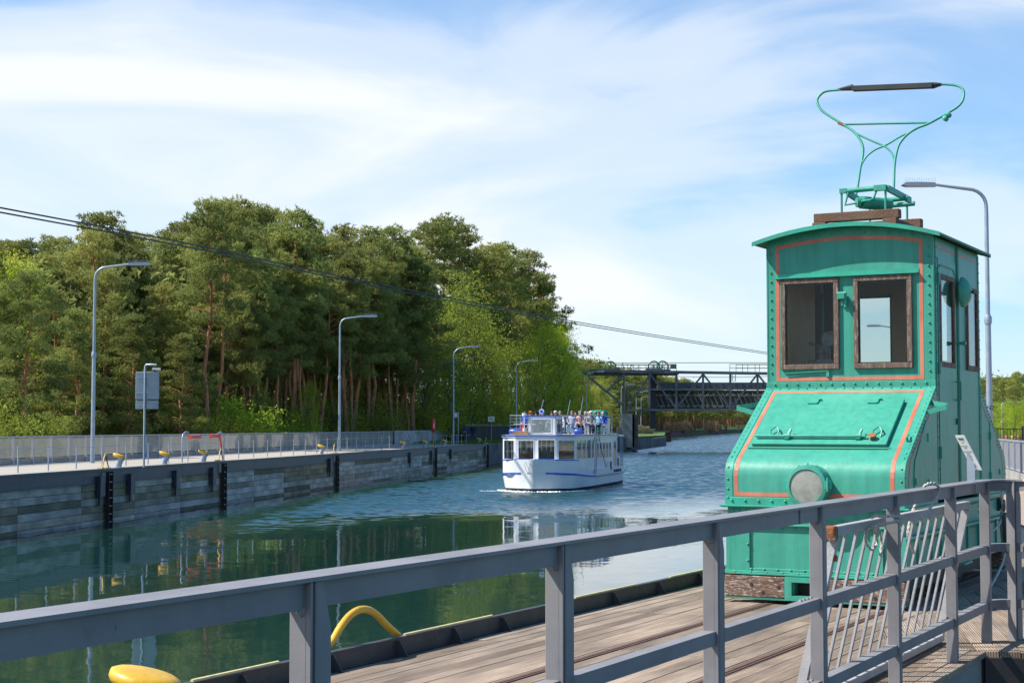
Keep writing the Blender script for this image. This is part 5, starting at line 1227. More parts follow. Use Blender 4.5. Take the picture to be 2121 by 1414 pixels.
# rubbing strake
def strake(name, y0, y1, zf, r, matl, sides=(-1, 1), off=.03):
    for sg in sides:
        a = MB(); k = 24; P = [(sg * (hw(y0 + (y1 - y0) * i / k) + off), y0 + (y1 - y0) * i / k + .12 * (y0 + (y1 - y0) * i / k < .6), zf(y0 + (y1 - y0) * i / k)) for i in range(k + 1)]
        a.tube(P, r, 6); a.build(name, matl, boat, smooth=50)
sz = lambda y: 1.03 - .3 * min(1, y / 5.5) if y < 5.5 else .73 - .0 * y
strake('rubbing_strake', .25, 6.2, sz, .05, M['boatblue']); strake('rubbing_strake', 6.2, BL, sz, .06, M['galv'], off=.06)
strake('gunwale_trim', .0, 2.4, lambda y: ztop(y) + .01, .03, M['boatblue'], off=-.0)
strake('hull_bead', 1.4, 5.6, lambda y: 1.35 - .03 * y, .012, M['white'], off=.0)
a = MB(); a.tube([(-.35, .22, 1.8), (-.4, .0, 1.5), (-.3, -.05, 1.2), (-.14, -.1, 1.0)], .015, 5); a.tube([(-.1, .1, 1.8), (-.12, -.08, 1.4), (-.12, -.12, 1.0)], .015, 5); a.box(-.22, -.08, -.14, -.06, .98, 1.06); a.build('bow_line', M['galv'], boat)
# cabin facets
plan = [(-2.12, 14.2), (-2.12, 5.8), (-2.12, 1.75), (-1.15, .85), (1.22, .85), (2.12, 1.75), (2.12, 5.8), (2.0, 6.1), (2.0, 14.2)]
Z0, Z1 = 1.0, 3.0
intr = mat('boat_interior', (.5, .47, .42), (.4, .38, .34), scale=2)
wf = M['white']; bglass = glassmat('boat_glass', (.8, .85, .86), .1)
def facet(p, q, wins, z0=Z0, z1=Z1, parent=boat, name='cabin_wall', matl=wf, gl=bglass, t=.05):
    p, q = Vector((*p, 0)), Vector((*q, 0)); d = (q - p); ln = d.length; d /= ln; nr = Vector((-d.y, d.x, 0))  # inward
    P = lambda u, z, w: tuple(p + d * u + nr * w + Vector((0, 0, z)))
    a = MB(); a.holes(0, ln, z0, z1, [(u0 * ln, u1 * ln, v0, v1) for u0, u1, v0, v1 in wins], P, t); o = a.build(name, matl, parent)
    for u0, u1, v0, v1 in wins:
        U0, U1 = u0 * ln, u1 * ln; a = MB(); w = .045
        for b in ((U0, U1, v0, v0 + w), (U0, U1, v1 - w, v1), (U0, U0 + w, v0 + w, v1 - w), (U1 - w, U1, v0 + w, v1 - w)): a.wall([b[0], b[1]], [b[2], b[3]], lambda i, j: True, lambda u, z, w_: P(u, z, w_ - .02), .04)
        f = a.build('window_frame', matl, o)
        a = MB(); a.wall([U0 + w, U1 - w], [v0 + w, v1 - w], lambda i, j: True, lambda u, z, w_: P(u, z, w_ + .0), .006); a.build('pane', gl, o)
    return o
W0, W1 = 1.74, 2.86
facet(plan[1], plan[2], [(.0 + k * .25 + .02, k * .25 + .23, W0, W1) for k in range(4)]); facet(plan[2], plan[3], [(.08, .92, W0, W1)])
facet(plan[3], plan[4], [(.06, .46, W0, W1), (.54, .97, 1.72, 2.9)]); facet(plan[4], plan[5], [(.06, .94, W0, W1)])
facet(plan[5], plan[6], [(.03, .34, W0, W1), (.37, .62, W0, W1), (.66, .96, W0, W1)]); facet(plan[6], plan[7], [])
facet(plan[7], plan[8], [(.03, .12, W0, W1)] + [(.2 + k * .115, .2 + k * .115 + .09, W0 - .05, 2.65) for k in range(5)] + [(.84, .95, .9 + .15, 2.75)])
facet(plan[0], plan[1], [(.1 + k * .15, .1 + k * .15 + .12, W0, W1) for k in range(6)]); facet((2.0, 14.2), (-2.12, 14.2), [(.4, .6, 1.0 + .2, 2.8)])
a = MB(); a.prism([p for p in [(-2.05, 14.1), (-2.05, 1.9), (-1.1, 1.0), (1.15, 1.0), (2.0, 1.9), (1.9, 14.1)]], 'z', .95, 1.0); a.build('cabin_floor', intr, boat)
a = MB(); a.box(-2.0, 1.9, 13.9, 14.0, 1.0, 2.95); a.box(-1.9, -.2, 5.2, 5.3, 1.0, 2.2); a.build('bulkhead', intr, boat)
tan = mat('tan_seat', (.36, .2, .09), (.28, .15, .06), scale=3)
for x in (-1.2, 1.2):
    for k in range(6):
        a = MB(); a.box(x - .55, x + .55, 2.6 + k * 1.8, 3.0 + k * 1.8, 1.0, 1.45); a.box(x - .55, x + .55, 3.0 + k * 1.8, 3.1 + k * 1.8, 1.0, 2.05); a.build('seat', tan, boat)
cur = cl('lace_curtain', (.7, .7, .68), (.5, .5, .5), 6)
for i in range(4):
    a = MB()
    for k in range(9):
        y = 1.95 + i * .95 + k * .09; a.bar((2.0 + .015 * (-1) ** k, y, 2.8), (2.0 - .01 * (-1) ** k, y, 2.45), .07, .02)
    a.build('curtain', cur, boat)
# roof slab with blue edge
def roofpoly(o_): return [(-2.12 - o_, 14.3), (-2.12 - o_, 1.7 - o_), (-1.15 - o_ * .5, .85 - o_), (1.22 + o_ * .5, .85 - o_), (2.12 + o_, 1.7 - o_), (2.12 + o_, 6.2), (2.02 + o_, 6.3), (2.02 + o_, 14.3)]
a = MB(); a.prism(roofpoly(.04), 'z', 3.0, 3.07); a.build('cabin_roof', wf, boat)
a = MB(); a.prism(roofpoly(.07), 'z', 3.071, 3.12); a.build('blue_roof_edge', M['boatblue'], boat)
a = MB(); a.prism(roofpoly(.0), 'z', 3.121, 3.14); a.build('upper_deck', intr, boat)
a = MB(); a.box(-2.0, 2.15, 14.3, 15.5, 2.98, 3.08); a.build('stern_awning', wf, boat)
for x in (-1.95, 2.1):
    for y in (14.6, 15.0, 15.45): a = MB(); a.cyl((x, y, 1.0), (x, y, 2.98), .025, 6); a.build('stern_post', M['galv'], boat)
    a = MB(); a.cyl((x, 14.3, 1.55), (x, 15.45, 1.55), .02, 6); a.cyl((x, 14.3, 1.3), (x, 15.45, 1.3), .02, 6); a.build('stern_rail', M['white'], boat)
a = MB(); a.box(1.2, 1.9, 14.7, 15.2, 1.11, 1.6); a.build('engine_box', M['dark'], boat)
# details on the side
a = MB(); a.tube([(2.3, 5.9, 3.3), (2.32, 6.0, 2.2), (2.27, 5.95, .85)], .03, 6); a.tube([(2.32, 6.3, 3.3), (2.33, 6.4, 2.2), (2.28, 6.35, .85)], .03, 6); a.build('davit_pole', M['galv'], boat)
a = MB(); a.tube([(2.2, 7.4, 3.2), (2.2, 8.3, 2.2), (2.2, 9.6, 1.2), (2.2, 10.1, .9)], .02, 5); a.build('rope_line', M['dark'], boat)
a = MB(); a.box(2.19, 2.23, 10.9, 11.25, .95, 1.45)
for k in range(4): a.box(2.22, 2.3, 12 + k * .6, 12.12 + k * .6, .8, .95)
a.build('side_vent', M['dark'], boat)
a = MB(); a.box(2.05, 2.08, 7.3, 8.6, 2.72, 2.9); a.build('name_board', M['white'], boat)
a = MB()
for k in range(6): a.box(2.081, 2.085, 7.5 + k * .16, 7.6 + k * .16, 2.76, 2.86)
a.build('print', M['galv'], boat)
# wheelhouse
wx0, wx1, wy0, wy1 = -.62, 1.0, 1.55, 3.1
wh = empty('wheelhouse'); wh.parent = boat
for p_, q_, ws in (((wx0, wy0), (wx1, wy0), [(.14, .86, 3.22, 4.05)]), ((wx1, wy0), (wx1, wy1), [(.1, .9, 3.22, 4.05)]), ((wx0, wy1), (wx0, wy0), [(.1, .9, 3.22, 4.05)]), ((wx1, wy1), (wx0, wy1), [(.14, .86, 3.3, 4.05)])): facet(p_, q_, ws, 3.14, 4.18, wh, 'wheelhouse_wall')
a = MB(); a.box(wx0 - .04, wx1 + .04, wy0 - .04, wy1 + .04, 4.18, 4.23); a.build('wheelhouse_roof', M['boatblue'], wh)
a = MB(); a.box(wx0 + .2, wx1 - .2, wy0 + .3, wy0 + .5, 3.14, 3.3); a.build('dashboard', M['dark'], wh)
# railing of the upper deck
rl = empty('upper_deck_railing'); rl.parent = boat
def railrun(p, q, n, bars=6, h=1.1, z=3.14, skip=()):
    p, q = Vector((*p, z)), Vector((*q, z))
    for i in range(n + 1):
        c = p.lerp(q, i / n); a = MB(); a.cyl(c, c + Vector((0, 0, h)), .024, 6); a.build('railing_post', M['galv'], rl)
    a = MB()
    for k in range(1, bars): a.bar(p + Vector((0, 0, h * k / bars)), q + Vector((0, 0, h * k / bars)), .018, .018)
    a.build('railing_bars', M['galv'], rl)
    a = MB(); a.bar(p + Vector((0, 0, h)), q + Vector((0, 0, h)), .05, .05); a.build('hand_rail', M['galv'], rl)
railrun((-2.0, 2.9), (-.72, 2.6), 2); railrun((1.1, 2.6), (2.05, 3.4), 1); railrun((2.05, 3.4), (2.0, 12.6), 7); railrun((-2.0, 2.9), (-2.0, 12.6), 7); railrun((-2.0, 12.6), (2.0, 12.6), 3)
a = MB(); a.box(2.05, 2.09, 9.4, 11.4, 3.2, 4.1); a.build('notice_board', M['white'], rl)
# deck gear
for x0, x1, y, nm in ((-1.75, -.95, 1.75, 'a'), (1.5, 2.0, 4.0, 'b')):
    a = MB(); a.tube([(x0, y, 3.3), (x0 + .06, y, 3.3), (x1 - .06, y, 3.3), (x1, y, 3.3)], [.1, .17, .17, .1], 12); tag(a.build('blue_canister', M['boatblue'], boat, smooth=60))
a = MB(); a.prism([(-1.7, 3.14), (-.5, 3.14), (-.6, 3.3), (-1.2, 3.38)], 'y', 1.3, 1.6); a.build('rope_heap', tan, boat)
a = MB(); a.cyl((-.78, 1.4, 3.14), (-.78, 1.4, 3.5), .09, 10); a.cyl((-.78, 1.4, 3.5), (-.78, 1.4, 4.3), .03, 6); a.cyl((-.78, 1.4, 4.2), (-.78, 1.4, 4.36), .12, 10); a.bar((-1.4, 1.4, 3.75), (-.1, 1.4, 3.72), .03, .03); a.build('signal_mast', M['white'], boat)
a = MB(); a.prism([(-1.0, 3.45), (-.86, 3.8), (-.82, 3.8), (-.84, 3.3), (-.9, 3.25)], 'y', 1.38, 1.42); a.build('red_flag', M['red'], boat)
a = MB(); a.cyl((.1, 1.85, 4.45), (.1, 1.98, 4.45), .14, 14); o = a.build('horn_speaker', M['white'], boat); a = MB(); a.cyl((.1, 1.84, 4.45), (.1, 1.849, 4.45), .085, 12); a.build('speaker_face', M['boatblue'], o)
for (x, y, dx) in ((-.9, 5, .3), (.95, 4.4, .2), (1.6, 4.9, .2)):
    a = MB(); a.tube([(x, y, 3.9), (x + dx * 1.2, y, 5.15 + (x > 1.2) * .15)], [.03, .02], 6); a.build('antenna_pole', M['galv'], boat)
a = MB(); n_ = 12; vs = []
for i in range(6):
    for j in range(n_): th = 2 * math.pi * j / n_; r = (.12, .5, .62, .6, .5, .35)[i] * (1 + .05 * (-1) ** j); vs.append((1.35 + r * math.cos(th), 11.4 + r * math.sin(th), (4.62, 4.58, 4.4, 4.1, 3.7, 3.2)[i]))
a.add(vs, [(i * n_ + j, i * n_ + (j + 1) % n_, (i + 1) * n_ + (j + 1) % n_, (i + 1) * n_ + j) for i in range(5) for j in range(n_)]); a.build('folded_canopy', cl('teal_canvas', (.01, .22, .17)), boat, smooth=40)
a = MB(); a.box(-1.9, 1.95, 3.4, 12.4, 3.141, 3.15); a.build('deck_mat', intr, boat)
# passengers: photo x of the head in the 1000..1340 enlargement, local y, clothes
shirtA, shirtB, shirtC, teal_c, wht = cl('patterned_blouse', (.5, .48, .55), (.15, .15, .3), 40), cl('red_check_shirt', (.6, .14, .1), (.6, .5, .45), 26), cl('black_white_top', (.5, .5, .52), (.08, .08, .1), 30), cl('pale_blue_cloth', (.2, .35, .55)), cl('white_cap_cloth', (.75, .75, .75))
orangec, greenc = cl('orange_cap_cloth', (.75, .14, .02)), cl('olive_cap_cloth', (.2, .25, .12))
pas = [(515, 3.6, blue, navy, hairs[1], None, 'in a bright blue jacket at the left end of the upper deck of the boat'), (578, 5.4, grey_, navy, hairs[3], orangec, 'in an orange cap on the upper deck of the boat'),
       (648, 6.2, navy, navy, hairs[1], navy, 'in a dark cap behind the left of the wheelhouse'), (728, 5.6, grey_, jeans, hairs[2], None, 'with sandy hair seen above the wheelhouse roof'),
       (840, 6.6, shirtA, jeans, hairs[1], None, 'with reddish-brown hair left of the white cap above the wheelhouse'), (885, 4.6, grey_, jeans, hairs[3], wht, 'in a white cap directly above the wheelhouse roof'),
       (940, 5.4, wht, jeans, hairs[0], None, 'with thin grey hair at the right edge of the wheelhouse roof'), (1085, 4.6, shirtA, teal_c, hairs[2], None, 'in a patterned blouse just right of the wheelhouse'),
       (1130, 6.8, blue, navy, hairs[1], None, 'in a blue shirt behind the red-shirted one'), (1185, 5.3, shirtB, navy, hairs[0], None, 'in a red and white shirt in the front row on the boat'),
       (1180, 8.2, teal_c, navy, hairs[1], None, 'with brown hair right behind the red and white shirt'), (1250, 8.6, grey_, jeans, hairs[3], None, 'with white hair second from the red shirt on the boat'),
       (1290, 7.8, shirtC, jeans, hairs[0], None, 'half hidden behind the black and white top'), (1318, 6.4, shirtC, navy, hairs[3], wht, 'in a black and white top and white cap in the front row'),
       (1375, 9.0, greenc, jeans, hairs[0], greenc, 'in an olive cap near the right end of the upper deck'), (1412, 8.2, teal_c, jeans, hairs[1], None, 'with a tanned face between the olive cap and the white-haired one'),
       (1465, 8.8, blue, wht, hairs[3], None, 'with white hair and blue shirt beside the teal canopy')]
for zx, y, sh, lg, hr_, ht, lb_ in pas:
    k = (1000 + zx * .16975 - HX) / FPX; # solve local x
    A_ = BM @ Vector((0, y, 0)); dx_ = Vector((math.cos(BA), -math.sin(BA)))
    x = (k * A_.y - A_.x) / (dx_.x - k * dx_.y)
    person('sit', BM @ Vector((x, y, 3.16)), -BA + random.uniform(-.5, .5), sh, lg, hr_, 'passenger ' + lb_.replace('on the upper deck of the boat', 'on the boat').replace(' of the upper deck of the boat', ' of the upper deck'), 'passengers seated on the upper deck', hat=ht, skin=random.randint(0, 1), parent_scale=1.03)
    q_ = MB(); q_.box(-.22, .22, -.08, .3, .40, .43); q_.box(-.22, .22, .26, .3, .43, .85)
    for xx in (-.2, .2):
        for yy_ in (-.06, .28): q_.box(xx - .015, xx + .015, yy_ - .015, yy_ + .015, 0, .4)
    o = q_.build('deck_chair', M['white']); o.location = BM @ Vector((x, y, 3.151)); o.rotation_euler.z = -BA; tag(o, ' '.join(('white seat under passenger ' + lb_.replace(' on the upper deck of the boat', '').replace(' of the upper deck', '').replace(' of the boat', '')).split()[:16]), 'chair', 'seats on the upper deck')
# bow foam
foam = mat('foam', (.8, .82, .82), rough=.6); a = MB(); rn = random.Random(8)
for i in range(420):
    t = rn.random(); sg = rn.choice((-1, 1)); y = t * (3.2 if sg > 0 else 2.6); x = sg * (hw(max(0, y)) * .95 + rn.gauss(.12, .14) + .05 * y) ; r = rn.uniform(.02, .07) * (1.2 - t * .7)
    c = (x, y - .1 + rn.gauss(0, .1), .0); a.lathe([(r * 1.5, -.01), (r, r * .5), (r * .3, r * .8)], Matrix.Translation(c), 5)
for i in range(50):
    r = rn.uniform(.01, .035); a.lathe([(r * 2, -.01), (r, r * .4)], Matrix.Translation((rn.uniform(-3.3, -2.3), rn.gauss(.9, .1), 0)), 5)
o = a.build('bow_foam', foam); o.matrix_world = BM; tag(o, 'white foam breaking at the bow of the boat', 'foam', kind='stuff')
# person whose hand rests on the railing at the right edge
hp_ = hit(2119, 1001, 1.21)
# ------------------------------------------------------------------ guard gate bridge (plane at 240 m)
GD = 240.0
def G(zx, zy, D=GD): return at(1180 + zx * .19802, 720 + zy * .19802, D)
br = empty('lift_gate_bridge', groundp(1300, GD), 0, label='blue-grey steel truss gate bridge spanning the canal with green sheave wheels on top', cat='bridge')
Br = br.location.copy()
def gp(zx, zy, D=GD): return G(zx, zy, D) - Br
def gbar(name, p, q, w, h=None, D=GD, m='truss'):
    a = MB(); a.bar(gp(*p, D), gp(*q, D), w, h or w); return a.build(name, M[m], br)
XE = 2600  # hidden right end
for D in (GD, GD + 4.5):
    gbar('top_chord', (120 if D == GD else 300, 243), (XE, 276), .5, .42, D)
    gbar('bottom_chord', (600, 652), (XE, 636), .35, .32, D)
    for x in (565, 835, 1115, 1395, 1680, 1965, 2250, 2530):
        gbar('vertical', (x, 262), (x, 640 if x > 700 else 900), .3, .3, D)
    for x0, x1 in ((1395, 1115), (1395, 1680), (1965, 1680), (1965, 2250), (2530, 2250)): gbar('diagonal', (x0, 275), (x1, 635), .22, .26, D)
    gbar('diagonal', (845, 280), (1115, 635), .24, .26, D); gbar('diagonal', (835, 290), (600, 640), .24, .26, D)
    gbar('diagonal', (190, 300), (560, 600), .3, .3, D); gbar('diagonal', (560, 290), (380, 460), .26, .26, D); gbar('diagonal', (380, 460), (260, 360), .2, .2, D)
    gbar('middle_beam', (600, 436), (XE, 428), .26, .26, D)
a = MB(); p, q = gp(130, 258), gp(1140, 268); a.box(p.x, q.x, 0, 4.5, p.z - .35, p.z + .05); a.build('top_plate', M['trussdk'], br)
a = MB(); p, q = gp(930, 362, GD + 1.5), gp(XE, 430); a.box(p.x, q.x, 1.6, 2.2, q.z, p.z); a.build('girder', M['truss'], br)
a = MB()
for k in range(30): x = p.x + .6 + k * 1.0; a.box(x - .04, x + .04, 1.5, 1.6, q.z, p.z)
a.build('girder_stiffener', M['truss'], br)
for z0, z1, nm in ((445, 495, 0), (500, 600, 1), (605, 640, 2)):
    a = MB(); p, q = gp(900, z0, GD + 3), gp(XE, z1, GD + 3); a.box(p.x, q.x, 3.2, 3.8, q.z, p.z); a.build('gate_leaf', M['trussdk'], br)
a = MB(); rn = random.Random(6)
for k in range(40):
    x = gp(900, 500).x + k * .75; a.bar((x, 3.0, gp(0, 470).z), (x + .9, 3.0, gp(0, 620).z), .08, .12)
for k in range(30):
    x = gp(900, 500).x + k * 1.0; a.box(x, x + rn.uniform(.2, .6), 2.9, 3.05, gp(0, 620).z, gp(0, 600).z); a.box(x, x + rn.uniform(.2, .5), 2.9, 3.05, gp(0, 500).z, gp(0, 480).z)
a.build('leaf_bracing', M['concrete'], br)
# wheels
for zx, zy, D in ((425, 203, GD), (880, 200, GD), (970, 198, GD + 3)):
    c = gp(zx, zy, D); a = MB()
    P_ = [c + Vector((.85 * math.cos(R(t)), 0, .85 * math.sin(R(t)))) for t in range(0, 361, 20)]; a.tube(P_, .11, 6, False); w_ = a.build('sheave_wheel', M['green_wheel'], br, smooth=50)
    for k in range(8): th = k * math.pi / 4; a = MB(); a.bar(c, c + Vector((.82 * math.cos(th), 0, .82 * math.sin(th))), .07, .07, up=(0, 1, 0)); a.build('spoke', M['green_wheel'], w_)
    a = MB(); a.box(c.x - 1.2, c.x + 1.2, c.y - .4, c.y + .4, gp(0, 250).z, gp(0, 218).z); a.build('wheel_stand', M['truss'], br)
# railings and ladders
def grail(zx0, zx1, z0, z1, step, D, name='walkway_railing'):
    a = MB(); n = max(1, int((zx1 - zx0) / step))
    for i in range(n + 1): x = zx0 + (zx1 - zx0) * i / n; a.bar(gp(x, z0, D), gp(x, z1, D), .07, .07)
    for z in (z1, (z0 + z1) / 2): a.bar(gp(zx0, z, D), gp(zx1, z, D), .07, .07)
    a.build(name, M['truss'], br)
grail(480, 1115, 245, 175, 60, GD - .1); grail(480, 1115, 245, 180, 75, GD + 4.4); grail(1675, XE, 250, 172, 118, GD); grail(1740, XE, 250, 178, 118, GD + 4); grail(930, 1500, 430, 370, 60, GD + .6)
c = gp(1085, 195); a = MB(); a.box(c.x - .4, c.x + .4, -.3, .3, c.z - .35, c.z + .35); a.build('control_cabinet', M['truss'], br)
def gladder(zx0, zx1, z0, z1, D):
    a = MB(); p, q = gp(zx0, z0, D), gp(zx1, z1, D)
    for x in (p.x, q.x): a.box(x - .04, x + .04, D - GD - .05, D - GD + .05, q.z, p.z)
    n = int((p.z - q.z) / .35)
    for i in range(n): z = q.z + .35 * i; a.box(p.x, q.x, D - GD - .03, D - GD + .03, z, z + .05)
    a.build('ladder', M['truss'], br)
gladder(575, 620, 360, 660, GD - .4); gladder(545, 590, 655, 905, GD - .9); gladder(1700, 1735, 270, 350, GD - .3)
a = MB(); p, q = gp(540, 690), gp(690, 905); a.prism([(p.x, 0 - 1.4), (q.x - .6, -1.4), (q.x - .2, 4.5), (p.x, 4.5)], 'z', -1.5, p.z); a.build('pier', M['concrete'], br)
a = MB(); p, q = gp(640, 700), gp(690, 905); a.box(p.x + .5, q.x + .35, .0, 4.2, -1.5, p.z); a.build('pier', M['dkconcrete'], br)
a = MB(); p, q = gp(495, 830), gp(560, 905); a.box(p.x, q.x, -1, 1, -1.5, p.z); a.build('pier_foot', M['concrete'], br)
a = MB(); p, q = gp(848, 640), gp(905, 845); a.box(p.x, q.x, 1, 2, q.z, p.z); a.box(p.x - .2, q.x + .2, 1.2, 1.8, gp(0, 640).z, gp(0, 280).z); a.build('guide_column', M['trussdk'], br)
a = MB(); p = gp(2400, 640); a.box(p.x, p.x + 3, -1, 4, -4, p.z); a.build('pier', M['concrete'], br)
# retaining wall, sheet piling, reeds, far bank
def wallpts(name, P, z0, z1, thick, matl, label, cat, n=8):
    a = MB()
    vs = []
    for (x, y), zt_ in zip(P, z1): vs += [(x, y, z0), (x, y, zt_), (x - thick, y + .1, zt_), (x - thick, y + .1, z0)]
    k = len(P); a.add(vs, [(4 * i + j, 4 * i + (j + 1) % 4, 4 * (i + 1) + (j + 1) % 4, 4 * (i + 1) + j) for i in range(k - 1) for j in range(4)] + [(0, 1, 2, 3), (4 * k - 4, 4 * k - 1, 4 * k - 2, 4 * k - 3)])
    return tag(a.build(name, matl), label, cat)
e_ = LW(0, SE)
wallpts('bank_wall', [(e_.x, e_.y), (5, 184), (14.9, 228), (20, 253), (24.5, 277), (29.4, 304)], -3, [.02, .02, .02, -.1, -.5, -.3], .7, M['dkconcrete'], 'stained dark concrete bank wall curving from behind the boat to the bridge', 'retaining wall')
sp_pts = [(36.9, 381), (37.6, 384), (51.6, 516), (62, 570), (73, 630), (85, 690), (95, 742), (106, 792)]
spw = empty('sheet_pile_wall', (0, 0, 0), label='rust-brown sheet pile wall along the far left bank beyond the bridge', cat='sheet pile wall')
xs_ = [1379, 1390, 1412, 1424, 1444, 1463, 1476, 1489, 1503]
for (xa, xb_) in zip(xs_[:-1], xs_[1:]):
    fa, fb_ = (xa - 1379) / 124, (xb_ - 1379) / 124
    Da, Db = (381, 384) if xa == 1379 else (516 + (792 - 516) * ((xa - 1390) / 113) ** 1.2, 516 + (792 - 516) * ((xb_ - 1390) / 113) ** 1.2)
    pa_, pb_ = at(xa, 883, Da), at(xb_, 883, Db); n_ = 10; a = MB(); zt_ = 0.15
    vs = []
    for i in range(n_ + 1):
        c = pa_.lerp(pb_, i / n_); off = .25 * (i % 2); vs += [(c.x - off, c.y, -3), (c.x - off, c.y, zt_)]
    a.add(vs, [(2 * i, 2 * i + 2, 2 * i + 3, 2 * i + 1) for i in range(n_)]); a.build('sheet_pile', M['sheet'], spw)
    a = MB(); a.bar((pa_.x, pa_.y, zt_ + .05), (pb_.x, pb_.y, zt_ + .05), .6, .12); a.build('capping_beam', M['sheet'], spw)
a = MB(); a.add([(14.9, 228.5, .02), (29, 304.5, -.04), (37, 384, .12), (51.4, 516.5, .1), (105, 793, .1), (100, 960, 2.5), (40, 900, 2.5), (8, 300, .5), (6, 236, .1)], [(0, 1, 2, 8), (2, 3, 7, 8), (3, 4, 5, 6), (3, 6, 7)]); tag(a.build('far_grass_bank', M['grass']), kind='structure')
a = MB(); a.add([(106, 793, -1.9), (190, 1150, -1.9), (420, 1700, -1.9), (420, 1760, 7), (180, 1200, 5), (100, 900, 3)], [(0, 1, 4, 5), (1, 2, 3, 4)]); tag(a.build('far_green_slope', M['grass']), kind='structure')
# ------------------------------------------------------------------ vegetation
def blades(cs, L_, w_, per, rs, up=.4, jit=.0, quad=False):
    """many small blade triangles round the centres cs"""
    cs = np.repeat(cs, per, 0); n = len(cs)
    d = rs.normal(size=(n, 3)); d[:, 2] += up; d /= np.linalg.norm(d, axis=1)[:, None]
    e = rs.normal(size=(n, 3)); wv = np.cross(d, e); wv /= np.linalg.norm(wv, axis=1)[:, None] + 1e-9
    ln = L_ * rs.uniform(.6, 1.3, (n, 1)); ww = w_ * rs.uniform(.7, 1.3, (n, 1)); c = cs + rs.normal(size=(n, 3)) * jit
    v = np.empty((n, 3, 3)); v[:, 0] = c - wv * ww * .5 - d * ln * .2; v[:, 1] = c + wv * ww * .5 - d * ln * .2; v[:, 2] = c + d * ln
    if quad: v[:, 0] = c - d * ln * .5; v[:, 1] = c + wv * ww; v[:, 2] = c + d * ln * .5
    return v.reshape(-1, 3)
def trimesh(name, v, matl):
    me = bpy.data.meshes.new(name); n = len(v) // 3
    me.vertices.add(len(v)); me.vertices.foreach_set('co', v.astype(np.float32).ravel())
    me.loops.add(len(v)); me.loops.foreach_set('vertex_index', np.arange(len(v), dtype=np.int32))
    me.polygons.add(n); me.polygons.foreach_set('loop_start', np.arange(0, 3 * n, 3, dtype=np.int32))
    me.materials.append(matl); me.update(calc_edges=True); return me
def barkmat(name, low, high, z0, z1):
    m = mat(name, low, rough=.9, bump=.0); t = m.node_tree; b = t.nodes['Principled BSDF']
    tcn = N(t, 'ShaderNodeTexCoord'); sx = N(t, 'ShaderNodeSeparateXYZ'); t.links.new(tcn.outputs['Object'], sx.inputs[0])
    mp = N(t, 'ShaderNodeMapping'); mp.inputs['Scale'].default_value = (4, 4, 1.2); t.links.new(tcn.outputs['Object'], mp.inputs[0])
    n = N(t, 'ShaderNodeTexNoise', i_Scale=1.0, i_Detail=6.0); t.links.new(mp.outputs[0], n.inputs['Vector'])
    f = mth(t, 'DIVIDE', mth(t, 'SUBTRACT', mth(t, 'ADD', sx.outputs['Z'], mth(t, 'MULTIPLY', n.outputs[0], 3)), z0), z1 - z0, clamp=True)
    c = mixc(t, f, low, high); c = mixc(t, 1.0, c, ramp(t, n.outputs[0], [(.35, (.5, .5, .5)), (.6, (1.15, 1.15, 1.15))]), 'MULTIPLY'); t.links.new(c, b.inputs['Base Color'])
    return m
BK = barkmat('pine_bark', (.19, .13, .1), (.46, .2, .09), 2, 7); BK2 = barkmat('grey_bark', (.12, .10, .08), (.14, .12, .09), 3, 9)
PINE = leafmat('pine_needles', (.21, .235, .075), (.31, .335, .1), (.43, .445, .13), .35, .5, .35, .03)
YEL = leafmat('spring_leaves', (.30, .40, .04), (.42, .50, .05), (.55, .58, .07), .5, .55, .3, .03)
YEL2 = leafmat('olive_spring_leaves', (.23, .27, .05), (.33, .37, .06), (.44, .46, .08), .5, .55, .3, .03)
def limb(a, p, q, r0, r1, rs, seg=4, sag=.3):
    p, q = Vector(p), Vector(q); pts_ = [p.lerp(q, i / seg) + Vector(rs.normal(size=3)) * (q - p).length * .035 * (0 < i < seg) + Vector((0, 0, sag * math.sin(math.pi * i / seg))) for i in range(seg + 1)]
    a.tube(pts_, [r0 + (r1 - r0) * i / seg for i in range(seg + 1)], 5, False); return pts_
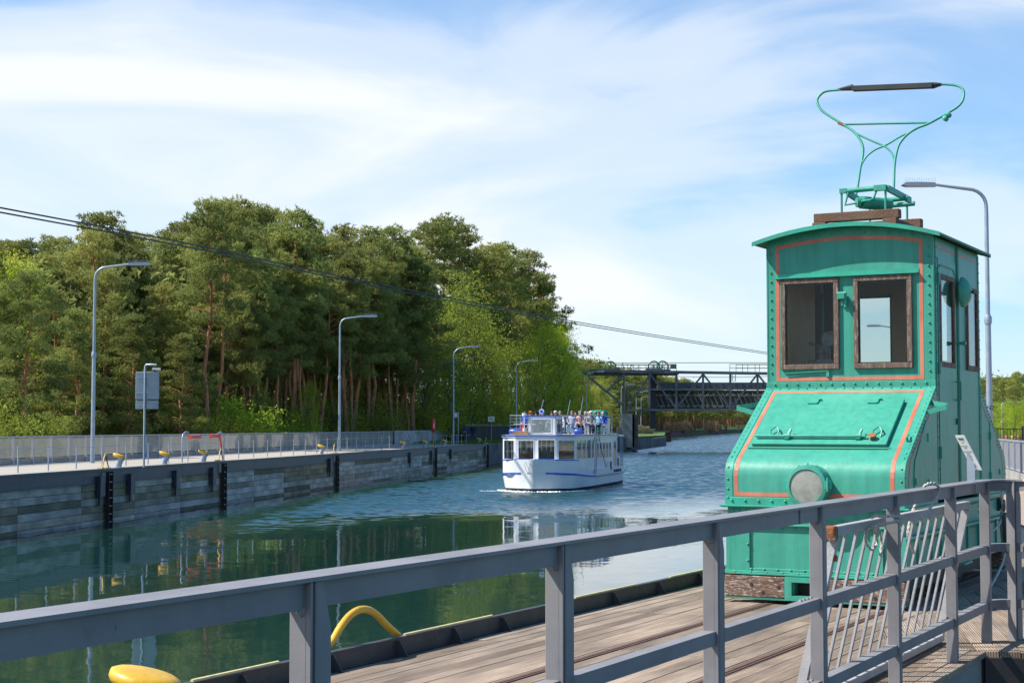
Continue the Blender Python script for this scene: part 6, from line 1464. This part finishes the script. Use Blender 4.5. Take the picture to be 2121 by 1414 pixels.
def pine(seed, H=18, spread=4.2, base=.38, npad=46, dens=200, low=False):
    dens = int(dens * .72); npad = int(npad * .85)
    rs = np.random.RandomState(seed); t = MB(); seg = 9; bend = rs.normal(size=2) * .5
    tp = [Vector((bend[0] * math.sin(2.2 * i / seg) + rs.normal() * .12, bend[1] * math.sin(1.7 * i / seg) + rs.normal() * .12, H * .97 * i / seg)) for i in range(seg + 1)]; tp[0] = Vector((0, 0, -.3))
    t.tube(tp, [.26 * (1 - .82 * i / seg) for i in range(seg + 1)], 8)
    def tpos(z): f = max(0, min(.999, z / (H * .97))) * seg; i = int(f); return tp[i].lerp(tp[i + 1], f - i)
    cs = []
    for k in range(npad):
        u = (k + rs.uniform()) / npad; z = H * (base + (1 - base) * u ** .85); f = (z / H - base) / (1 - base)
        prof_ = (1.0 - f) ** .55 * (.55 + .45 * min(1, f * 4)) if not low else (1 - f) ** .6
        rad = spread * prof_ * rs.uniform(.45, 1.05) + .25; az = k * 2.4 + rs.normal() * .4
        root = tpos(z - .2 * rad); tip = root + Vector((math.cos(az) * rad, math.sin(az) * rad, rs.uniform(.0, .35) * rad + .1))
        pl = limb(t, root, tip, .075 * (1 - .6 * f), .02, rs)
        for j in range(rs.randint(2, 4)):
            c = tip + Vector(rs.normal(size=3) * (.55, .55, .22)) * (.4 + .45 * (j > 0)) if j < 2 else pl[2] + Vector(rs.normal(size=3) * (.5, .5, .25))
            R_ = rs.uniform(.65, 1.25) * (.75 + .35 * (1 - f)); n = int(dens * R_ * R_ * .6)
            d = rs.normal(size=(n, 3)); d /= np.linalg.norm(d, axis=1)[:, None]; rr_ = rs.uniform(.55, 1, (n, 1)) ** .5
            pp = d * rr_ * np.array([R_, R_, R_ * .42]); pp[:, 2] += .18 * R_ * np.sin(pp[:, 0] * 4 + k) * np.cos(pp[:, 1] * 4); cs.append(pp + np.array(c))
    for k in range(7):   # dead lower snags
        z = H * rs.uniform(.15, base + .1); az = rs.uniform(0, 6.28); r = rs.uniform(.4, 1.8); p0 = tpos(z); limb(t, p0, p0 + Vector((math.cos(az) * r, math.sin(az) * r, rs.uniform(-.2, .4))), .035, .01, rs, 3, .1)
    cs = np.concatenate(cs); v = blades(cs, .29, .075, 4, rs, .55)
    return t.mesh('trunk', BK, smooth=60), trimesh('crown', v, PINE)
def decid(seed, H=14, spread=4, leaf=YEL, nb=60, dens=70, base=.12, bk=None):
    rs = np.random.RandomState(seed); t = MB(); tp = [Vector((rs.normal() * .2 * (i > 0), rs.normal() * .2 * (i > 0), H * .85 * i / 7)) for i in range(8)]; tp[0].z = -.3
    t.tube(tp, [.2 * (1 - .85 * i / 7) for i in range(8)], 7); cs = []
    for k in range(nb):
        f = (k + rs.uniform()) / nb; z = H * (base + (.97 - base) * f); rad = spread * math.sin(math.pi * min(1, .18 + .8 * f)) ** .7 * rs.uniform(.35, 1.0); az = k * 2.4 + rs.normal() * .5
        i = min(6, int(f * 6)); root = tp[i]; tip = Vector((math.cos(az) * rad, math.sin(az) * rad, z)); limb(t, root, tip, .05, .012, rs, 4, .1)
        n = int(dens * rs.uniform(.5, 1.4)); cs.append(np.array(tip) + rs.normal(size=(n, 3)) * (.62, .62, .42)); cs.append(np.array(root.lerp(tip, .6)) + rs.normal(size=(n // 3, 3)) * (.5, .5, .4))
    v = blades(np.concatenate(cs), .16, .11, 2, rs, .1, .1, quad=True)
    return t.mesh('trunk', bk or BK2, smooth=60), trimesh('crown', v, leaf)
def bare(seed, H=12):
    rs = np.random.RandomState(seed); t = MB()
    def rec(p, d, ln, r, lv):
        q = p + d * ln; limb(t, p, q, r, r * .6, rs, 3, .05)
        if lv == 0: return
        for k in range(3 if lv > 1 else 4):
            e = (d + Vector(rs.normal(size=3)) * .55); e.z = max(e.z, -.1); e.normalize(); rec(p.lerp(q, rs.uniform(.6, 1)), e, ln * rs.uniform(.6, .85), r * .55, lv - 1)
    rec(Vector((0, 0, 0)), Vector((.05, 0, 1)), H * .32, .16, 5)
    return t.mesh('trunk', barkmat('pale_twig_bark', (.2, .16, .1), (.3, .24, .14), 1, 6), smooth=60), None
def bush(seed, H, spread, leaf, n=2600):
    rs = np.random.RandomState(seed); cs = []
    for k in range(16):
        c = rs.normal(size=3) * (spread * .5, spread * .5, H * .22) + (0, 0, H * .45); cs.append(rs.normal(size=(n // 16, 3)) * (.5, .5, .45) + c)
    v = blades(np.concatenate(cs), .15, .10, 2, rs, .1, .15, quad=True); t = MB()
    for k in range(8): az = rs.uniform(0, 6.28); limb(t, (0, 0, 0), (math.cos(az) * spread * .5, math.sin(az) * spread * .5, H * .8), .04, .01, rs, 3, .1)
    return t.mesh('stem', BK2), trimesh('foliage', v, leaf)
PV = [pine(11, 18, 4.3, .36, 46), pine(12, 19, 3.6, .45, 40), pine(13, 18, 4.8, .30, 50), pine(14, 18, 3.4, .5, 34, 190), pine(15, 17, 4.4, .16, 58, 200, True), pine(16, 18, 3.9, .40, 42), pine(17, 16, 4.0, .1, 60, 190, True)]
PH = [18, 19, 18, 18, 17, 18, 16]
DV = [decid(21, 14, 3.6), decid(22, 13, 3.4, YEL2), decid(23, 15, 4.2), decid(24, 12, 3.2, YEL2, 50, 45)]; DH = [14, 13, 15, 12]
BV = [bush(31, 3.2, 3.2, YEL2), bush(32, 2.6, 2.8, YEL), bush(33, 4.0, 3.0, YEL2, 2200)]; BRV = bare(41)
rt = random.Random(77)
land_ = [(50, 'the far left edge'), (130, 'the gap left of the first street lamp'), (195, 'the first street lamp'), (255, 'the gap beside the notice board'), (300, 'the notice board'), (370, 'the left part of the fence'), (430, 'the red-cushioned gate'), (520, 'the middle of the bar fence'),
         (600, 'the right part of the bar fence'), (665, 'the lone bollard'), (705, 'the second street lamp'), (770, 'the gap right of the second lamp'), (835, 'the start of the panel screen'), (897, 'the red lifebuoy case'), (940, 'the third street lamp'), (975, 'the two walkers'),
         (1020, 'the white notice sign'), (1069, 'the boat bow lamp'), (1130, 'the boat wheelhouse'), (1190, 'the boat passengers'), (1250, 'the left end of the bridge'), (1320, 'the bridge pier'), (1400, 'the reeds'), (1500, 'the far bend of the canal'), (2030, 'the right edge lamp pole'), (2100, 'the far right edge')]
tcount = {}; PL = []
def plant(kind, meshes, H0, px, D, H, what, depth, sx=1.0):
    what = what.replace('bright yellow-green', 'yellow-green').replace('straight bare-stemmed', 'bare-stemmed')
    nm = min(land_, key=lambda l: abs(l[0] - px))[1]
    dx_ = 'above' if depth == 'skyline' else 'behind'
    dep = {'skyline': 'on the skyline', 'front': 'in front', 'mid': 'halfway in', 'back': 'deeper in', 'far': 'far off', 'under': 'under the pines'}[depth]
    lab = f'{what} {dep} {dx_} {nm}'
    key = lab; tcount[key] = tcount.get(key, 0) + 1
    p = at(px, 883, D); z = 0; rz = rt.uniform(0, 6.28); s = H / H0
    o = empty(kind, (p.x, p.y, z), rz, lab, {'pine_tree': 'pine tree', 'spring_tree': 'tree', 'bare_tree': 'tree', 'bush': 'bush'}[kind], {'pine_tree': 'pines of the wood', 'spring_tree': 'spring-green trees of the wood', 'bare_tree': 'bare trees', 'bush': 'bushes under the pines'}[kind])
    o.scale = (s * sx, s * sx, s)
    link('trunk' if kind != 'bush' else 'stem', meshes[0], o)
    PL.append(o)
    if meshes[1]: link('crown' if kind != 'bush' else 'foliage', meshes[1], o)
    return o
def fenceD(px): return float(np.interp(px, [-120, -60, 0, 200, 400, 600, 815, 945, 1050, 1180, 1260], [62, 65, 70, 80.5, 94.4, 114, 143, 160, 176, 203, 225]))
def top_h(px, y, D): return at(px, y, D).z
sk = [(-20, 500), (8, 492), (50, 498), (95, 500), (135, 482), (205, 436), (236, 470), (275, 500), (325, 474), (365, 455), (405, 460), (445, 432), (485, 416), (525, 424), (560, 432), (605, 438), (645, 470), (690, 492), (722, 468), (765, 474), (805, 472), (845, 490), (880, 456), (915, 447), (955, 466),
      (990, 515), (1020, 508), (1055, 505), (1090, 520), (1118, 566), (1142, 622)]
wt = ['tall dense pine', 'slender pine', 'broad pine', 'thin high-crowned pine', 'low-branched pine', 'rounded pine', 'bushy pine']
for px, y in sk:
    v = rt.choice([0, 0, 1, 2, 5, 3]) if px < 420 else rt.choice([1, 3, 0, 5, 3]); tgt = rt.uniform(17.5, 21.5); Dm = (tgt - 1.6) * FPX / (883 - y); D = max(Dm, fenceD(px) + (12 if px < 840 else 38))
    plant('pine_tree', PV[v], PH[v], px, D, top_h(px, y + 4, D), wt[v], 'skyline', 1.0)
# second line a little lower
for i in range(36):
    px = -20 + i * 33.5 + rt.uniform(-8, 8); y = np.interp(px, [s_[0] for s_ in sk], [s_[1] for s_ in sk]) + rt.uniform(25, 75)
    v = rt.choice([0, 1, 2, 3, 5]); D = fenceD(px) + rt.uniform(22, 38)
    if px > 1120: y += 40
    if px > 840: continue
    plant('pine_tree', PV[v], PH[v], px, D, top_h(px, y, D), wt[v], 'mid')
# front row, hand placed: px, depth behind fence, top y, variant
fr_ = [(48, 8, 560, 2), (-10, 12, 600, 4), (110, 14, 600, 4), (165, 9, 640, 6), (215, 16, 560, 4), (262, 10, 650, 6), (330, 16, 590, 4), (372, 8, 690, 6), (402, 14, 640, 6), (455, 14, 590, 0), (505, 10, 610, 1), (540, 14, 540, 3), (575, 8, 600, 1), (600, 12, 560, 3), (630, 14, 590, 1), (664, 10, 570, 3),
       (700, 12, 560, 0), (716, 7, 540, 3), (732, 10, 520, 3), (775, 7, 545, 1), (800, 14, 560, 3), (833, 10, 560, 1), (858, 6, 535, 2), (882, 30, 600, 3), (920, 34, 620, 1), (1000, 42, 560, 1), (1050, 48, 540, 2), (1085, 50, 560, 0), (1112, 52, 620, 5)]
for px, dd, y, v in fr_:
    D = fenceD(px) + dd; plant('pine_tree', PV[v], PH[v], px, D, top_h(px, y, D), wt[v], 'front')
for i in range(38):   # bare stems seen between the others
    px = 425 + i * 11.5 + rt.uniform(-6, 6); D = fenceD(px) + rt.uniform(6, 26); v = rt.choice([3, 1]); plant('pine_tree', PV[v], PH[v], px, D, rt.uniform(14, 17), 'straight bare-stemmed pine', 'back', .8)
# spring green
for px, dd, y, v in ((22, 22, 520, 0), (40, 20, 545, 0), (905, 6, 640, 1), (950, 8, 610, 1), (970, 7, 560, 3), (992, 10, 640, 3), (930, 4, 700, 0), (1005, 6, 680, 2), (880, 5, 720, 1), (760, 18, 690, 1), (720, 20, 700, 0), (640, 24, 720, 0), (560, 22, 720, 1), (500, 26, 760, 0), (1060, 8, 700, 3), (1095, 9, 700, 0), (1125, 9, 668, 2), (1155, 8, 676, 2), (1140, 14, 648, 0), (1165, 12, 690, 2), (640, 5, 790, 0), (540, 6, 800, 1), (1030, 5, 720, 0),
                     (1178, 14, 735, 0), (1040, 4, 790, 1), (1110, 5, 780, 1), (1180, 8, 800, 3), (1150, 5, 800, 2), (830, 14, 740, 0), (250, 26, 800, 2), (330, 26, 800, 1)):
    D = fenceD(px) + dd; plant('spring_tree', DV[v], DH[v], px, D, top_h(px, y, D), ['bright yellow-green spring tree', 'olive-green spring tree', 'broad yellow-green spring tree', 'thin olive spring tree'][v], 'front')
for px, dd, y in ((955, 8, 640), (985, 10, 690), (1230, 70, 735), (300, 14, 820)):
    D = fenceD(px) + dd; plant('bare_tree', BRV, 11.0, px, D, top_h(px, y, D), 'leafless pale twiggy tree', 'front')
for i in range(95):
    px = -20 + i * 13 + rt.uniform(-6, 6)
    if px < 420 and rt.random() < .6: continue
    pass; D = fenceD(px) + rt.choice([4, 9, 16, 26, 40]) + rt.uniform(0, 4); v = rt.choice([0, 1, 2, 0]); plant('bush', BV[v], [3.2, 2.6, 4.0][v], px, D, (rt.uniform(1.6, 3.4) if px > 420 else rt.uniform(1.4, 2.6)), ['rounded olive bush', 'bright green bush', 'tall loose bush'][v], 'under')
# deep backdrop of the wood behind (one mass of crowns and stems no one could count)
rs = np.random.RandomState(5); cs = []; stems = MB()
for i in range(430):
    px = rs.uniform(-120, 800); D = fenceD(px) + rs.uniform(30, 50); p = at(px, 883, D); Ht = np.interp(px, [s_[0] for s_ in sk], [s_[1] for s_ in sk]); Hh = at(px, Ht + 50, D).z * rs.uniform(.75, .95)
    stems.tube([(p.x, p.y, -.2), (p.x + rs.normal() * .2, p.y, Hh * .9)], [.2, .08], 5, False)
    n = 70; z = Hh * rs.uniform(.45, 1, n) ** .8; cs.append(np.stack([p.x + rs.normal(size=n) * 2.2, p.y + rs.normal(size=n) * 2, z], 1))
stems.build('distant_stems', BK); tag(bpy.data.objects['distant_stems'], 'stems of the deep pine wood on the left bank', kind='stuff')
cs = np.concatenate(cs); o = link('deep_wood', trimesh('deep_wood', blades(cs, .55, .3, 8, rs, .2, .5), PINE)); tag(o, 'dark mass of the deep pine wood on the left bank', kind='stuff')
sh = []
for i in range(380):
    px = rs.uniform(-120, 1120); D = fenceD(px) + rs.uniform(26, 46); p = at(px, 883, D); n = 90; hh = rs.uniform(3, 8.5)
    sh.append(np.stack([p.x + rs.normal(size=n) * 1.6, p.y + rs.normal(size=n) * 1.5, hh * rs.uniform(0, 1, n) ** .7], 1))
o = link('undergrowth', trimesh('undergrowth', blades(np.concatenate(sh), .3, .2, 3, rs, .2, .3, quad=True), YEL)); tag(o, 'pale olive undergrowth far in under the pines', kind='stuff')
# distant wood beyond the bridge and on the right
for i, (px, y, D) in enumerate([(1192, 742, 255), (1206, 752, 275), (1219, 745, 300), (1236, 752, 320), (1250, 760, 330), (1262, 765, 350), (1276, 762, 360), (1290, 772, 380), (1303, 768, 400), (1316, 775, 420), (1333, 778, 430), (1350, 770, 440), (1366, 776, 460), (1385, 782, 480), (1402, 785, 500), (1420, 786, 520),
                                 (1440, 790, 560), (1460, 800, 600), (1485, 806, 640), (1505, 812, 700), (1530, 815, 760), (1556, 818, 820), (1210, 800, 250), (1240, 810, 265), (1268, 815, 290)]):
    v = rt.choice([0, 1, 2, 5]); z0 = 0 if D < 450 else 1.5; plant('pine_tree', PV[v], PH[v], px, D, top_h(px, y, D), wt[v], 'far', 1.15)
for px, y, D in ((1245, 780, 262), (1226, 800, 250), (1205, 790, 240)): plant('spring_tree', DV[1], 13, px, D, top_h(px, y, D), 'olive-green spring tree', 'far')
rs = np.random.RandomState(9); cs = []; stems = MB()
for i in range(760):
    px = rs.uniform(1185, 1640); D = np.interp(px, [1185, 1380, 1500, 1640], [300, 520, 800, 1300]) * rs.uniform(1.08, 1.3); p = at(px, 883, D); ty = np.interp(px, [1190, 1250, 1330, 1450, 1600], [755, 770, 782, 806, 832]) + rs.uniform(-3, 10); Hh = at(px, ty, D).z
    stems.tube([(p.x, p.y, -.2), (p.x, p.y, Hh * .8)], [D * .0006, D * .0004], 4, False); n = 90; cs.append(np.stack([p.x + rs.normal(size=n) * D * .007, p.y + rs.normal(size=n) * 3, Hh * (.35 + .65 * rs.uniform(0, 1, n) ** .8)], 1))
tag(stems.build('far_stems', BK), 'stems of the distant pine wood beyond the bridge', kind='stuff'); cs = np.concatenate(cs); o = link('far_wood', trimesh('far_wood', blades(cs, .9, .55, 5, rs, .2, .9), PINE)); tag(o, 'distant dark pine wood beyond the bridge', kind='stuff')
# reeds
REED = leafmat('dry_reeds', (.62, .42, .22), (.7, .5, .27), (.75, .56, .33), .2, .35, .1)
def reeds(px0, px1, D, H, label, n=5000, lm=None, name='reed_bed', dep=6):
    rs = np.random.RandomState(int(px0)); p = at(px0, 883, D); q = at(px1, 883, D); x = rs.uniform(p.x, q.x, n); f = np.sin(np.pi * (x - p.x) / (q.x - p.x)) ** .35
    c = np.stack([x, D + rs.uniform(0, dep, n), rs.uniform(0, .75, n) * H * f * (.75 + .35 * np.sin(x * 1.3) * np.sin(x * .47 + 1))], 1); c[:, 2] += .0; o = link(name, trimesh(name, blades(c, H * .3, D * .0007, 2, rs, 3.0), lm or REED)); tag(o, label, 'reeds' if name == 'reed_bed' else 'hedge', kind='stuff')
reeds(1378, 1434, 560, 4.2, 'wide bed of dry tan reeds beyond the bridge'); reeds(1466, 1488, 700, 5.5, 'small bed of dry tan reeds on the far bank'); reeds(1320, 1352, 330, 2.6, 'short patch of dry reeds right of the bridge pier')
# right hand distance, seen past the locomotive
for i, (px, y, D) in enumerate([(2030, 784, 205), (2046, 776, 200), (2066, 780, 195), (2080, 788, 190), (2096, 782, 180), (2112, 772, 170), (2128, 775, 165), (2060, 800, 170), (2104, 805, 160)]):
    v = rt.choice([0, 1, 3, 5]); plant('pine_tree', PV[v], PH[v], px, D, top_h(px, y, D), wt[v], 'far', .9)
for i, (px, y, D) in enumerate([(2040, 836, 145), (2068, 830, 140), (2090, 826, 135), (2112, 828, 130), (2130, 820, 128), (2078, 838, 120), (2102, 840, 118), (2052, 845, 125)]):
    v = (0, 2)[i % 2]; plant('spring_tree', DV[v], DH[v], px, D, top_h(px, y, D), ['bright yellow-green spring tree', '', 'broad yellow-green spring tree'][v], 'far')
reeds(2020, 2140, 112, 1.5, 'brown leafless hedge at the right edge behind the green fence', 7000, leafmat('brown_hedge', (.2, .13, .06), (.26, .18, .08), (.3, .22, .1), .4), 'brown_hedge', 3)
rs = np.random.RandomState(19); cs = []
for i in range(260):
    px = rs.uniform(2000, 2200); D = rs.uniform(215, 260); p = at(px, 883, D); Hh = at(px, 790, D).z * rs.uniform(.7, 1); n = 60; cs.append(np.stack([p.x + rs.normal(size=n) * 2, p.y + rs.normal(size=n) * 2, Hh * rs.uniform(.1, 1, n)], 1))
o = link('right_wood', trimesh('right_wood', blades(np.concatenate(cs), .45, .3, 9, rs, .2, .6), PINE)); tag(o, 'dark mass of pine wood at the right edge', kind='stuff')
# grass tufts on the verge
GR = leafmat('fresh_grass', (.09, .2, .02), (.12, .26, .03), (.16, .3, .04), .5, .3, .1)
rs = np.random.RandomState(3); n = 16000; u = rs.uniform(0, 1, n); w_ = rs.uniform(0, 1, n); A_, B_ = LW(0, SE - 6), Vector((14.6, 228, 0)); base_ = np.array(A_)[None] * (1 - u[:, None]) + np.array(B_)[None] * u[:, None]; base_[:, 0] -= .5 + w_ * 7; base_[:, 2] = .04
o = link('verge_grass', trimesh('verge_grass', blades(base_, .22, .07, 3, rs, 2.0), GR)); tag(o, 'bright green grass beside the boat on the left bank', kind='stuff')
# right fence, green fence, barrier, small lamp
RFa, RFb = at(2068, 883, 53.5), at(2121, 883, 45.5); RFa.z = RFb.z = 0; dv_ = (RFa - RFb).normalized(); st_ = RFb - dv_ * 16
rf = empty('right_bar_fence', st_, -math.atan2(dv_.x, dv_.y), label='pale grey metal bar fence at the right edge behind the locomotive', cat='fence')
fence(rf, 0, 60, 1.85, 0, M['galv'], M['fence'], None, M['galv'], M['galv'], M['concrete'])
gf = empty('green_fence', groundp(2000, 70), 0, label='thin dark green bar fence on the grass at the right edge', cat='fence')
a = MB(); a.bar((0, 0, 1.5), (9, 0, 1.5), .04, .04); a.bar((0, 0, .2), (9, 0, .2), .04, .04); a.build('fence_rail', M['dark'], gf)
a = MB(); a.box(-.01, .01, -.01, .01, .0, 1.5); bm2 = a.mesh('fence_bar', M['dark']); a = MB(); a.box(-.04, .04, -.04, .04, 0, 1.62); pm2 = a.mesh('fence_post', M['dark'])
for i in range(64): link('fence_bar', bm2, gf, (i * .14, 0, 0))
for i in range(4): link('fence_post', pm2, gf, (.1 + i * 2.4, 0, 0))
o = empty('flower_barrier', groundp(2092, 84), 0, label='low red and yellow plastic barrier row on the grass at the right edge', cat='barrier')
for i in range(12): a = MB(); a.lathe([(.05, .0), (.05, .06), (.08, .1), (.06, .16), (.0, .18)], Matrix.Translation((i * .3 - .2, 0, .95)), 8); a.build('cone', M['yellow'] if i % 2 else M['orange'], o)
a = MB(); a.box(-.4, 3.6, -.1, .1, 0, .95); a.build('planter', M['grass'], o)
o = copy_tree(lampA); o.location = groundp(2076, 130); o.scale = (1, 1, .42); o.rotation_euler.z = 0.2; tag(o, 'short blue-grey lamp post in front of the yellow trees at the right edge', 'street lamp')
# overhead cables
def cable(pts_, r, label, name='overhead_cable'):
    a = MB(); a.tube(smooth([at(x, y, D) for x, y, D in pts_], 8), r, 5, False); tag(a.build(name, M['black']), label, 'cable')
cb = [(-60, 418, 55), (0, 430, 57), (389, 504, 70), (640, 558, 82), (920, 615, 98), (1250, 676, 125), (1585, 729, 165), (1700, 744, 185)]
cable(cb, .034, 'upper of the two black overhead cables crossing from the left edge'); cable([(x, y + 9.5 * (57 / D), D * 1.0) for x, y, D in cb], .034, 'lower of the two black overhead cables crossing from the left edge')
cable([(1240, 752, 245), (1400, 751, 243), (1600, 751, 241), (1690, 752, 240)], .05, 'thin horizontal cable above the bridge'); cable([(1170, 757, 238), (1262, 750, 243)], .04, 'short thin cable left of the green wheels')
cable([(1390, 779, 246), (1500, 781, 243), (1640, 778, 240)], .04, 'thin cable between the chords of the bridge')
# mast that carries the two cables behind the locomotive
mp_ = at(1700, 744, 185); a = MB(); a.tube([(0, 0, -.5), (0, 0, mp_.z + .3)], [.22, .12], 8); a.bar((-.8, 0, mp_.z), (.8, 0, mp_.z), .12, .12); o = a.build('cable_mast', M['galvpole']); o.location = (mp_.x, mp_.y, 0); tag(o, 'steel mast carrying the two overhead cables behind the locomotive', 'mast')
# person at the right edge, only the hand shows
hp_ = hit(2122, 1000, 1.225); rz_ = R(-48)
J0 = hp_ - Matrix.Rotation(rz_, 3, 'Z') @ Vector((.06, -.66, 0)); J0.z = 0
person('stand', J0, rz_, cl('grey_sweater', (.15, .15, .17)), navy, hairs[0], 'person in grey at the right edge whose hand rests on the railing', over=dict(elr=(.24, -.22, 1.27), wrr=(.13, -.47, 1.255), har=(.09, -.57, 1.245)))
# alike trees behind the same landmark are told apart by their order from the left
byl = {}
for o in PL: byl.setdefault(o['label'], []).append(o)
for lb, os_ in byl.items():
    if len(os_) > 1:
        os_.sort(key=lambda o: o.location.x / o.location.y)
        for k, o in enumerate(os_): o['label'] = lb.replace('the middle of the ', 'the mid ').replace('the gap right of ', 'right of ').replace('the gap left of ', 'left of ').replace('the gap beside ', 'beside ') + ', ' + ['leftmost', 'second', 'third', 'fourth', 'fifth', 'sixth', 'seventh', 'eighth', 'ninth'][k]
